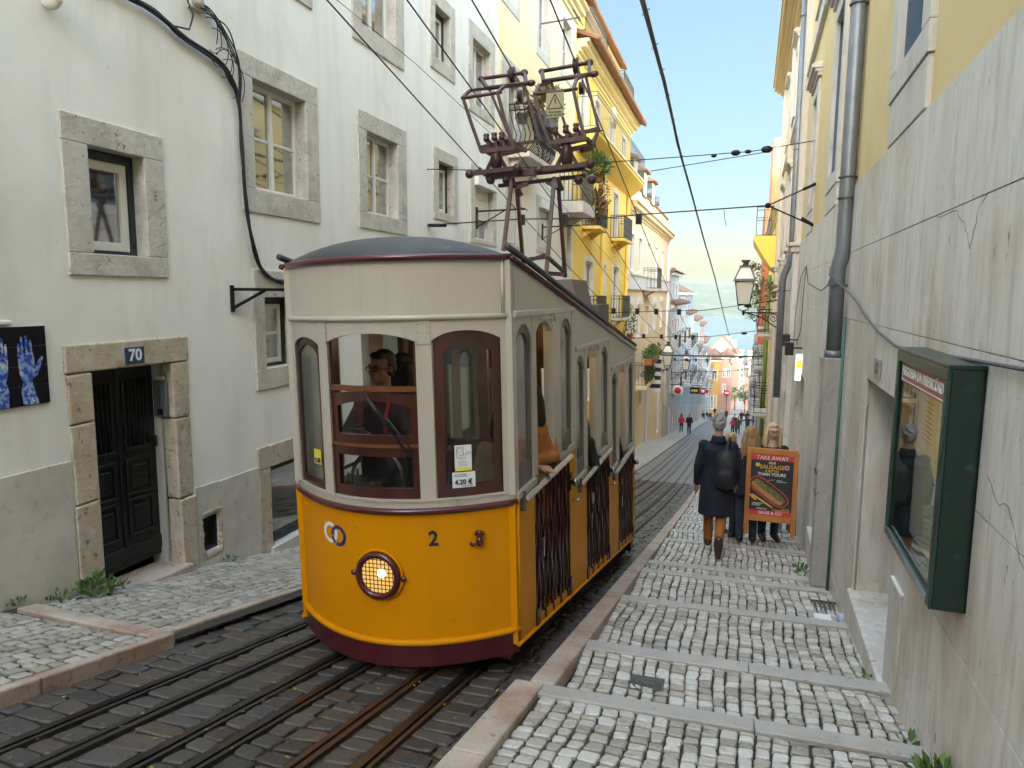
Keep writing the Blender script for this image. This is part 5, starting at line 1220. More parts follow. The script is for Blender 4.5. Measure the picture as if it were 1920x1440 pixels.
for k_, a_ in (('tube', (((-2.686, 7.75, 2.383), (-2.185, 7.75, 2.389)), 0.02, 8,)),
    ('ell', ((-2.686, 7.75, 2.383), (0.04, 0.03, 0.03), 8, 6,)),
    ('ell', ((-2.185, 7.75, 2.389), (0.045, 0.03, 0.04), 8, 6,)),
    ('tube', (((-2.574, 7.6, 2.229), (-2.067, 7.6, 2.23)), 0.024, 8,)),
    ('ell', ((-2.067, 7.6, 2.23), (0.05, 0.035, 0.035), 8, 6,)),
    ('bar', ((-2.686, 7.75, 2.383), (-2.567, 7.6, 2.228), 0.037)),
    ('bar', ((-2.185, 7.75, 2.389), (-2.12, 7.6, 2.225), 0.037)),
    ('tube', (((-2.656, 7.05, 1.993), (-2.219, 7.05, 2.01)), 0.017, 8,)),
    ('bar', ((-2.638, 7.05, 1.997), (-2.64, 7.25, 2.12), 0.030)),
    ('bar', ((-2.64, 7.25, 2.12), (-2.543, 7.6, 2.226), 0.030)),
    ('bar', ((-2.264, 7.05, 2.01), (-2.256, 7.25, 2.124), 0.030)),
    ('bar', ((-2.256, 7.25, 2.124), (-2.144, 7.6, 2.227), 0.030)),
    ('bar', ((-2.638, 7.05, 1.997), (-2.548, 7.05, 1.72), 0.030)),
    ('bar', ((-2.548, 7.05, 1.72), (-2.451, 7.05, 1.443), 0.030)),
    ('bar', ((-2.264, 7.05, 2.01), (-2.197, 7.05, 1.74), 0.031)),
    ('bar', ((-2.197, 7.05, 1.74), (-2.103, 7.05, 1.435), 0.033)),
    ('bar', ((-2.543, 7.6, 2.226), (-2.341, 7.6, 1.749), 0.027)),
    ('bar', ((-2.144, 7.6, 2.227), (-1.983, 7.6, 1.628), 0.027)),
    ('bar', ((-2.451, 7.05, 1.453), (-2.091, 7.05, 1.455), 0.044)),
    ('bar', ((-2.585, 7.6, 1.6), (-1.983, 7.6, 1.628), 0.030)),
    ('bar', ((-2.398, 7.15, 1.489), (-2.431, 7.15, 1.588), 0.026)),
    ('lathe', ((-2.43, 7.15, 1.598), ((0.03, -0.03), (0.034, 0), (0.024, 0.012), (0.034, 0.03), (0.028, 0.045)), 8,)),
    ('bar', ((-2.419, 7.15, 1.587), (-2.467, 7.6, 1.591), 0.022)),
    ('bar', ((-2.317, 7.15, 1.498), (-2.343, 7.15, 1.591), 0.026)),
    ('lathe', ((-2.343, 7.15, 1.601), ((0.03, -0.03), (0.034, 0), (0.024, 0.012), (0.034, 0.03), (0.028, 0.045)), 8,)),
    ('bar', ((-2.332, 7.15, 1.59), (-2.381, 7.6, 1.6), 0.022)),
    ('bar', ((-2.236, 7.15, 1.502), (-2.262, 7.15, 1.589), 0.026)),
    ('lathe', ((-2.262, 7.15, 1.6), ((0.03, -0.03), (0.034, 0), (0.024, 0.012), (0.034, 0.03), (0.028, 0.045)), 8,)),
    ('bar', ((-2.251, 7.15, 1.588), (-2.296, 7.6, 1.604), 0.022)),
    ('tube', (((-2.341, 7.75, 2.382), (-2.331, 7.75, 2.382), (-2.319, 7.75, 2.382), (-2.307, 7.75, 2.382), (-2.297, 7.75, 2.382)), (0.085, 0.085, 0.068, 0.085, 0.085), 16,)),
    ('tube', (((-2.341, 8.03, 2.228), (-2.331, 8.03, 2.228), (-2.319, 8.03, 2.228), (-2.307, 8.03, 2.228), (-2.297, 8.03, 2.228)), (0.07, 0.07, 0.056, 0.07, 0.07), 16,))): getattr(m, k_)(*a_)
m.build('collector_bow', m_pg, T)
m = MB()
for k_, a_ in (('tube', (((-1.987, 7.75, 2.383), (-1.467, 7.75, 2.411)), 0.02, 8,)),
    ('ell', ((-1.987, 7.75, 2.383), (0.04, 0.03, 0.03), 8, 6,)),
    ('ell', ((-1.467, 7.75, 2.411), (0.045, 0.03, 0.04), 8, 6,)),
    ('tube', (((-1.937, 7.6, 2.232), (-1.387, 7.6, 2.246)), 0.024, 8,)),
    ('ell', ((-1.387, 7.6, 2.246), (0.05, 0.035, 0.035), 8, 6,)),
    ('bar', ((-1.987, 7.75, 2.383), (-1.931, 7.6, 2.231), 0.037)),
    ('bar', ((-1.467, 7.75, 2.411), (-1.438, 7.6, 2.241), 0.037)),
    ('tube', (((-1.892, 7.05, 1.951), (-1.445, 7.05, 1.959)), 0.017, 8,)),
    ('bar', ((-1.875, 7.05, 1.954), (-1.886, 7.25, 2.092), 0.030)),
    ('bar', ((-1.886, 7.25, 2.092), (-1.844, 7.6, 2.211), 0.030)),
    ('bar', ((-1.487, 7.05, 1.958), (-1.499, 7.25, 2.112), 0.030)),
    ('bar', ((-1.499, 7.25, 2.112), (-1.477, 7.6, 2.241), 0.030)),
    ('bar', ((-1.875, 7.05, 1.954), (-1.82, 7.05, 1.704), 0.030)),
    ('bar', ((-1.82, 7.05, 1.704), (-1.725, 7.05, 1.456), 0.030)),
    ('bar', ((-1.487, 7.05, 1.958), (-1.437, 7.05, 1.719), 0.031)),
    ('bar', ((-1.437, 7.05, 1.719), (-1.376, 7.05, 1.462), 0.033)),
    ('bar', ((-1.844, 7.6, 2.211), (-1.689, 7.6, 1.723), 0.027)),
    ('bar', ((-1.477, 7.6, 2.241), (-1.347, 7.6, 1.703), 0.027)),
    ('bar', ((-1.72, 7.05, 1.471), (-1.371, 7.05, 1.492), 0.044)),
    ('bar', ((-1.801, 7.6, 1.618), (-1.347, 7.6, 1.703), 0.030)),
    ('bar', ((-1.673, 7.15, 1.502), (-1.7, 7.15, 1.592), 0.026)),
    ('lathe', ((-1.699, 7.15, 1.602), ((0.03, -0.03), (0.034, 0), (0.024, 0.012), (0.034, 0.03), (0.028, 0.045)), 8,)),
    ('bar', ((-1.689, 7.15, 1.591), (-1.702, 7.6, 1.604), 0.022)),
    ('bar', ((-1.575, 7.15, 1.514), (-1.59, 7.15, 1.598), 0.026)),
    ('lathe', ((-1.59, 7.15, 1.608), ((0.03, -0.03), (0.034, 0), (0.024, 0.012), (0.034, 0.03), (0.028, 0.045)), 8,)),
    ('bar', ((-1.579, 7.15, 1.597), (-1.598, 7.6, 1.617), 0.022)),
    ('bar', ((-1.472, 7.15, 1.521), (-1.487, 7.15, 1.604), 0.026)),
    ('lathe', ((-1.487, 7.15, 1.614), ((0.03, -0.03), (0.034, 0), (0.024, 0.012), (0.034, 0.03), (0.028, 0.045)), 8,)),
    ('bar', ((-1.476, 7.15, 1.603), (-1.489, 7.6, 1.624), 0.022)),
    ('tube', (((-1.633, 7.75, 2.395), (-1.623, 7.75, 2.395), (-1.611, 7.75, 2.395), (-1.599, 7.75, 2.395), (-1.589, 7.75, 2.395)), (0.085, 0.085, 0.068, 0.085, 0.085), 16,)),
    ('tube', (((-1.633, 8.03, 2.241), (-1.623, 8.03, 2.241), (-1.611, 8.03, 2.241), (-1.599, 8.03, 2.241), (-1.589, 8.03, 2.241)), (0.07, 0.07, 0.056, 0.07, 0.07), 16,))): getattr(m, k_)(*a_)
m.build('collector_bow', m_pg, T)
m = MB()
for k_, a_ in (('bar', ((-1.347, 7.6, 1.703), (-1.336, 7.6, 1.67), 0.030)),
    ('bar', ((-1.347, 7.6, 1.687), (-1.388, 7.4, 1.453), 0.030)),
    ('bar', ((-1.388, 7.4, 1.463), (-1.467, 7.3, 1.43), 0.052)),
    ('bar', ((-1.396, 7.1, 1.55), (-1.308, 7.6, 1.673), 0.018))): getattr(m, k_)(*a_)
m.build('collector_arm', m_pg, T)
q0, sx, sy, w_, h_ = Vector((-1.757, 7.02, 1.707)), Vector((1, 0, -0.017)), Vector((0.017, 0, 1)), 0.1782, 0.2367
nn = sx.cross(sy)
def SG(u, v, o): return tuple(q0+sx*u+sy*v+nn*o)
b = MB(SG); b.box(0, w_, 0, h_, -.004, 0); wsg = b.build('warning_sign', mat('weathered yellow sign', (.28, .26, .14), .5), T)
b = MB(SG); A, B_, Cc = (w_*.08, h_*.36), (w_*.92, h_*.36), (w_*.5, h_*.93)
for p, r_ in ((A, B_), (B_, Cc), (Cc, A)): b.bar((*p, .001), (*r_, .001), .008)
b.face([(w_*.50, h_*.78, .003), (w_*.46, h_*.62, .003), (w_*.53, h_*.64, .003), (w_*.55, h_*.76, .003)]); b.face([(w_*.53, h_*.66, .0032), (w_*.50, h_*.60, .0032), (w_*.50, h_*.42, .0032), (w_*.55, h_*.64, .0032)])
b.build('warning_symbol', m_iron, wsg)
for s_, v in (('Alta tensão', .22), ('Perigo de morte', .10)): text(s_, .028, m_iron, wsg, SG(w_*.5, h_*v, .001), sx, sy, bold=.0006)
T.rotation_euler = (0, -.03, 0)
# ================================================================== CREAM HOUSE: eaves and balconies
def eave(fn, u0, u1, z, out_, back, rise, parent, m=None, step=.17, name='roof'):
    """tiled slope from (d=out_, z) up to (d=back, z+rise): rows of half-round tiles"""
    mb = MB(fn); n = max(2, int((u1-u0)/step))
    mb.hexa([(u0, back, z+rise-.05), (u1, back, z+rise-.05), (u1, out_, z-.05), (u0, out_, z-.05), (u0, back, z+rise), (u1, back, z+rise), (u1, out_, z), (u0, out_, z)])
    for k in range(n):
        u = u0+(u1-u0)*(k+.5)/n; r = (u1-u0)/n*.42
        mb.tube([(u, out_+.03, z+.005), (u, back, z+rise+.005)], r, 6)
    return mb.build(name, m or m_tile, parent)
def cornice(fn, u0, u1, z, steps, parent, m, d0=0.0, name='cornice'):
    s = MB(fn)
    for pr, hh in steps: s.box(u0, u1+pr*.3, d0-.2, d0+pr, z, z+hh); z += hh+.0006
    return s.build(name, m, parent)
cornice(WL, 13.86, 20.75, 7.55, ((.06, .1), (.14, .1), (.24, .14), (.34, .12)), B2, m_cream)
eave(WL, 13.8, 20.9, 8.06, .5, -3.5, 1.5, B2)
b = balcony(WL, B2, 14.55, 16.3, 2.92, .42, .95, .12, rm=m_iron, bulge=.16, fancy=1, step=.10)
b = balcony(WL, B2, 19.0, 20.5, 2.45, .62, .78, .3, rm=m_iron2, fancy=1, step=.12)
pot_plant('balcony_plant', 'big spiky yellow green plant in a dark box on the bulging iron balcony', (16.05, .42, 3.65), .2, (.28, .38, .34), 420, .13, WL, mat('dark planter', (.05, .055, .065), .4), m_leaf2, (.34, .7, .34), long=1.5)
pot_plant('balcony_plant', 'small reddish grey potted plant at the near end of the bulging balcony', (14.7, .25, 3.5), .12, (.18, .2, .25), 90, .12, WL, m_grey, m_leaf2)
s = MB(WL); s.bar((16.9, 0, 6.25), (16.9, .95, 6.3), .03); s.bar((16.4, .9, 6.3), (17.5, .9, 6.32), .02); top('antenna_bracket', s, m_iron2, 'thin iron T bracket high on the cream wall beside a brown window', 'bracket')
# ================================================================== STRONG YELLOW HOUSE
Y = thing('yellow_house', 'strong yellow house with long iron balcony, tiled eaves and attic terrace', 'house', (XL, 26, zr(26)))
U0, U1 = 20.7505, 31.6
def openings(fn, parent, specs, wallm, hw=True):
    pass
yw = []                                                # (u0,u1,z0,z1, french?)
for z0, z1 in ((4.75, 6.25),): yw += [(21.4, 22.4, z0, z1), (23.6, 24.5, z0, z1), (26.4, 27.5, z0, z1), (29.2, 30.2, z0, z1)]
for z0, z1 in ((2.15, 3.85),): yw += [(22.3, 23.3, z0, z1), (25.0, 26.0, z0, z1), (27.6, 28.7, z0, z1)]
for z0, z1 in ((-.85, 1.05),): yw += [(22.6, 23.8, z0, z1), (25.3, 26.3, z0+.35, z1), (27.9, 29.2, z0, z1)]
yw += [(22.8, 23.8, -3.6, -2.0), (25.3, 26.3, -3.6, -2.0), (28.0, 29.2, -5.2, -2.6)]
wall(WL, U0, U1, zr(U1)-.6, 6.75, [(a-.14, b+.14, c-.02, d+.16) for a, b, c, d in yw], .25, Y, m_yellow)
for a, b, c, d in yw:
    w = MB(WL); ring(w, a, b, c, d, .15, .15, .03, .17, -.2, .015); wo = w.build('window', m_offwh, Y); joinery(WL, wo, a, b, c, d, -.1, 2, 2, fw_=.07, blind=.0)
cornice(WL, U0, U1, 6.75, ((.05, .1), (.14, .1), (.30, .14), (.38, .08)), Y, m_cream)
eave(WL, U0, U1+.15, 7.16, .62, -.25, .35, Y)
wall(WL, 21.2, 30.6, 7.2, 9.25, [(26.0, 26.95, 7.6, 8.72), (22.3, 23.3, 7.6, 8.72), (28.7, 29.5, 7.6, 8.7)], .2, Y, m_yellow, name='attic_wall', d0=-.55, thick=4)
for a, b, c, d in ((26.0, 26.95, 7.6, 8.72), (22.3, 23.3, 7.6, 8.72), (28.7, 29.5, 7.6, 8.7)):
    w = MB(lambda u, dd, z: WL(u, dd-.55, z)); ring(w, a+.1, b-.1, c, d-.1, .1, .1, .03, .1, -.15, .02); wo = w.build('attic_window', m_offwh, Y); joinery(lambda u, dd, z: WL(u, dd-.55, z), wo, a+.1, b-.1, c, d-.1, -.06, 2, 1, fw_=.06)
cornice(WL, 21.2, 30.6, 9.05, ((.08, .08), (.2, .1)), Y, m_cream, d0=-.55)
eave(WL, 21.0, 30.9, 9.28, -.15, -4, 1.4, Y)
railing(WL, Y, 20.9, 24.4, 7.42, .95, .22, m_iron2, .14); railing(WL, Y, 28.0, 30.6, 7.42, .95, .22, m_iron2, .12)
s = MB(WL); s.box(27.6, 28.3, -.5, -.1, 7.5, 8.1); bevel(s.build('air_conditioner', m_beige, Y), .02)
# long balcony
s = MB(WL); s.prism([(-.05, 4.1), (.18, 4.25), (.55, 4.55), (.62, 4.62), (.62, 4.72), (-.05, 4.72)], 0, 21.0, 31.75); s.v = s.v; s.build('long_balcony', m_yellow, Y)
s = MB(WL); s.box(20.95, 31.8, .02, .66, 4.721, 4.79); s.build('balcony_edge', m_cream, Y)
railing(WL, Y, 21.0, 31.72, 4.79, .98, .60, m_iron2, .17, fancy=0, r=.008)
for a, b, z, p in ((22.0, 23.6, 2.08, .5), (27.1, 29.2, 2.08, .5), (22.4, 24.0, -.92, .45), (27.6, 29.5, -.92, .45)): balcony(WL, Y, a, b, z, p, .85, .10, sm=m_yellow if z > 0 else m_lime2, rm=m_iron2, step=.10, fancy=1)
for u in (25.2, 30.9):
    s = MB(WL); s.tube([(u, .07, 4.3), (u, .07, zr(u)+.2)], .07, 8); s.build('rain_pipe', m_yellow, Y)
pot_plant('balcony_plant', 'spiky green plant with hanging red leaves on the strong yellow house', (21.9, .5, 3.35), .16, (.3, .5, .35), 420, .12, WL, None, m_leaf, long=1.8)
f = MB(); q = WL(22.15, .62, 2.9); leaves(f, q, (.16, .35, .55), 160, .10, up=-.6); top('hanging_plant', f, mat('red leaf', (.2, .06, .03), .6, island=[(.12, .05, .02), (.28, .07, .04), (.14, .12, .04)]), 'trailing reddish creeper hanging over the yellow balcony slab', 'plant', fix=False)
pot_plant('balcony_plant', 'tall cactus like plants behind the upper yellow balcony railing', (22.5, .3, 2.12), .15, (.22, .55, .5), 380, .13, WL, None, m_leaf2, long=1.6)
pot_plant('balcony_plant', 'dark straggling plant under the lowest yellow balcony', (30.2, .4, -1.9), .14, (.25, .45, .6), 200, .12, WL)
s = MB(WL); s.lathe(WL(23.0, .45, 5.9), [(.02, 0), (.3, .06), (.32, .1)], 16, ax=0) if 0 else s.tube([(24.6, .42, 5.85), (24.6, .50, 5.85)], .34, 18); s.bar((24.6, 0, 5.85), (24.6, .44, 5.85), .04); top('satellite_dish', s, m_beige, 'round beige satellite dish over the long yellow balcony', 'dish')
# ================================================================== BEIGE HOUSE with dormers
G = thing('beige_house', 'beige house with three green sided dormers and a white balcony band', 'house', (XL, 40, zr(40)))
gw = []
for u in (32.3, 35.2, 38.6, 42.2, 46.0): gw += [(u, u+1.15, 1.1, 2.7), (u, u+1.15, -2.1, -.62)]
for u in (33.6, 37.0, 43.5): gw += [(u, u+1.2, -5.9, -4.1)]
gw += [(39.6, 41.0, -8.6, -4.0), (46.2, 47.4, -9, -4.6)]
wall(WL, 31.6005, 50.4, zr(50)-.6, 4.0, [(a-.1, b+.1, c-.02, d+.1) for a, b, c, d in gw], .25, G, m_beige)
for k, (a, b, c, d) in enumerate(gw):
    w = MB(WL); ring(w, a, b, c, d, .13, .13, .08, .14, -.2, .02)
    if c < 1 and c > -3: w.box(a-.15, b+.15, -.05, .10, d+.1405, d+.45)
    wo = w.build('window', m_wht, G); joinery(WL, wo, a, b, c, d, -.1, 2, 1, fw_=.06, blind=.6 if k % 3 == 0 else 0)
cornice(WL, 31.62, 50.4, 3.55, ((.06, .1), (.16, .12), (.34, .2), (.44, .1)), G, m_beige)
wall(WL, 31.62, 50.3, 4.0, 5.05, [], .1, G, m_beige, name='parapet', d0=-.12, thick=4)
eave(WL, 31.6, 50.4, 5.05, -.10, -3.5, 1.3, G)
for u in (33.0, 36.6, 40.2):
    s = MB(WL); s.m = 0; s.box(u, u+1.3, -1.6, -.05, 4.9, 6.1); dm = s.build('dormer', mat('dormer green', (.02, .07, .035), .5) if 'dormer green' not in MATS else MATS['dormer green'], G)
    s = MB(WL); s.box(u+.08, u+1.22, -.05, -.02, 4.95, 6.05); s.build('dormer_front', m_offwh, dm)
    s = MB(WL); s.prism([(-1.7, 6.1), (.15, 6.1), (.15, 6.16), (-1.7, 6.9)], 0, u-.15, u+1.45); s.build('dormer_roof', m_tile, dm)
    s = MB(WL); s.tube([(u+1.9, -.05, 5.0), (u+1.9, -.05, 5.5)], .22, 10); s.build('roof_vent', m_grey, G)
s = MB(WL); s.box(31.7, 50, .0, .14, .22, .86); s.box(31.7, 50, .0, .2, .861, .93); s.build('balcony_band', m_wht, G)
balcony(WL, G, 37.4, 39.4, .3, .7, 1.05, .14, rm=m_iron2, step=.16); 
b = balcony(WL, G, 34.0, 37.6, -4.35, .65, 1.1, .2, sm=m_beige, rm=m_iron2, step=.16)
for k, u in enumerate((34.3, 35.2, 36.2, 37.2)):
    pot_plant('window_box', ('red flower box with cactus at the near end of the beige balcony', 'red flower box with tall green shrub on the beige balcony rail', 'red flower box with dry grass on the beige balcony rail', 'red flower box at the far end of the beige balcony')[k], (u, .75, -3.35), .2, (.25, .45, .35), 130, .16, WL, m_terra, (m_leaf, m_leaf, m_leaf2, m_leaf)[k], (.35, .75, .25), group='red flower boxes on the beige balcony')
f = MB(); q = WL(36, .6, -3.9); leaves(f, q, (.2, 1.5, .55), 420, .13); top('balcony_greenery', f, m_leaf, 'dense pot greenery filling the beige balcony under the flower boxes', 'plant', fix=False)
s = MB(WL); n = 10
for k in range(n): s.m = k % 2; s.box(38.3, 38.36, .35, .95, -5.2+.22*k, -5.2+.22*(k+1)-.001)
top('hanging_towel', s, [m_wht, mat('navy stripe', (.03, .03, .07), .8)], 'navy and white striped towel hanging beside the flower balcony', 'towel')
s = MB(WL); s.tube([(50.0, .08, 4), (50.0, .08, zr(50)+.3)], .09, 8); s.build('rain_pipe', m_wht, G)
# ================================================================== ROW FURTHER DOWN
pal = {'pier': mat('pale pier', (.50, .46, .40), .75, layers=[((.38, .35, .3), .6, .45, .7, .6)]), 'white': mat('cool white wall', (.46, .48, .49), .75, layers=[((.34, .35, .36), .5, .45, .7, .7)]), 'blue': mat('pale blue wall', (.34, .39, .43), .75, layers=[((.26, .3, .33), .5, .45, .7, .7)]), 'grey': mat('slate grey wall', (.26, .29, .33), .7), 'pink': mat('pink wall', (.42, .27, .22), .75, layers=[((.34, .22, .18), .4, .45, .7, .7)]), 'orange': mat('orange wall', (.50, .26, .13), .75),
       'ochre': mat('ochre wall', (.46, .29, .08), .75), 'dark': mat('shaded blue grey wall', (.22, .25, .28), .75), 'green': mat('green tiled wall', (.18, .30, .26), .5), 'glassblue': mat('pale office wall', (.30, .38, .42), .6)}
m_gshut = mat('green shutter', (.02, .08, .06), .5)
def row_house(name, label, fn, u0, u1, ztop, m, zrows, cols, wsz=(1.25, 1.9), bal=0, roof=1, ztiles=None, trim=None, door=True, rm=None, thick=6):
    t = thing(name, label, 'house', fn((u0+u1)/2, 0, zr((u0+u1)/2)))
    hs = [(c-wsz[0]/2, c+wsz[0]/2, z, z+wsz[1]) for z in zrows for c in cols]
    zg = [zr(c) for c in cols]
    hs = [h for h, c in zip(hs, list(cols)*len(zrows)) if h[2] > zr(c)+.4]
    if door: hs += [(c-.6, c+.6, zr(c+.6)-.1, zr(c)+2.3) for c in cols if not any(abs((h[0]+h[1])/2-c) < .1 and h[2] < zr(c)+2.5 for h in hs)]
    wall(fn, u0, u1, zr(u1)-.8, ztop, hs, .22, t, m, thick=thick)
    for k, (a, b, c, d) in enumerate(hs):
        w = MB(fn); ring(w, a+.12, b-.12, c+.03, d-.12, .15, .15, .1, .15, -.15, .03); wo = w.build('window', trim or m_lime2, t)
        g = MB(fn); g.box(a+.1, b-.1, -.14, -.12, c, d-.1); g.build('pane', m_pane, wo)
        g = MB(fn); uu = (a+b)/2; g.box(uu-.04, uu+.04, -.12, -.08, c+.03, d-.12); g.box(a+.12, b-.12, -.12, -.09, c+(d-c)*.62, c+(d-c)*.62+.06); ring(g, a+.18, b-.18, c+.1, d-.19, .06, .06, .07, .07, -.12, -.07); g.build('frame', m_gshut if k % 4 == 1 else m_wht, wo)
        if bal and k % bal == 0 and c > zr((a+b)/2)+2: balcony(fn, t, a-.25, b+.25, c-.02, .6, 1.0, .12, rm=rm or m_iron2, step=.22)
    cornice(fn, u0, u1, ztop-.35, ((.08, .12), (.22, .14), (.32, .12)), t, trim or m_lime2)
    if roof: eave(fn, u0-.05, u1+.05, ztop+.02, .38, -thick*.6, 1.2*roof, t, m_tile2, step=.3)
    return t
row_house('pier_house', 'narrow pale house front next below the beige house', WL, 50.4005, 53.4, 1.9, pal['pier'], (-1.2, -4.6, -8.0), (51.9,), roof=0)
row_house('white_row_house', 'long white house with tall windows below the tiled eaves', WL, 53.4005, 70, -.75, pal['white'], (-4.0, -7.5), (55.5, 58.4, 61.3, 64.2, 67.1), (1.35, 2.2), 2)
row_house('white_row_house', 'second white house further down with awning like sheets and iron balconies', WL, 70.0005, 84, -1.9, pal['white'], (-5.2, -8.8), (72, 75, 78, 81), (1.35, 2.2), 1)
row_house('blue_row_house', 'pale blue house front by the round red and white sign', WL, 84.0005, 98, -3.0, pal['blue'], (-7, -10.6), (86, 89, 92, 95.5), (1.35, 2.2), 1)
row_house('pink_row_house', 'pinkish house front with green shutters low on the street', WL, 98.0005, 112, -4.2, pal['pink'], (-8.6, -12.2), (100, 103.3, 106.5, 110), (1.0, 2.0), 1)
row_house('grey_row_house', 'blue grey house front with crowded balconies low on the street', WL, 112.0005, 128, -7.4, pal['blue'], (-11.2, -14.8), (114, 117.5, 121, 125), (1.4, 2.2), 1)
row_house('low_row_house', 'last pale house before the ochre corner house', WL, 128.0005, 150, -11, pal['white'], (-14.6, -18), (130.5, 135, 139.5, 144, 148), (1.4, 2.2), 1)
# tower house and slate house behind the row
def block(name, label, x0, x1, y0, y1, z0, z1, m, wins=(), roof=None, over=.5, rise=1.4, side_w=()):
    t = thing(name, label, 'house', ((x0+x1)/2, (y0+y1)/2, z0))
    s = MB(); s.box(x0, x1, y0, y1, z0, z1); s.build('wall', m, t)
    for a, b, c, d in wins:
        w = MB(); w.box(a-.1, b+.1, y0-.03, y0+.05, c-.1, d+.1); wo = w.build('window', m_wht, t); g = MB(); g.box(a, b, y0-.04, y0-.032, c, d); g.build('pane', m_pane, wo)
        g = MB(); g.box((a+b)/2-.04, (a+b)/2+.04, y0-.06, y0-.041, c, d); g.build('frame', m_wht, wo)
    for a, b, c, d in side_w:
        w = MB(); w.box(x1-.05, x1+.03, a-.1, b+.1, c-.1, d+.1); wo = w.build('window', m_wht, t); g = MB(); g.box(x1+.032, x1+.04, a, b, c, d); g.build('pane', m_pane, wo)
    if roof == 'hip':
        s = MB(); o = over; cx, cy = (x0+x1)/2, (y0+y1)/2; i = [s.P(p) for p in ((x0-o, y0-o, z1), (x1+o, y0-o, z1), (x1+o, y1+o, z1), (x0-o, y1+o, z1), (cx, cy-(y1-y0)*.2, z1+rise), (cx, cy+(y1-y0)*.2, z1+rise))]
        for f in ((0, 1, 4), (1, 2, 5, 4), (2, 3, 5), (3, 0, 4, 5), (3, 2, 1, 0)): s.F([i[k] for k in f])
        n = int((x1-x0+2*o)/.3)
        for k in range(n):
            x = x0-o+(x1-x0+2*o)*(k+.5)/n; f = 1-abs((x-cx)/((x1-x0)/2+o)); s.tube([(x, y0-o, z1+.02), (cx+(x-cx)*(1-f)*.98, y0-o+f*((y1-y0)*.3+o), z1+rise*f+.03)], .09, 5)
        s.build('roof', m_tile2, t)
        s = MB(); s.box(x0-.3, x1+.3, y0-.3, y1+.3, z1-.25, z1-.02); s.build('cornice', m_wht, t)
    if roof == 'flat':
        s = MB(); s.box(x0-.2, x1+.2, y0-.2, y1+.2, z1, z1+.25); s.build('roof', m_grey, t)
    if roof == 'gable':
        s = MB(); cx = (x0+x1)/2; o = over
        s.prism([(x0-o, z1-.1), (cx, z1+rise), (x1+o, z1-.1), (x1+o, z1-.25), (cx, z1+rise-.2), (x0-o, z1-.25)], 1, y0-o, y1+o); s.build('roof', m_tile2, t)
        s = MB(); s.prism([(x0, z1), (cx, z1+rise-.21), (x1, z1)], 1, y0+.01, y1-.01); s.build('gable', m, t)
    return t
block('tower_house', 'tall white tower house with hipped clay tile roof above the row', -9.2, -5.0, 56, 64, -3, 1.75, pal['white'], ((-7.6, -6.7, -.6, .9),), 'hip', .6, 1.3, ((58, 59, -.7, .9), (61, 62, -.7, .9)))
block('slate_house', 'slate grey house with small red roof beyond the tower house', -8.5, -4.9, 72, 84, -4, .2, pal['grey'], ((-6.4, -5.6, -2.2, -.9),), 'hip', .3, 1.2, ((75, 76, -1.8, -.4),))
block('ochre_corner_house', 'ochre house with dark doorway closing the left bend of the street', -6.0, -2.9, 152, 166, -29, -13.4, pal['ochre'], ((-4.4, -3.5, -17.5, -15.6), (-4.4, -3.5, -20.6, -18.8)), 'hip', .4, 2.0) if 0 else block('ochre_corner_house', 'ochre house with dark doorway where the street bends', -6.0, -2.9, 152, 166, -29, -13.4, pal['ochre'], ((-4.4, -3.5, -17.5, -15.6), (-4.5, -3.4, -23.6, -20.9)), 'hip', .4, 2.0)
block('pink_corner_house', 'tall pink house front beside the no entry sign at the street end', -2.88, -.5, 154, 168, -29, -13.0, pal['pink'], ((-2.3, -1.7, -17, -15.4), (-1.5, -.9, -17, -15.4), (-2.3, -1.7, -20.2, -18.6)), 'hip', .3, 1.5)
block('orange_tower_house', 'orange gabled house rising behind the ochre corner house', -5.6, -1.0, 178, 190, -30, -12.6, pal['orange'], ((-3.6, -2.6, -15.4, -14),), 'gable', .4, 2.6)
block('pink_chimney_house', 'pale pink block with tall chimney stack behind the orange gable', -2.6, 1.2, 196, 206, -34, -15.5, pal['pink'], (), 'hip', .3, 1.8)
ow = [(-2.6+1.15*i, -1.9+1.15*i, -36.6+2.1*j, -35.2+2.1*j) for i in range(8) for j in range(6)]
block('office_block', 'pale blue office block with rows of small windows far down by the river', -3.2, 7.2, 255, 275, -49, -23.2, pal['glassblue'], ow, 'flat')
rt_ = random.Random(4)
for k in range(9):
    x = -14+rt_.uniform(0, 26); y = 225+rt_.uniform(0, 60); z = -19.5-rt_.uniform(0, 5)-(y-225)*.04
    block('roof_house', ('long red roofed house low before the river', 'red roof beyond the office block', 'low red roofed house by the water', 'red tiled house among the river roofs', 'faded red roof near the far chimneys', 'broad red roof at the street end', 'small red roof before the water', 'clay roof house near the river bank', 'weathered red roof down by the river')[k] + (' with pale chimneys', ' seen past the right houses'.replace('right', 'blue grey'), ' under the hill line', ' behind the pink block', ' beside a pale wall', ' with cream walls', ' at the river edge', ' next to the office block', ' with plain gable')[k], x-4, x+4, y-4, y+4, -50, z, (pal['pink'], pal['pier'], pal['white'])[k % 3], (), 'gable', .4, 2.2)
for k, (x, y, z) in enumerate(((-2.2, 199, -12.6), (1.8, 240, -19), (4.6, 246, -19.6), (-.6, 202, -13.6))):
    s = MB(); s.box(x-.6, x+.6, y-.6, y+.6, z-3.5, z+1.2); s.box(x-.75, x+.75, y-.75, y+.75, z+1.2, z+1.5); top('chimney', s, pal['pier'], ('tall pale chimney stack rising above the orange gable', 'pale chimney on the river roofs, nearer of the pair', 'pale chimney on the river roofs, farther of the pair', 'low chimney stack on the pink block')[k], 'chimney', 'pale chimneys over the river roofs')
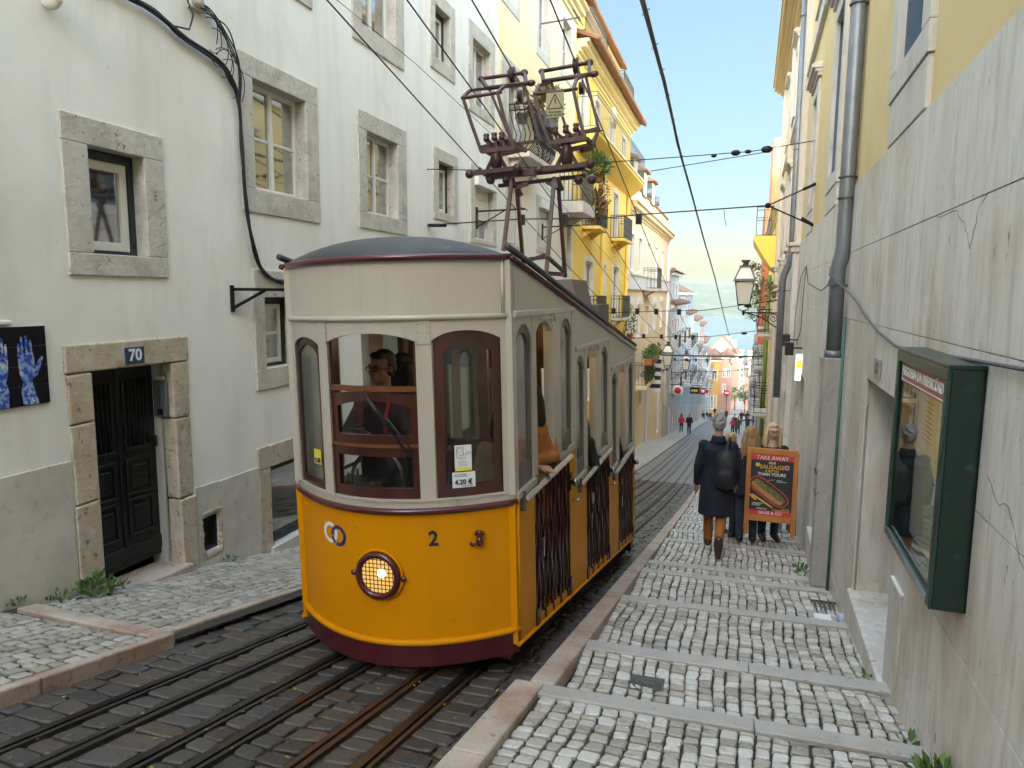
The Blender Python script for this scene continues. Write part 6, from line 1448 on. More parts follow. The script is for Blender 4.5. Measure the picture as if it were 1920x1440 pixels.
# ---- +X side further down
row_house('yellow_balcony_house', 'yellow house with curved balcony just below the limestone house', WR, 30.3005, 46, 3.6, m_yellow, (-1.6, -5.0), (32.5, 36, 39.5, 43), (1.1, 2.2), 2, roof=0, rm=m_iron)
s = MB(WR); s.prism([(-.02, 1.0), (.25, 1.15), (.55, 1.6), (.85, 2.1), (.95, 2.25), (.95, 2.4), (-.02, 2.4)], 0, 31.2, 35.5); bo = s.build('curved_balcony', m_yellow, None) ; tag(bo, 'curved yellow balcony with iron railing high on the yellow house', 'balcony')
railing(WR, bo, 31.2, 35.5, 2.4, 1.15, .85, m_iron, .22, fancy=1)
block('brick_gable_house', 'orange red brick end wall rising behind the yellow balcony house', 2.1, 6, 46.0, 58, -12, 9.2, m_brick)
s = MB(); s.prism([(1.35, -3), (2.1, -3), (2.1, 9.2), (1.62, 9.2), (1.62, 5.2), (1.35, 5.2)], 1, 46.05, 50); top('brick_stack', s, m_brick, 'tall stepped brick stack against the sky over the yellow house', 'chimney')
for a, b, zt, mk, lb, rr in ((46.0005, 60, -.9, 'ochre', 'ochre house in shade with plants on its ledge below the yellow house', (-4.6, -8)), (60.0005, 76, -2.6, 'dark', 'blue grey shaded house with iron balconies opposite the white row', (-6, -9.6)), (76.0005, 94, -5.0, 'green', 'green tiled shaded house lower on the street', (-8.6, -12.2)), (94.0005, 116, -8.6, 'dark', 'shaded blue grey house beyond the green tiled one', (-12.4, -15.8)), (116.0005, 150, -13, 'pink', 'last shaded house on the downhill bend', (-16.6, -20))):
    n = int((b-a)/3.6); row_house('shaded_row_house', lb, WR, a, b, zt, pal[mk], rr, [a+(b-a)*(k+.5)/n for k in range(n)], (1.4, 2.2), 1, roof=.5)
s = MB(WR); s.tube([(38.5, .1, 1), (38.5, .1, zr(38)+.4)], .11, 8); top('green_pipe', s, mat('green pipe paint', (.13, .22, .05), .5), 'green painted rain pipe on the yellow balcony house', 'drainpipe')
s = MB(WR)
for k in range(9): s.tube([(36.2+.22*k, .55, -6.9), (36.2+.22*k, .55, -4.1)], .02, 4)
for z in (-6.8, -5.5, -4.2): s.tube([(36.1, .55, z), (38.1, .55, z)], .025, 4); s.tube([(36.1, .0, z), (36.1, .55, z)], .025, 4)
top('iron_cage', s, m_iron, 'tall rusty iron window cage below the green pipe', 'grille')
for k, (u, d, z, r, n) in enumerate(((26.5, .5, .1, (.4, .8, .45), 380), (33, .9, 1.0, (.4, 1.0, .45), 240), (48, .8, -.9, (.5, 1.3, .8), 300))):
    q = WR(u, d, z); f = MB(); leaves(f, q, r, n, .13); top('ledge_plant', f, (m_leaf2, m_leaf2, m_leaf)[k], ('orange tinged bush on a ledge behind the bracket lantern', 'straggling plant hanging from the curved balcony', 'green bush over the ochre house ledge')[k], 'plant', fix=False)
# trees at the street end
def tree(loc, h, r, n, label):
    t = thing('tree', label, 'tree', loc); s = MB(); x, y, z = loc
    s.tube([(x, y, z), (x+.1, y, z+h*.4), (x-.1, y, z+h*.8)], [.16, .12, .05], 6)
    for a in range(5): s.tube([(x, y, z+h*.45), (x+cos(a*1.26)*r*.7, y+sin(a*1.26)*r*.7, z+h*(.65+.06*a))], [.07, .02], 5)
    s.build('trunk', m_inwood, t)
    f = MB()
    for a in range(9): leaves(f, (x+R.uniform(-.8, .8)*r, y+R.uniform(-.8, .8)*r, z+h*R.uniform(.5, 1.0)), (r*.5, r*.5, r*.35), n//9, .4)
    f.build('crown', m_leaf, t, fix=False)
tree((2.3, 158, -26.3), 7, 1.5, 420, 'dark leafy street tree at the bend near the office block'); tree((.3, 172, -27), 5, 1.2, 300, 'small reddish green tree beside the pink corner house')
# signs low on the street
def blade(u, z, side_, r, cols_, label, shape='disc'):
    fn = WL if side_ < 0 else WR
    s = MB(fn); s.bar((u, 0, z+r*1.1), (u, .2+2*r, z+r*1.1), .05)
    if shape == 'disc': s.m = 1; s.tube([(u-.04, .2+r, z), (u+.04, .2+r, z)], r, 18); s.m = 2; s.tube([(u-.05, .2+r, z+r*.1), (u+.05, .2+r, z+r*.1)], r*.6, 14)
    else: s.m = 1; s.box(u-.04, u+.04, .2, .2+2*r, z-r*.7, z+r*.7); s.m = 2; s.box(u-.05, u+.05, .3, 2*r, z-r*.25, z+r*.25)
    top('hanging_sign', s, [m_iron]+cols_, label, 'sign', 'signs hanging over the lower street')
m_sred = mat('sign red', (.5, .03, .05), .5); m_sgold = mat('sign gold', (.7, .36, .02), .5)
blade(55, zr(55)+3.6, -1, .42, [m_wht, m_sred], 'round white and red sign on the white row house'); blade(78, zr(78)+4.0, -1, .5, [m_iron, m_sgold], 'dark bracket sign with golden panel', 'box')
blade(100, zr(100)+4.2, -1, .42, [m_sred, m_wht], 'small red round sign before the pink house'); blade(112, zr(112)+4.4, -1, .4, [m_sred, m_iron], 'red box sign on the blue grey house', 'box')
s = MB(); s.tube([(-1.35, 152.5, zr(152)), (-1.35, 152.5, -20)], .06, 6); s.m = 1; s.tube([(-1.35, 152.4, -20.2), (-1.35, 152.46, -20.2)], .62, 20); s.m = 2; s.box(-1.75, -.95, 152.36, 152.39, -20.32, -20.08); top('no_entry_sign', s, [m_iron, m_sred, m_wht], 'round red no entry sign with white bar at the bend', 'road sign')
lantern((41.5, -4.3), -1, 1.0, 1.15, 'dark iron lantern on the beige house above the red jacket walker', 'bracket street lanterns', m_lglass)
lantern((56, -6.0), -1, 1.1, 1.2, 'second iron lantern, on the white row house with tall windows', 'bracket street lanterns', m_lglass)
lantern((95, -10.3), 1, 1.1, 1.2, 'small distant lantern on the shaded side of the lower street', 'bracket street lanterns', m_lglass)
# ================================================================== OVERHEAD WIRES
def Hc(y): return zr(y)+5.57
for X, lb in ((-3.82, 'tram contact wire nearest the white house wall'), (-3.06, 'tram contact wire second from the white house wall'), (-2.46, 'tram contact wire touched by the collector bow nearer the white house'), (-1.75, 'tram contact wire touched by the collector bow with the warning sign')):
    s = MB(); s.tube([(X, y, Hc(y)) for y in (-2, 3, 7, 10, 13, 16, 20, 24, 28, 32, 40, 60, 80, 100)], [.0085]*9+[.012]*5, 6)
    top('contact_wire', s, m_wire, lb, 'wire', 'tram contact wires')
XW = (-3.82, -3.06, -2.46, -1.75)
s = MB(); zs_ = Hc(13.1)+.05
s.tube([(XL, 10.42, 1.05), (-3.82, 12.6, zs_-.02), (-2.4, 13, zs_), (-1.7, 13, zs_+.05), (.41, 13, 1.50)], .012, 6)
s.tube([(.41, 13, 1.5), (1.14, 13.0, 1.83)], .014, 6); s.tube([(.41, 13, 1.5), (1.13, 13.05, 1.16)], .014, 6)
s.tube([(XL+.02, 10.45, 1.05), (XL+.25, 10.6, 1.06)], .03, 6); s.ell((.41, 13, 1.5), (.05, .05, .05), 8, 6); s.tube([(.95, 13, 1.745), (1.14, 13, 1.83)], .028, 6); s.tube([(.95, 13, 1.28), (1.14, 13.05, 1.16)], .028, 6)
for x in XW: s.box(x-.05, x+.05, 12.95-.35*max(0, (-2.4-x))/1.4, 13.05-.35*max(0, (-2.4-x))/1.4, zs_-.12, zs_+.06)
s.tube([(-.3, 13, 1.45), (-.28, 13, 1.3), (-.25, 13, 1.18)], .007, 4)
top('span_wire', s, m_iron, 'span wire with four clamps and a forked end on the limestone house', 'wire', 'span wires over the street')
s = MB(); s.tube([(XL, 10.42, 1.9), (-3.9, 10.9, 1.93), (-1.85, 12.2, 2.2), (.1, 13, 2.4), (1.13, 13.4, 2.6)], .008, 5); s.tube([(-1.5, 12.4, 2.05), (.35, 13, 2.38)], .007, 5)
for t_ in (.12, .16, .22): s.ell((XL+1.0*t_*6, 10.42+.6*t_*6, 1.9+.04), (.03, .03, .03), 8, 6)
for x, y, z, r in ((-.15, 13.0, 2.39, .05), (.35, 13.05, 2.43, .06), (.05, 13, 2.40, .035), (-.5, 12.9, 2.34, .03)): s.ell((x, y, z), (r*1.6, r, r), 8, 6)
top('span_wire', s, m_iron, 'upper span wire with round insulators between white and limestone house', 'wire', 'span wires over the street')
for y, lb, r in ((23, 'span wire by the strong yellow house', .012), (31, 'span wire where the beige house begins', .014), (48, 'span wire by the pale pier house', .018), (66, 'span wire between white row and shaded house', .02)):
    s = MB(); z = Hc(y)+.05; s.tube([(XL, y-.5, z-.1), (-2.5, y, z), (-1.0, y, z+.05), (.91+.017*y, y+.5, z+.4)], r, 5)
    for x in XW: s.box(x-.06, x+.06, y-.06, y+.06, z-.1, z+.08)
    s.ell((.3, y+.2, z+.2), (.12, .06, .06), 8, 6)
    top('span_wire', s, m_iron, lb, 'wire', 'span wires over the street')
s = MB(); s.tube([(XL+.1, 40, -3.35), (-1.7, 40, -3.32), (1.5, 40, -3.25)], .05, 6); s.tube([(-.2, 40, -3.35), (-.3, 40, -3.6), (-.15, 40, -3.75)], .03, 5); top('span_bar', s, mat('green wire paint', (.06, .10, .05), .5), 'thick green cable crossing the street above the far walkers', 'wire')
s = MB(); P = [(-.60, 2.5, 1.6), (-.83, 6, 2.31), (-.96, 9, 2.54), (-1.08, 12.5, 2.52), (-1.13, 16, 2.4), (-1.08, 22, 1.75), (-.93, 30, .69), (-.70, 44, -1.4), (-.42, 60, -3.73)]
for k in range(3): s.tube([(x+.012*sin(k*2.1+j*1.3), y, z+.012*cos(k*2.1+j*1.3)) for j, (x, y, z) in enumerate(P)], .013, 5)
for j in range(20):
    t = j/19*(len(P)-2); i = int(t); f = t-i; p = Vector(P[i]).lerp(Vector(P[i+1]), f); s.tube([p+Vector((-.03, 0, -.02)), p+Vector((.035, 0, .03))], .005, 4)
top('street_cable', s, m_black, 'thick black twisted cable hanging against the sky down the middle of the street', 'cable')
s = MB(); s.tube([(XL, 6.3, 3.5), (-4.2, 9, 3.0), (-3.6, 13, 2.1), (-3.2, 22, .4)], .004, 4); top('thin_cable', s, m_wire, 'hair thin stay cable before the white house windows', 'cable')
# ================================================================== PEOPLE
SKIN = mat('skin', (.42, .24, .165), .5, layers=[((.48, .22, .15), 14, .5, .7, .35)])
_cl = {}
def cloth(col, rough=.85, bump=.25):
    k = tuple(col)
    if k not in _cl: _cl[k] = mat('cloth %d' % len(_cl), col, rough, layers=[(tuple(c*.6 for c in col), 9, .45, .7, .5)], bump=bump, bscale=22)
    return _cl[k]
def hairm(col): 
    k = ('h',)+tuple(col)
    if k not in _cl: _cl[k] = mat('hair %d' % len(_cl), col, .5, layers=[(tuple(c*.45 for c in col), 30, .42, .62, .8, (1, 1, .12)), (tuple(min(1, c*1.5) for c in col), 55, .55, .7, .5, (1, 1, .12))], bump=.8, bscale=70, bstretch=(1, 1, .12))
    return _cl[k]
def loft(mb, secs, n=16):
    mb.smooth = True
    mb.rings([[(cx+rx*cos(2*pi*k/n), cy+ry*sin(2*pi*k/n), z) for k in range(n)] for z, rx, ry, cx, cy in secs], True)
def limb(mb, pts, rad, n=10):
    # densify so that the tube bends only at the joints and tapers between them
    P = []; Rr = []
    for j in range(len(pts)-1):
        a, b = Vector(pts[j]), Vector(pts[j+1])
        for q in range(4): t = q/4; P.append(a.lerp(b, t)); Rr.append(rad[j]+(rad[j+1]-rad[j])*t)
    P.append(Vector(pts[-1])); Rr.append(rad[-1]); mb.tube(P, Rr, n)
    for p, r in zip(pts[1:-1], rad[1:-1]): mb.ell(p, (r*1.0,)*3, 8, 6)
def finish(mb, name, m, parent, M, vox, sm=4):
    mb.v = [tuple(M @ Vector(p)) for p in mb.v]
    o = mb.build(name, m, parent, smooth=True)
    if vox: remesh(o, vox, sm)
    return o
def figure(label, loc, ang, H=1.75, pose=None, top_c=(.02, .02, .03), trou=(.03, .03, .04), shoe=(.03, .02, .015), hair=(.05, .03, .02), hair_len=0, coat=None, vox=.012, detail=1, group=None, skin=None, head_yaw=0, head_tilt=0, legs=True, bald=0, glasses=0, collar=None, under=None):
    p = dict(Lsh=(.165, 0, 1.355), Rsh=(-.165, 0, 1.355), Lel=(.235, .02, 1.13), Rel=(-.235, .02, 1.13), Lwr=(.245, -.06, .88), Rwr=(-.245, -.06, .88), Lhip=(.085, 0, .90), Rhip=(-.085, 0, .90), Lkn=(.09, -.02, .49), Rkn=(-.09, -.02, .49), Lan=(.09, .02, .09), Ran=(-.09, .02, .09), Ltoe=(.10, -.16, .035), Rtoe=(-.10, -.16, .035), pel=(0, 0, .93), che=(0, 0, 1.27), neck=(0, .005, 1.47), head=(0, -.012, 1.625))
    p.update(pose or {}); V = {k: Vector(v) for k, v in p.items() if not isinstance(v, float)}
    s = H/1.75; M = Matrix.Translation(loc) @ Matrix.Rotation(ang, 4, 'Z') @ Matrix.Scale(s, 4)
    t = thing('person', label, 'person', loc, group)
    HM = Matrix.Translation(V['head']) @ Matrix.Rotation(head_yaw, 4, 'Z') @ Matrix.Rotation(head_tilt, 4, 'X')
    def hp(x, y, z): return tuple(HM @ Vector((x, y, z)))
    HR = (Matrix.Rotation(head_yaw, 3, 'Z') @ Matrix.Rotation(head_tilt, 3, 'X'))
    b = MB()
    b.ell(hp(0, .012, .035), (.074, .092, .088), 16, 12, HR); b.ell(hp(0, -.028, -.035), (.056, .062, .075), 14, 10, HR); b.ell(hp(0, -.066, -.085), (.022, .02, .02), 10, 8, HR)
    b.ell(hp(0, -.096, -.022), (.013, .018, .024), 10, 8, HR); b.ell(hp(0, -.105, -.036), (.016, .013, .011), 8, 6, HR); b.ell(hp(0, -.078, .026), (.055, .018, .016), 10, 6, HR)
    for q in (-1, 1): b.ell(hp(q*.074, .014, -.012), (.009, .016, .028), 8, 6, HR); b.ell(hp(q*.042, -.055, -.03), (.024, .025, .025), 8, 6, HR)
    if detail: b.ell(hp(0, -.086, -.064), (.024, .010, .006), 8, 5, HR); b.ell(hp(0, -.084, -.074), (.020, .010, .006), 8, 5, HR)
    nk = V['neck']; b.tube([tuple(nk-Vector((0, -.01, .07))), tuple(nk), hp(0, .015, -.05), hp(0, .01, 0)], [.075, .056, .052, .05], 12)
    c, pe = V['che'], V['pel']
    def torso(mb, g, zlow=None):
        sh = (V['Lsh']+V['Rsh'])/2; L = lambda a, b_, tt: a.lerp(b_, tt); secs = []
        yw = math.atan2((V['Lsh']-V['Rsh']).y, (V['Lsh']-V['Rsh']).x)
        for tt, rx, ry in ((0, .150, .105), (.35, .140, .095), (.7, .152, .102), (1, .165, .108)): q = L(pe, c, tt); secs.append((q, rx+g, ry+g, yw*tt))
        for tt, rx, ry in ((.5, .180, .108), (.85, .180, .094), (1.15, .135, .074), (1.55, .070, .056)): q = L(c, sh, tt); secs.append((q, rx+g, ry+g, yw))
        mb.smooth = True; n = 18
        mb.rings([[tuple(q+Vector((rx*cos(2*pi*k/n)*cos(a)-ry*sin(2*pi*k/n)*sin(a), rx*cos(2*pi*k/n)*sin(a)+ry*sin(2*pi*k/n)*cos(a), 0))) for k in range(n)] for q, rx, ry, a in secs], True)
        mb.ell(tuple(pe), (.155+g, .11+g, .10+g), 14, 10)
        for k in ('L', 'R'): mb.ell(tuple(V[k+'sh']), (.050+g, .050+g, .046+g), 10, 8)
    torso(b, -.012)
    for k, q in (('L', 1), ('R', -1)):
        limb(b, [p[k+'sh'], p[k+'el'], p[k+'wr']], [.046, .038, .026])
        w, e = V[k+'wr'], V[k+'el']; d = (w-e).normalized(); sd = V.get(k+'palm', Vector((0, -1, 0))); sd = (sd-d*sd.dot(d)).normalized(); nrm = d.cross(sd)
        b.ell(tuple(w+d*.045), (.022, .022, .022), 8, 6); b.tube([tuple(w-d*.01), tuple(w+d*.04), tuple(w+d*.085)], [.024, .034, .036], 10)
        if detail:
            curl = p.get(k+'curl', .5)
            for f in range(4):
                o = w+d*.082+sd*(.030-.020*f); ln = (.062, .072, .068, .052)[f]; dd = d; pts = [o]
                for sg in range(3): dd = (dd*cos(curl*.7)+nrm*q*-sin(curl*.7)).normalized() if sg or curl > .8 else dd; pts.append(pts[-1]+dd*ln*(.45, .32, .25)[sg])
                b.tube([tuple(x) for x in pts], [.0105, .0095, .009, .008], 7)
            o = w+d*.02+sd*.028; b.tube([tuple(o), tuple(o+d*.03+sd*.028), tuple(o+d*.058+sd*.034-nrm*q*.01)], [.013, .011, .009], 7)
        else: b.ell(tuple(w+d*.11), (.03, .03, .03), 8, 6)
        if legs:
            limb(b, [p[k+'hip'], p[k+'kn'], p[k+'an']], [.075, .052, .036]); limb(b, [p[k+'an'], p[k+'toe']], [.035, .03])
    finish(b, 'body', skin or SKIN, t, M, vox, 3 if detail else 4)
    # clothes
    j = MB(); torso(j, .022)
    for k in ('L', 'R'):
        w, e = V[k+'wr'], V[k+'el']; limb(j, [p[k+'sh'], p[k+'el'], tuple(w.lerp(e, .04))], [.062, .054, .043])
    if coat is not None:
        n = 20; A, Bc = V['pel'], coat
        hem = Bc[0]; rows = [(1.10, .170, .125), (.95, .185, .140), (.75, .20, .155), (hem+.06, .205, .165), (hem, .207, .168)]
        j.smooth = True
        j.rings([[((Bc[1]*(1.1-z)/(1.1-hem))+rx*cos(2*pi*k/n)*(1+.04*sin(5*2*pi*k/n)*(1.1-z)), Bc[2]*(1.1-z)/(1.1-hem)+ry*sin(2*pi*k/n)*(1+.05*sin(3*2*pi*k/n+1)*(1.1-z)), z) for k in range(n)] for z, rx, ry in rows], True)
    if collar: j.tube([tuple(nk+Vector((0, .015, -.06))), tuple(nk+Vector((0, .018, .015)))], [.10, .074], 14)
    finish(j, 'coat' if coat else 'jacket', cloth(top_c), t, M, vox, 5)
    if legs:
        j = MB()
        for k in ('L', 'R'): limb(j, [p[k+'hip'], p[k+'kn'], tuple(V[k+'an']+Vector((0, 0, .0)))], [.092, .070, .056])
        j.ell(tuple(V['pel']-Vector((0, 0, .03))), (.165, .125, .11), 14, 10)
        finish(j, 'trousers', cloth(trou), t, M, vox, 4)
        for k in ('L', 'R'):
            j = MB(); a, to = V[k+'an'], V[k+'toe']; dn = (to-a); up_ = Vector((0, 0, 1)); f = Vector((dn.x, dn.y, dn.z+.055)).normalized(); nn_ = f.cross(Vector((1, 0, 0))).normalized()
            j.tube([tuple(a-f*.055-Vector((0, 0, .03))*0+nn_*0), tuple(a+f*.02), tuple(a+f*.10+nn_*.012 if nn_.z < 0 else a+f*.10-nn_*.012), tuple(a+f*.19+(nn_*.03 if nn_.z < 0 else -nn_*.03))], [.046, .056, .047, .034], 12); j.ell(tuple(a-f*.04), (.045, .045, .05), 10, 8)
            finish(j, 'shoe', cloth(shoe, .45, .1), t, M, vox, 3)
    # hair
    if not bald:
        h = MB(); h.ell(hp(0, .026, .050), (.0785, .091, .084), 16, 12, HR); h.ell(hp(0, .045, .0), (.078, .078, .080), 14, 10, HR); h.ell(hp(0, -.045, .088), (.058, .045, .030), 12, 8, HR)
        for q in (-1, 1): h.ell(hp(q*.066, .022, .035), (.014, .045, .04), 8, 6, HR)
        if hair_len:
            for q in (-1, 0, 1):
                h.tube([hp(q*.05, .05, .04), hp(q*.075, .06, -.08), tuple(Vector(hp(q*.085, .075, -.12))-Vector((0, 0, hair_len*.4))), tuple(Vector(hp(q*.07, .085, -.12))-Vector((0, 0, hair_len)))], [.05, .058, .055, .022], 12)
            for q in (-1, 1): h.tube([hp(q*.07, 0, .05), hp(q*.086, -.005, -.05), tuple(Vector(hp(q*.10, .0, -.10))-Vector((0, 0, hair_len*.7)))], [.022, .03, .018], 8)
            if detail:
                for q in range(16): a = (q/15-.5)*2; h.tube([hp(a*.075, .085, .02), hp(a*.10, .105, -.12), tuple(Vector(hp(a*.115+.01*sin(q*3), .12, -.14))-Vector((0, 0, hair_len*(.75+.3*sin(q*5)**2))))], [.012, .014, .006], 6)
        elif detail and vox > .008:
            rr = random.Random(len(label))
            for q in range(60):
                a = rr.uniform(0, 6.28); e_ = rr.uniform(-.3, 1.4); d = Vector((cos(a)*cos(e_), sin(a)*cos(e_)*1.0+.15, sin(e_))); 
                if d.y < -.55 and d.z < .55: continue
                c0 = Vector((0, .026, .045)); o = c0+Vector((d.x*.078, d.y*.092, d.z*.084)); h.tube([hp(*o), hp(*(o+d*.008+Vector((rr.uniform(-.02, .02), rr.uniform(-.02, .02), -.012))))], [.013, .007], 5)
        finish(h, 'hair', hairm(hair), t, M, min(vox, .010) if detail else vox, 1)
    if detail:
        ey = MB()
        for q in (-1, 1): ey.ell(hp(q*.031, -.0775, .002), (.0125, .009, .0065), 8, 6, HR)
        finish(ey, 'eye_whites', mat('eye white', (.5, .48, .45), .3) if 'eye white' not in MATS else MATS['eye white'], t, M, 0)
        ey = MB()
        for q in (-1, 1): ey.ell(hp(q*.031-.001, -.0855, .002), (.0058, .0035, .006), 8, 6, HR)
        for q in (-1, 1): ey.tube([hp(q*.05, -.076, .020), hp(q*.034, -.088, .026), hp(q*.016, -.090, .022)], .0042, 5)
        finish(ey, 'eyes_and_brows', cloth(tuple(c*.6 for c in hair) if max(hair) < .3 else (.12, .07, .03)), t, M, 0)
        li = MB(); li.tube([hp(-.024, -.0885, -.068), hp(0, -.097, -.067), hp(.024, -.0885, -.068)], .0042, 6); finish(li, 'lips', mat('lips', (.30, .10, .085), .5) if 'lips' not in MATS else MATS['lips'], t, M, 0)
    if glasses:
        g_ = MB()
        for q in (-1, 1):
            g_.tube([hp(q*.033+.026*cos(2*pi*k/14), -.098, .0+.018*sin(2*pi*k/14)) for k in range(14)], .0026, 5, close=True); g_.tube([hp(q*.059, -.097, .004), hp(q*.082, -.02, .004), hp(q*.080, .02, -.004)], .0024, 5)
        g_.tube([hp(-.008, -.099, .004), hp(.008, -.099, .004)], .0024, 5); finish(g_, 'glasses', m_iron, t, M, 0)
    return t, M, V
FWD = pi                                              # facing downhill (+Y)
# man in the navy coat, mid stride, seen from behind
wy = 9.5; wz = zp(9.5)
t, M, V = figure('grey haired man in long navy coat and rust trousers walking down the steps', (-.16, wy, wz), FWD, 1.90, dict(Lkn=(.085, -.17, .50), Lan=(.08, -.20, .09), Ltoe=(.085, -.37, .03), Rkn=(-.07, .02, .50), Ran=(-.055, .33, .26), Rtoe=(-.055, .30, .06), Lhip=(.085, -.01, .90), Rhip=(-.085, .01, .90), Lel=(.225, .05, 1.10), Lwr=(.235, -.04, .85), Rel=(-.22, .02, 1.11), Rwr=(-.215, -.10, .88)),
       top_c=(.007, .009, .022), trou=(.33, .115, .025), shoe=(.06, .032, .02), hair=(.30, .29, .28), coat=(.52, 0, .03), collar=1, vox=.011)
bp = MB(); bp.ell((-.10, .20, 1.12), (.15, .085, .235), 16, 12); bp.ell((-.10, .255, 1.03), (.11, .05, .12), 12, 8); bp.ell((-.10, .20, .96), (.14, .085, .09), 12, 8)
bp.tube([(-.10, .20, 1.34), (-.12, .10, 1.44), (-.13, -.02, 1.45), (-.14, -.11, 1.36)], .022, 8)
bp.v = [tuple(M @ Vector(q)) for q in bp.v]; bo = bp.build('backpack', cloth((.010, .011, .018), .6), None, smooth=True); remesh(bo, .011, 4); tag(bo, 'black backpack on the shoulder of the man in the navy coat', 'backpack')
# group behind the board
figure('woman with long fair hair and black coat seen from behind the menu board', (.27, 10.95, zp(10.95)), FWD+.1, 1.82, top_c=(.012, .013, .02), trou=(.04, .05, .08), hair=(.36, .21, .10), hair_len=.30, coat=(.75, 0, 0), vox=.011)
figure('blonde woman in glasses and black coat facing uphill behind the menu board', (.60, 11.3, zp(11.3)), .25, 1.86, dict(Rel=(-.27, -.05, 1.15), Rwr=(-.12, -.22, 1.1)), top_c=(.012, .012, .016), trou=(.03, .03, .04), hair=(.62, .47, .26), hair_len=.22, vox=.009, glasses=1, head_yaw=-.15, skin=mat('fair skin', (.56, .36, .27), .5))
q, M, V = figure('short blond haired person in dark clothes beside the navy coat', (.0, 11.2, zp(11.2)), FWD-.5, 1.68, top_c=(.05, .025, .018), trou=(.03, .03, .03), hair=(.55, .36, .16), vox=.011)
sb = MB(); sb.box(.44, .72, 11.04, 11.12, zp(11.3)+.98, zp(11.3)+1.22); bo = bevel(sb.build('shoulder_bag', cloth((.10, .065, .03)), None), .03, 3); tag(bo, 'brown bag held by the blonde woman in glasses', 'bag')
# man leaning from the shop door
figure('young man with brown quiff and dark sweater seated at the shop doorway', (1.17, 13.0, zp(12.9)-.28), -.55, 1.76, dict(Lkn=(.12, -.40, .88), Rkn=(-.12, -.40, .88), Lan=(.13, -.42, .44), Ran=(-.13, -.42, .44), Ltoe=(.14, -.58, .36), Rtoe=(-.14, -.58, .36), Lwr=(.14, -.28, .95), Rwr=(-.14, -.28, .95), Lel=(.24, -.05, 1.12), Rel=(-.24, -.05, 1.12)), top_c=(.012, .012, .014), trou=(.35, .42, .52), shoe=(.5, .5, .5), hair=(.10, .05, .025), vox=.011, head_yaw=-.25)
st_ = MB(); sx_, sy_ = 1.17, 13.05; sz_ = zp(12.9)+.02
for a in (-.16, .16):
    for c_ in (-.16, .16): st_.bar((sx_+a, sy_+c_, zp(13)), (sx_+a*.8, sy_+c_*.8, sz_+.46), .03)
st_.box(sx_-.18, sx_+.18, sy_-.18, sy_+.18, sz_+.46, sz_+.49); top('stool', st_, m_inwood, 'small wooden stool under the young man at the shop doorway', 'stool')
# far walkers
farp = [
 ('woman in red jacket and blue top walking up by the white row house', -4.05, 60, 0, (.55, .03, .07), (.02, .02, .02), (.08, .05, .03), 1.62, .15),
 ('bald man dressed all in black walking up beside the red jacket', -3.27, 57.5, 0, (.012, .013, .02), (.015, .015, .02), None, 1.75, 0),
 ('dark hatted person walking uphill behind the short blond hair', .20, 66, 0, (.03, .04, .06), (.03, .03, .04), (.02, .02, .02), 1.75, 0),
 ('person in olive jacket walking uphill among the crowd', .48, 62, .1, (.09, .09, .04), (.05, .06, .09), (.25, .12, .05), 1.65, 0),
 ('small person in bright pink jacket next to the olive jacket', .05, 64, -.1, (.50, .02, .12), (.03, .03, .05), (.05, .03, .02), 1.5, .1),
 ('person in dark blue with arms out near the shaded houses', 1.25, 63, .2, (.03, .035, .09), (.03, .03, .05), (.03, .02, .02), 1.75, 0),
 ('person in long black coat walking alone on the grey roadway', -1.0, 122, 0, (.012, .012, .014), (.02, .02, .02), (.02, .02, .02), 1.75, 0),
 ('person in black standing before the ochre house doorway', -3.3, 140, 0, (.015, .015, .018), (.02, .02, .03), (.03, .02, .02), 1.75, 0),
 ('person in pale blue walking below the ochre house doorway', -2.1, 146, FWD, (.25, .38, .55), (.15, .25, .42), (.05, .03, .02), 1.7, 0),
 ('dark clad walker in the sunlit gap at the street end', 1.15, 100, 0, (.02, .02, .025), (.02, .02, .03), (.03, .02, .02), 1.75, 0),
 ('second dark clad walker close behind in the sunlit gap', 1.75, 96, FWD, (.035, .03, .03), (.02, .02, .03), (.03, .02, .02), 1.75, 0),
 ('walker in brown coat by the shaded house fronts', 2.1, 106, 0, (.09, .05, .03), (.03, .03, .04), (.04, .02, .02), 1.7, .2),
]
for k, (lb, x, y, a, c1, c2, hr, h_, hl) in enumerate(farp):
    z = zr(y)+(.02 if -3.1 < x < -.95 else .15); st = (.12, -.10) if k % 2 else (-.10, .12)
    ps = dict(Lkn=(.09, st[0]*-.6-.04, .50), Lan=(.09, -st[0]*1.4, .10), Ltoe=(.10, -st[0]*1.4-.18, .04), Rkn=(-.09, -st[1]*.6-.04, .50), Ran=(-.09, -st[1]*1.4, .10), Rtoe=(-.10, -st[1]*1.4-.18, .04), Lwr=(.26, -.12, .90), Rwr=(-.26, .06, .90))
    if k == 5: ps.update(Lel=(.40, 0, 1.25), Lwr=(.62, -.05, 1.2), Rel=(-.40, 0, 1.25), Rwr=(-.62, -.05, 1.2))
    figure(lb, (x, y, z), a, h_, ps, top_c=c1, trou=c2, hair=hr or (.1, .1, .1), bald=hr is None, hair_len=hl, vox=.03, detail=0, group='walkers down the street', coat=(.55, 0, 0) if k == 6 else None)
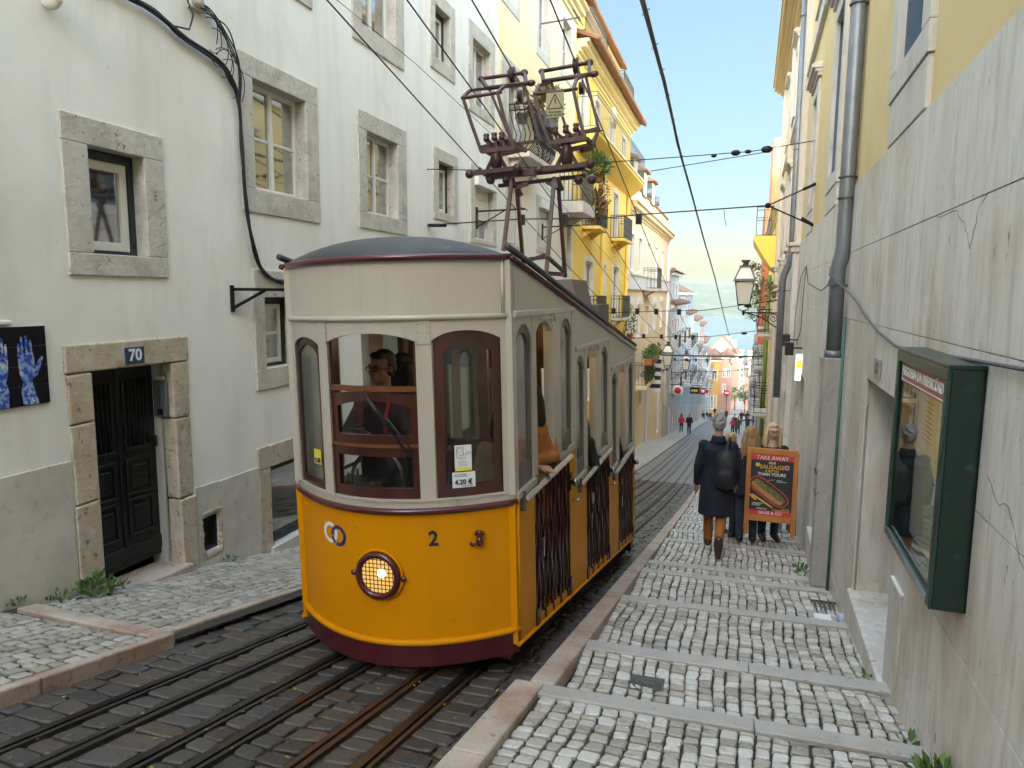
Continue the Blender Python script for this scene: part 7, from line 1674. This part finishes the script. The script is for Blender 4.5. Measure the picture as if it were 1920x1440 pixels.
for k, (x, y, c1, lb) in enumerate(((-3.9, 116, (.03, .05, .06), 'person in dark teal sitting on the kerb of the grey house'), (-3.3, 112, (.05, .04, .04), 'person in brown grey sitting on the kerb closest to the roadway'), (-4.2, 108, (.012, .012, .015), 'person in black crouching on the pavement of the pink row house'))):
    figure(lb, (x, y, zr(y)-.32), .4, 1.75, dict(Lkn=(.12, -.40, .95), Rkn=(-.12, -.40, .95), Lan=(.13, -.40, .50), Ran=(-.13, -.40, .50), Ltoe=(.14, -.56, .45), Rtoe=(-.14, -.56, .45), Lwr=(.14, -.30, 1.0), Rwr=(-.14, -.30, 1.0)), top_c=c1, trou=(.03, .03, .04), vox=.03, detail=0, group='people sitting on the lower kerb')
# ---- passengers in the tram (placed in the tilted car)
def intram(x, y, z): return Vector((x-.03*(z+2.4), y, z))
q, M, V = figure('tram passenger with short dark hair and glasses holding a camera at the open window', intram(-2.30, 4.36, -2.13), -.10, 1.74, dict(Lel=(.27, -.06, 1.16), Lwr=(.085, -.24, 1.17), Rel=(-.27, -.06, 1.14), Rwr=(-.075, -.24, 1.15), Lcurl=1.0, Rcurl=1.0, Lpalm=(0, 0, 1), Rpalm=(0, 0, 1)), top_c=(.035, .012, .018), trou=(.03, .03, .04), hair=(.025, .017, .012), vox=.0075, glasses=1, head_yaw=-.12, collar=1, skin=mat('tan skin', (.40, .22, .15), .5))
s = MB()
for a in (-1, 1): s.tube([(a*.11, -.105, 1.40), (a*.10, -.135, 1.25), (a*.11, -.13, 1.10)], .016, 6)
s.v = [tuple(M @ Vector(p)) for p in s.v]; so_ = s.build('jacket_strap', cloth((.35, .02, .04)), q)
s = MB(); s.box(-.06, .06, -.36, -.29, 1.17, 1.26); s.tube([(0, -.36, 1.21), (0, -.44, 1.21)], .036, 14); s.box(-.03, .03, -.34, -.30, 1.26, 1.28)
s.v = [tuple(M @ Vector(p)) for p in s.v]; bevel(top('camera', s, m_black, 'small black camera in the hands of the tram passenger with glasses', 'camera'), .006)
figure('tram passenger with long brown hair and orange wool coat leaning out of the first doorway', intram(-1.45, 4.92, -2.26), .55, 1.66, dict(Lel=(.225, -.06, 1.13), Lwr=(.0, -.22, 1.13), Rel=(-.225, -.06, 1.13), Rwr=(.05, -.25, 1.09)), top_c=(.36, .13, .03), trou=(.02, .02, .02), hair=(.05, .025, .015), hair_len=.24, coat=(.62, 0, 0), vox=.011, collar=1, head_yaw=-.9)
figure('tram passenger with long black hair in shadow behind the man with glasses', intram(-2.44, 4.95, -2.12), FWD, 1.66, top_c=(.02, .018, .02), hair=(.012, .010, .010), hair_len=.25, vox=.014)
figure('tram passenger in black seated at the middle doorway', intram(-1.45, 6.55, -2.72), -.3, 1.70, top_c=(.02, .018, .018), hair=(.02, .015, .012), vox=.014, hair_len=.1)
figure('tram passenger with dark jacket at the rear doorway', intram(-1.5, 8.25, -3.02), .1, 1.70, top_c=(.014, .014, .016), hair=(.015, .012, .010), vox=.014)
figure('tram passenger with beige scarf and dark hair sitting inside the first compartment', intram(-1.75, 5.35, -2.55), .3, 1.68, top_c=(.32, .24, .14), hair=(.03, .02, .015), vox=.014, hair_len=.08)
# ---- menu board on the steps
def board():
    y = 10.4; t = thing('menu_board', 'orange timber menu board with red banner and sausage roll picture on the steps', 'sign board', (.55, y, zp(10.4)))
    x0, x1, zb, zt = .225, .905, -3.395, -2.15; ln = .05
    def BF(u, o, z): return (x0+u*(x1-x0), y-o+(z-zb)*.06+(u-.5)*-.03, z)
    m_or = mat('orange timber', (.50, .19, .04), .5, layers=[((.38, .13, .025), 7, .45, .65, .7, (1, 1, .1))])
    w = .085
    b = MB(BF)
    b.box(0, w, -.02, .02, zb, zt); b.box(1-w, 1, -.02, .02, zb, zt); b.box(w, 1-w, -.018, .018, zt-.085, zt-.002); b.box(w, 1-w, -.018, .018, zb+.20, zb+.28)
    bevel(b.build('board_frame', m_or, t), .005)
    b = MB(lambda u, o, z: (x0+u*(x1-x0), y+.42-(z-zb)*.27-o, z)); zg = zb-.02
    b.box(0, w, -.02, .02, zg-.05, zt-.01); b.box(1-w, 1, -.02, .02, zg-.05, zt-.01); b.box(w, 1-w, -.018, .018, zb+.2, zb+.28); b.build('rear_leg_frame', m_or, t)
    A, Bz = zb+.285, zt-.09; Hh = Bz-A
    def q(u0, u1, v0, v1, o, m, nm, par):
        b = MB(BF); b.box(w+(1-2*w)*u0, w+(1-2*w)*u1, o-.004, o, A+Hh*v0, A+Hh*v1); return b.build(nm, m, par)
    po = q(0, 1, 0, 1, .006, mat('poster black', (.025, .028, .032), .45), 'poster', t)
    mr = mat('poster red', (.56, .05, .05), .45); my = mat('poster yellow', (.72, .42, .04), .45); mw = mat('poster white', (.70, .70, .68), .45)
    q(0, 1, .91, 1, .008, mr, 'banner', po); q(0, 1, 0, .085, .008, mr, 'banner', po)
    def tx(s_, v, sz, m, bold=.001, u=.5, al='CENTER'): text(s_, sz, m, po, BF(w+(1-2*w)*u, .0095, A+Hh*v), (1, -.044, 0), (0, .06, 1), al, bold)
    tx('TAKE AWAY', .95, .075, mw, .0005); tx('GRAB & GO', .045, .06, mw, .0005); tx('OUR', .868, .045, mw, .001); tx('SAUSAGE', .80, .078, my, .0012); tx('IS BETTER', .735, .042, my, .001); tx('THAN YOURS', .68, .06, mw, .0015)
    def blob(cx, cz, rx, rz, a, o, m, nm, n=28, wob=0):
        b = MB(BF); pts = []
        for k in range(n):
            th = 2*pi*k/n; e = 3.0; xx = rx*abs(cos(th))**(2/e)*(1 if cos(th) > 0 else -1); zz = rz*abs(sin(th))**(2/e)*(1 if sin(th) > 0 else -1)
            xr, zr_ = xx*cos(a)-zz*sin(a), xx*sin(a)+zz*cos(a)
            pts.append((w+(1-2*w)*(cx+xr/.56), o, A+Hh*cz+zr_*1.0+R.uniform(-wob, wob)))
        b.face(pts); return b.build(nm, m, po, fix=False)
    blob(.16, .83, .028, .028, 0, .0085, my, 'yellow_spot'); blob(.85, .81, .030, .030, 0, .0085, mw, 'white_spot'); blob(.85, .81, .023, .023, 0, .009, mr, 'red_spot')
    blob(.45, .40, .30, .115, -.62, .0085, mr, 'picture_outline', wob=.006); blob(.45, .40, .285, .10, -.62, .009, mat('picture dark', (.05, .03, .02), .5), 'picture_ground')
    blob(.41, .375, .25, .055, -.62, .0095, mat('bread roll', (.46, .22, .07), .5, layers=[((.30, .12, .03), 30, .45, .65, .8)]), 'bread_roll'); blob(.47, .42, .255, .042, -.62, .0100, mat('green topping', (.05, .10, .03), .5, layers=[((.40, .30, .06), 60, .52, .58, .9), ((.25, .06, .03), 45, .56, .62, .9)]), 'topping', wob=.006)
    blob(.08, .29, .06, .016, -.7, .0085, my, 'chip'); blob(.30, .24, .17, .012, -.55, .0084, my, 'chip')
    b = MB(BF); b.tube([(w+(1-2*w)*u, .0095, A+Hh*v) for u, v in ((.40, .56), (.46, .59), (.58, .60))], .0022, 4)
    for u0, u1, v in ((.62, .75, .592), (.62, .86, .572), (.06, .32, .20), (.06, .28, .18), (.06, .24, .16)): b.box(w+(1-2*w)*u0, w+(1-2*w)*u1, .008, .0095, A+Hh*v-.003, A+Hh*v+.003)
    b.build('small_print', mw, po)
    tx('artisan.pt', .115, .036, mw, .0005, .30)
    b = MB(BF)
    for u0, v in ((.78, .13), (.55, .11), (.62, .09)): b.box(w+(1-2*w)*u0, w+(1-2*w)*.95, .008, .0095, A+Hh*v-.003, A+Hh*v+.003)
    b.build('small_print', my, po)
board()
# ================================================================== AIR
hb = MB(); hb.box(-2600, 2600, -95, 4300, -70, 62)
hm_ = bpy.data.materials.new('haze'); hm_.use_nodes = True; t = hm_.node_tree; t.nodes.clear()
o = t.nodes.new('ShaderNodeOutputMaterial'); v = t.nodes.new('ShaderNodeVolumePrincipled'); v.inputs['Color'].default_value = (.32, .42, .46, 1); v.inputs['Density'].default_value = .00022; v.inputs['Anisotropy'].default_value = .2
t.links.new(v.outputs[0], o.inputs['Volume']); ho = hb.build('haze', hm_); ho['kind'] = 'stuff'
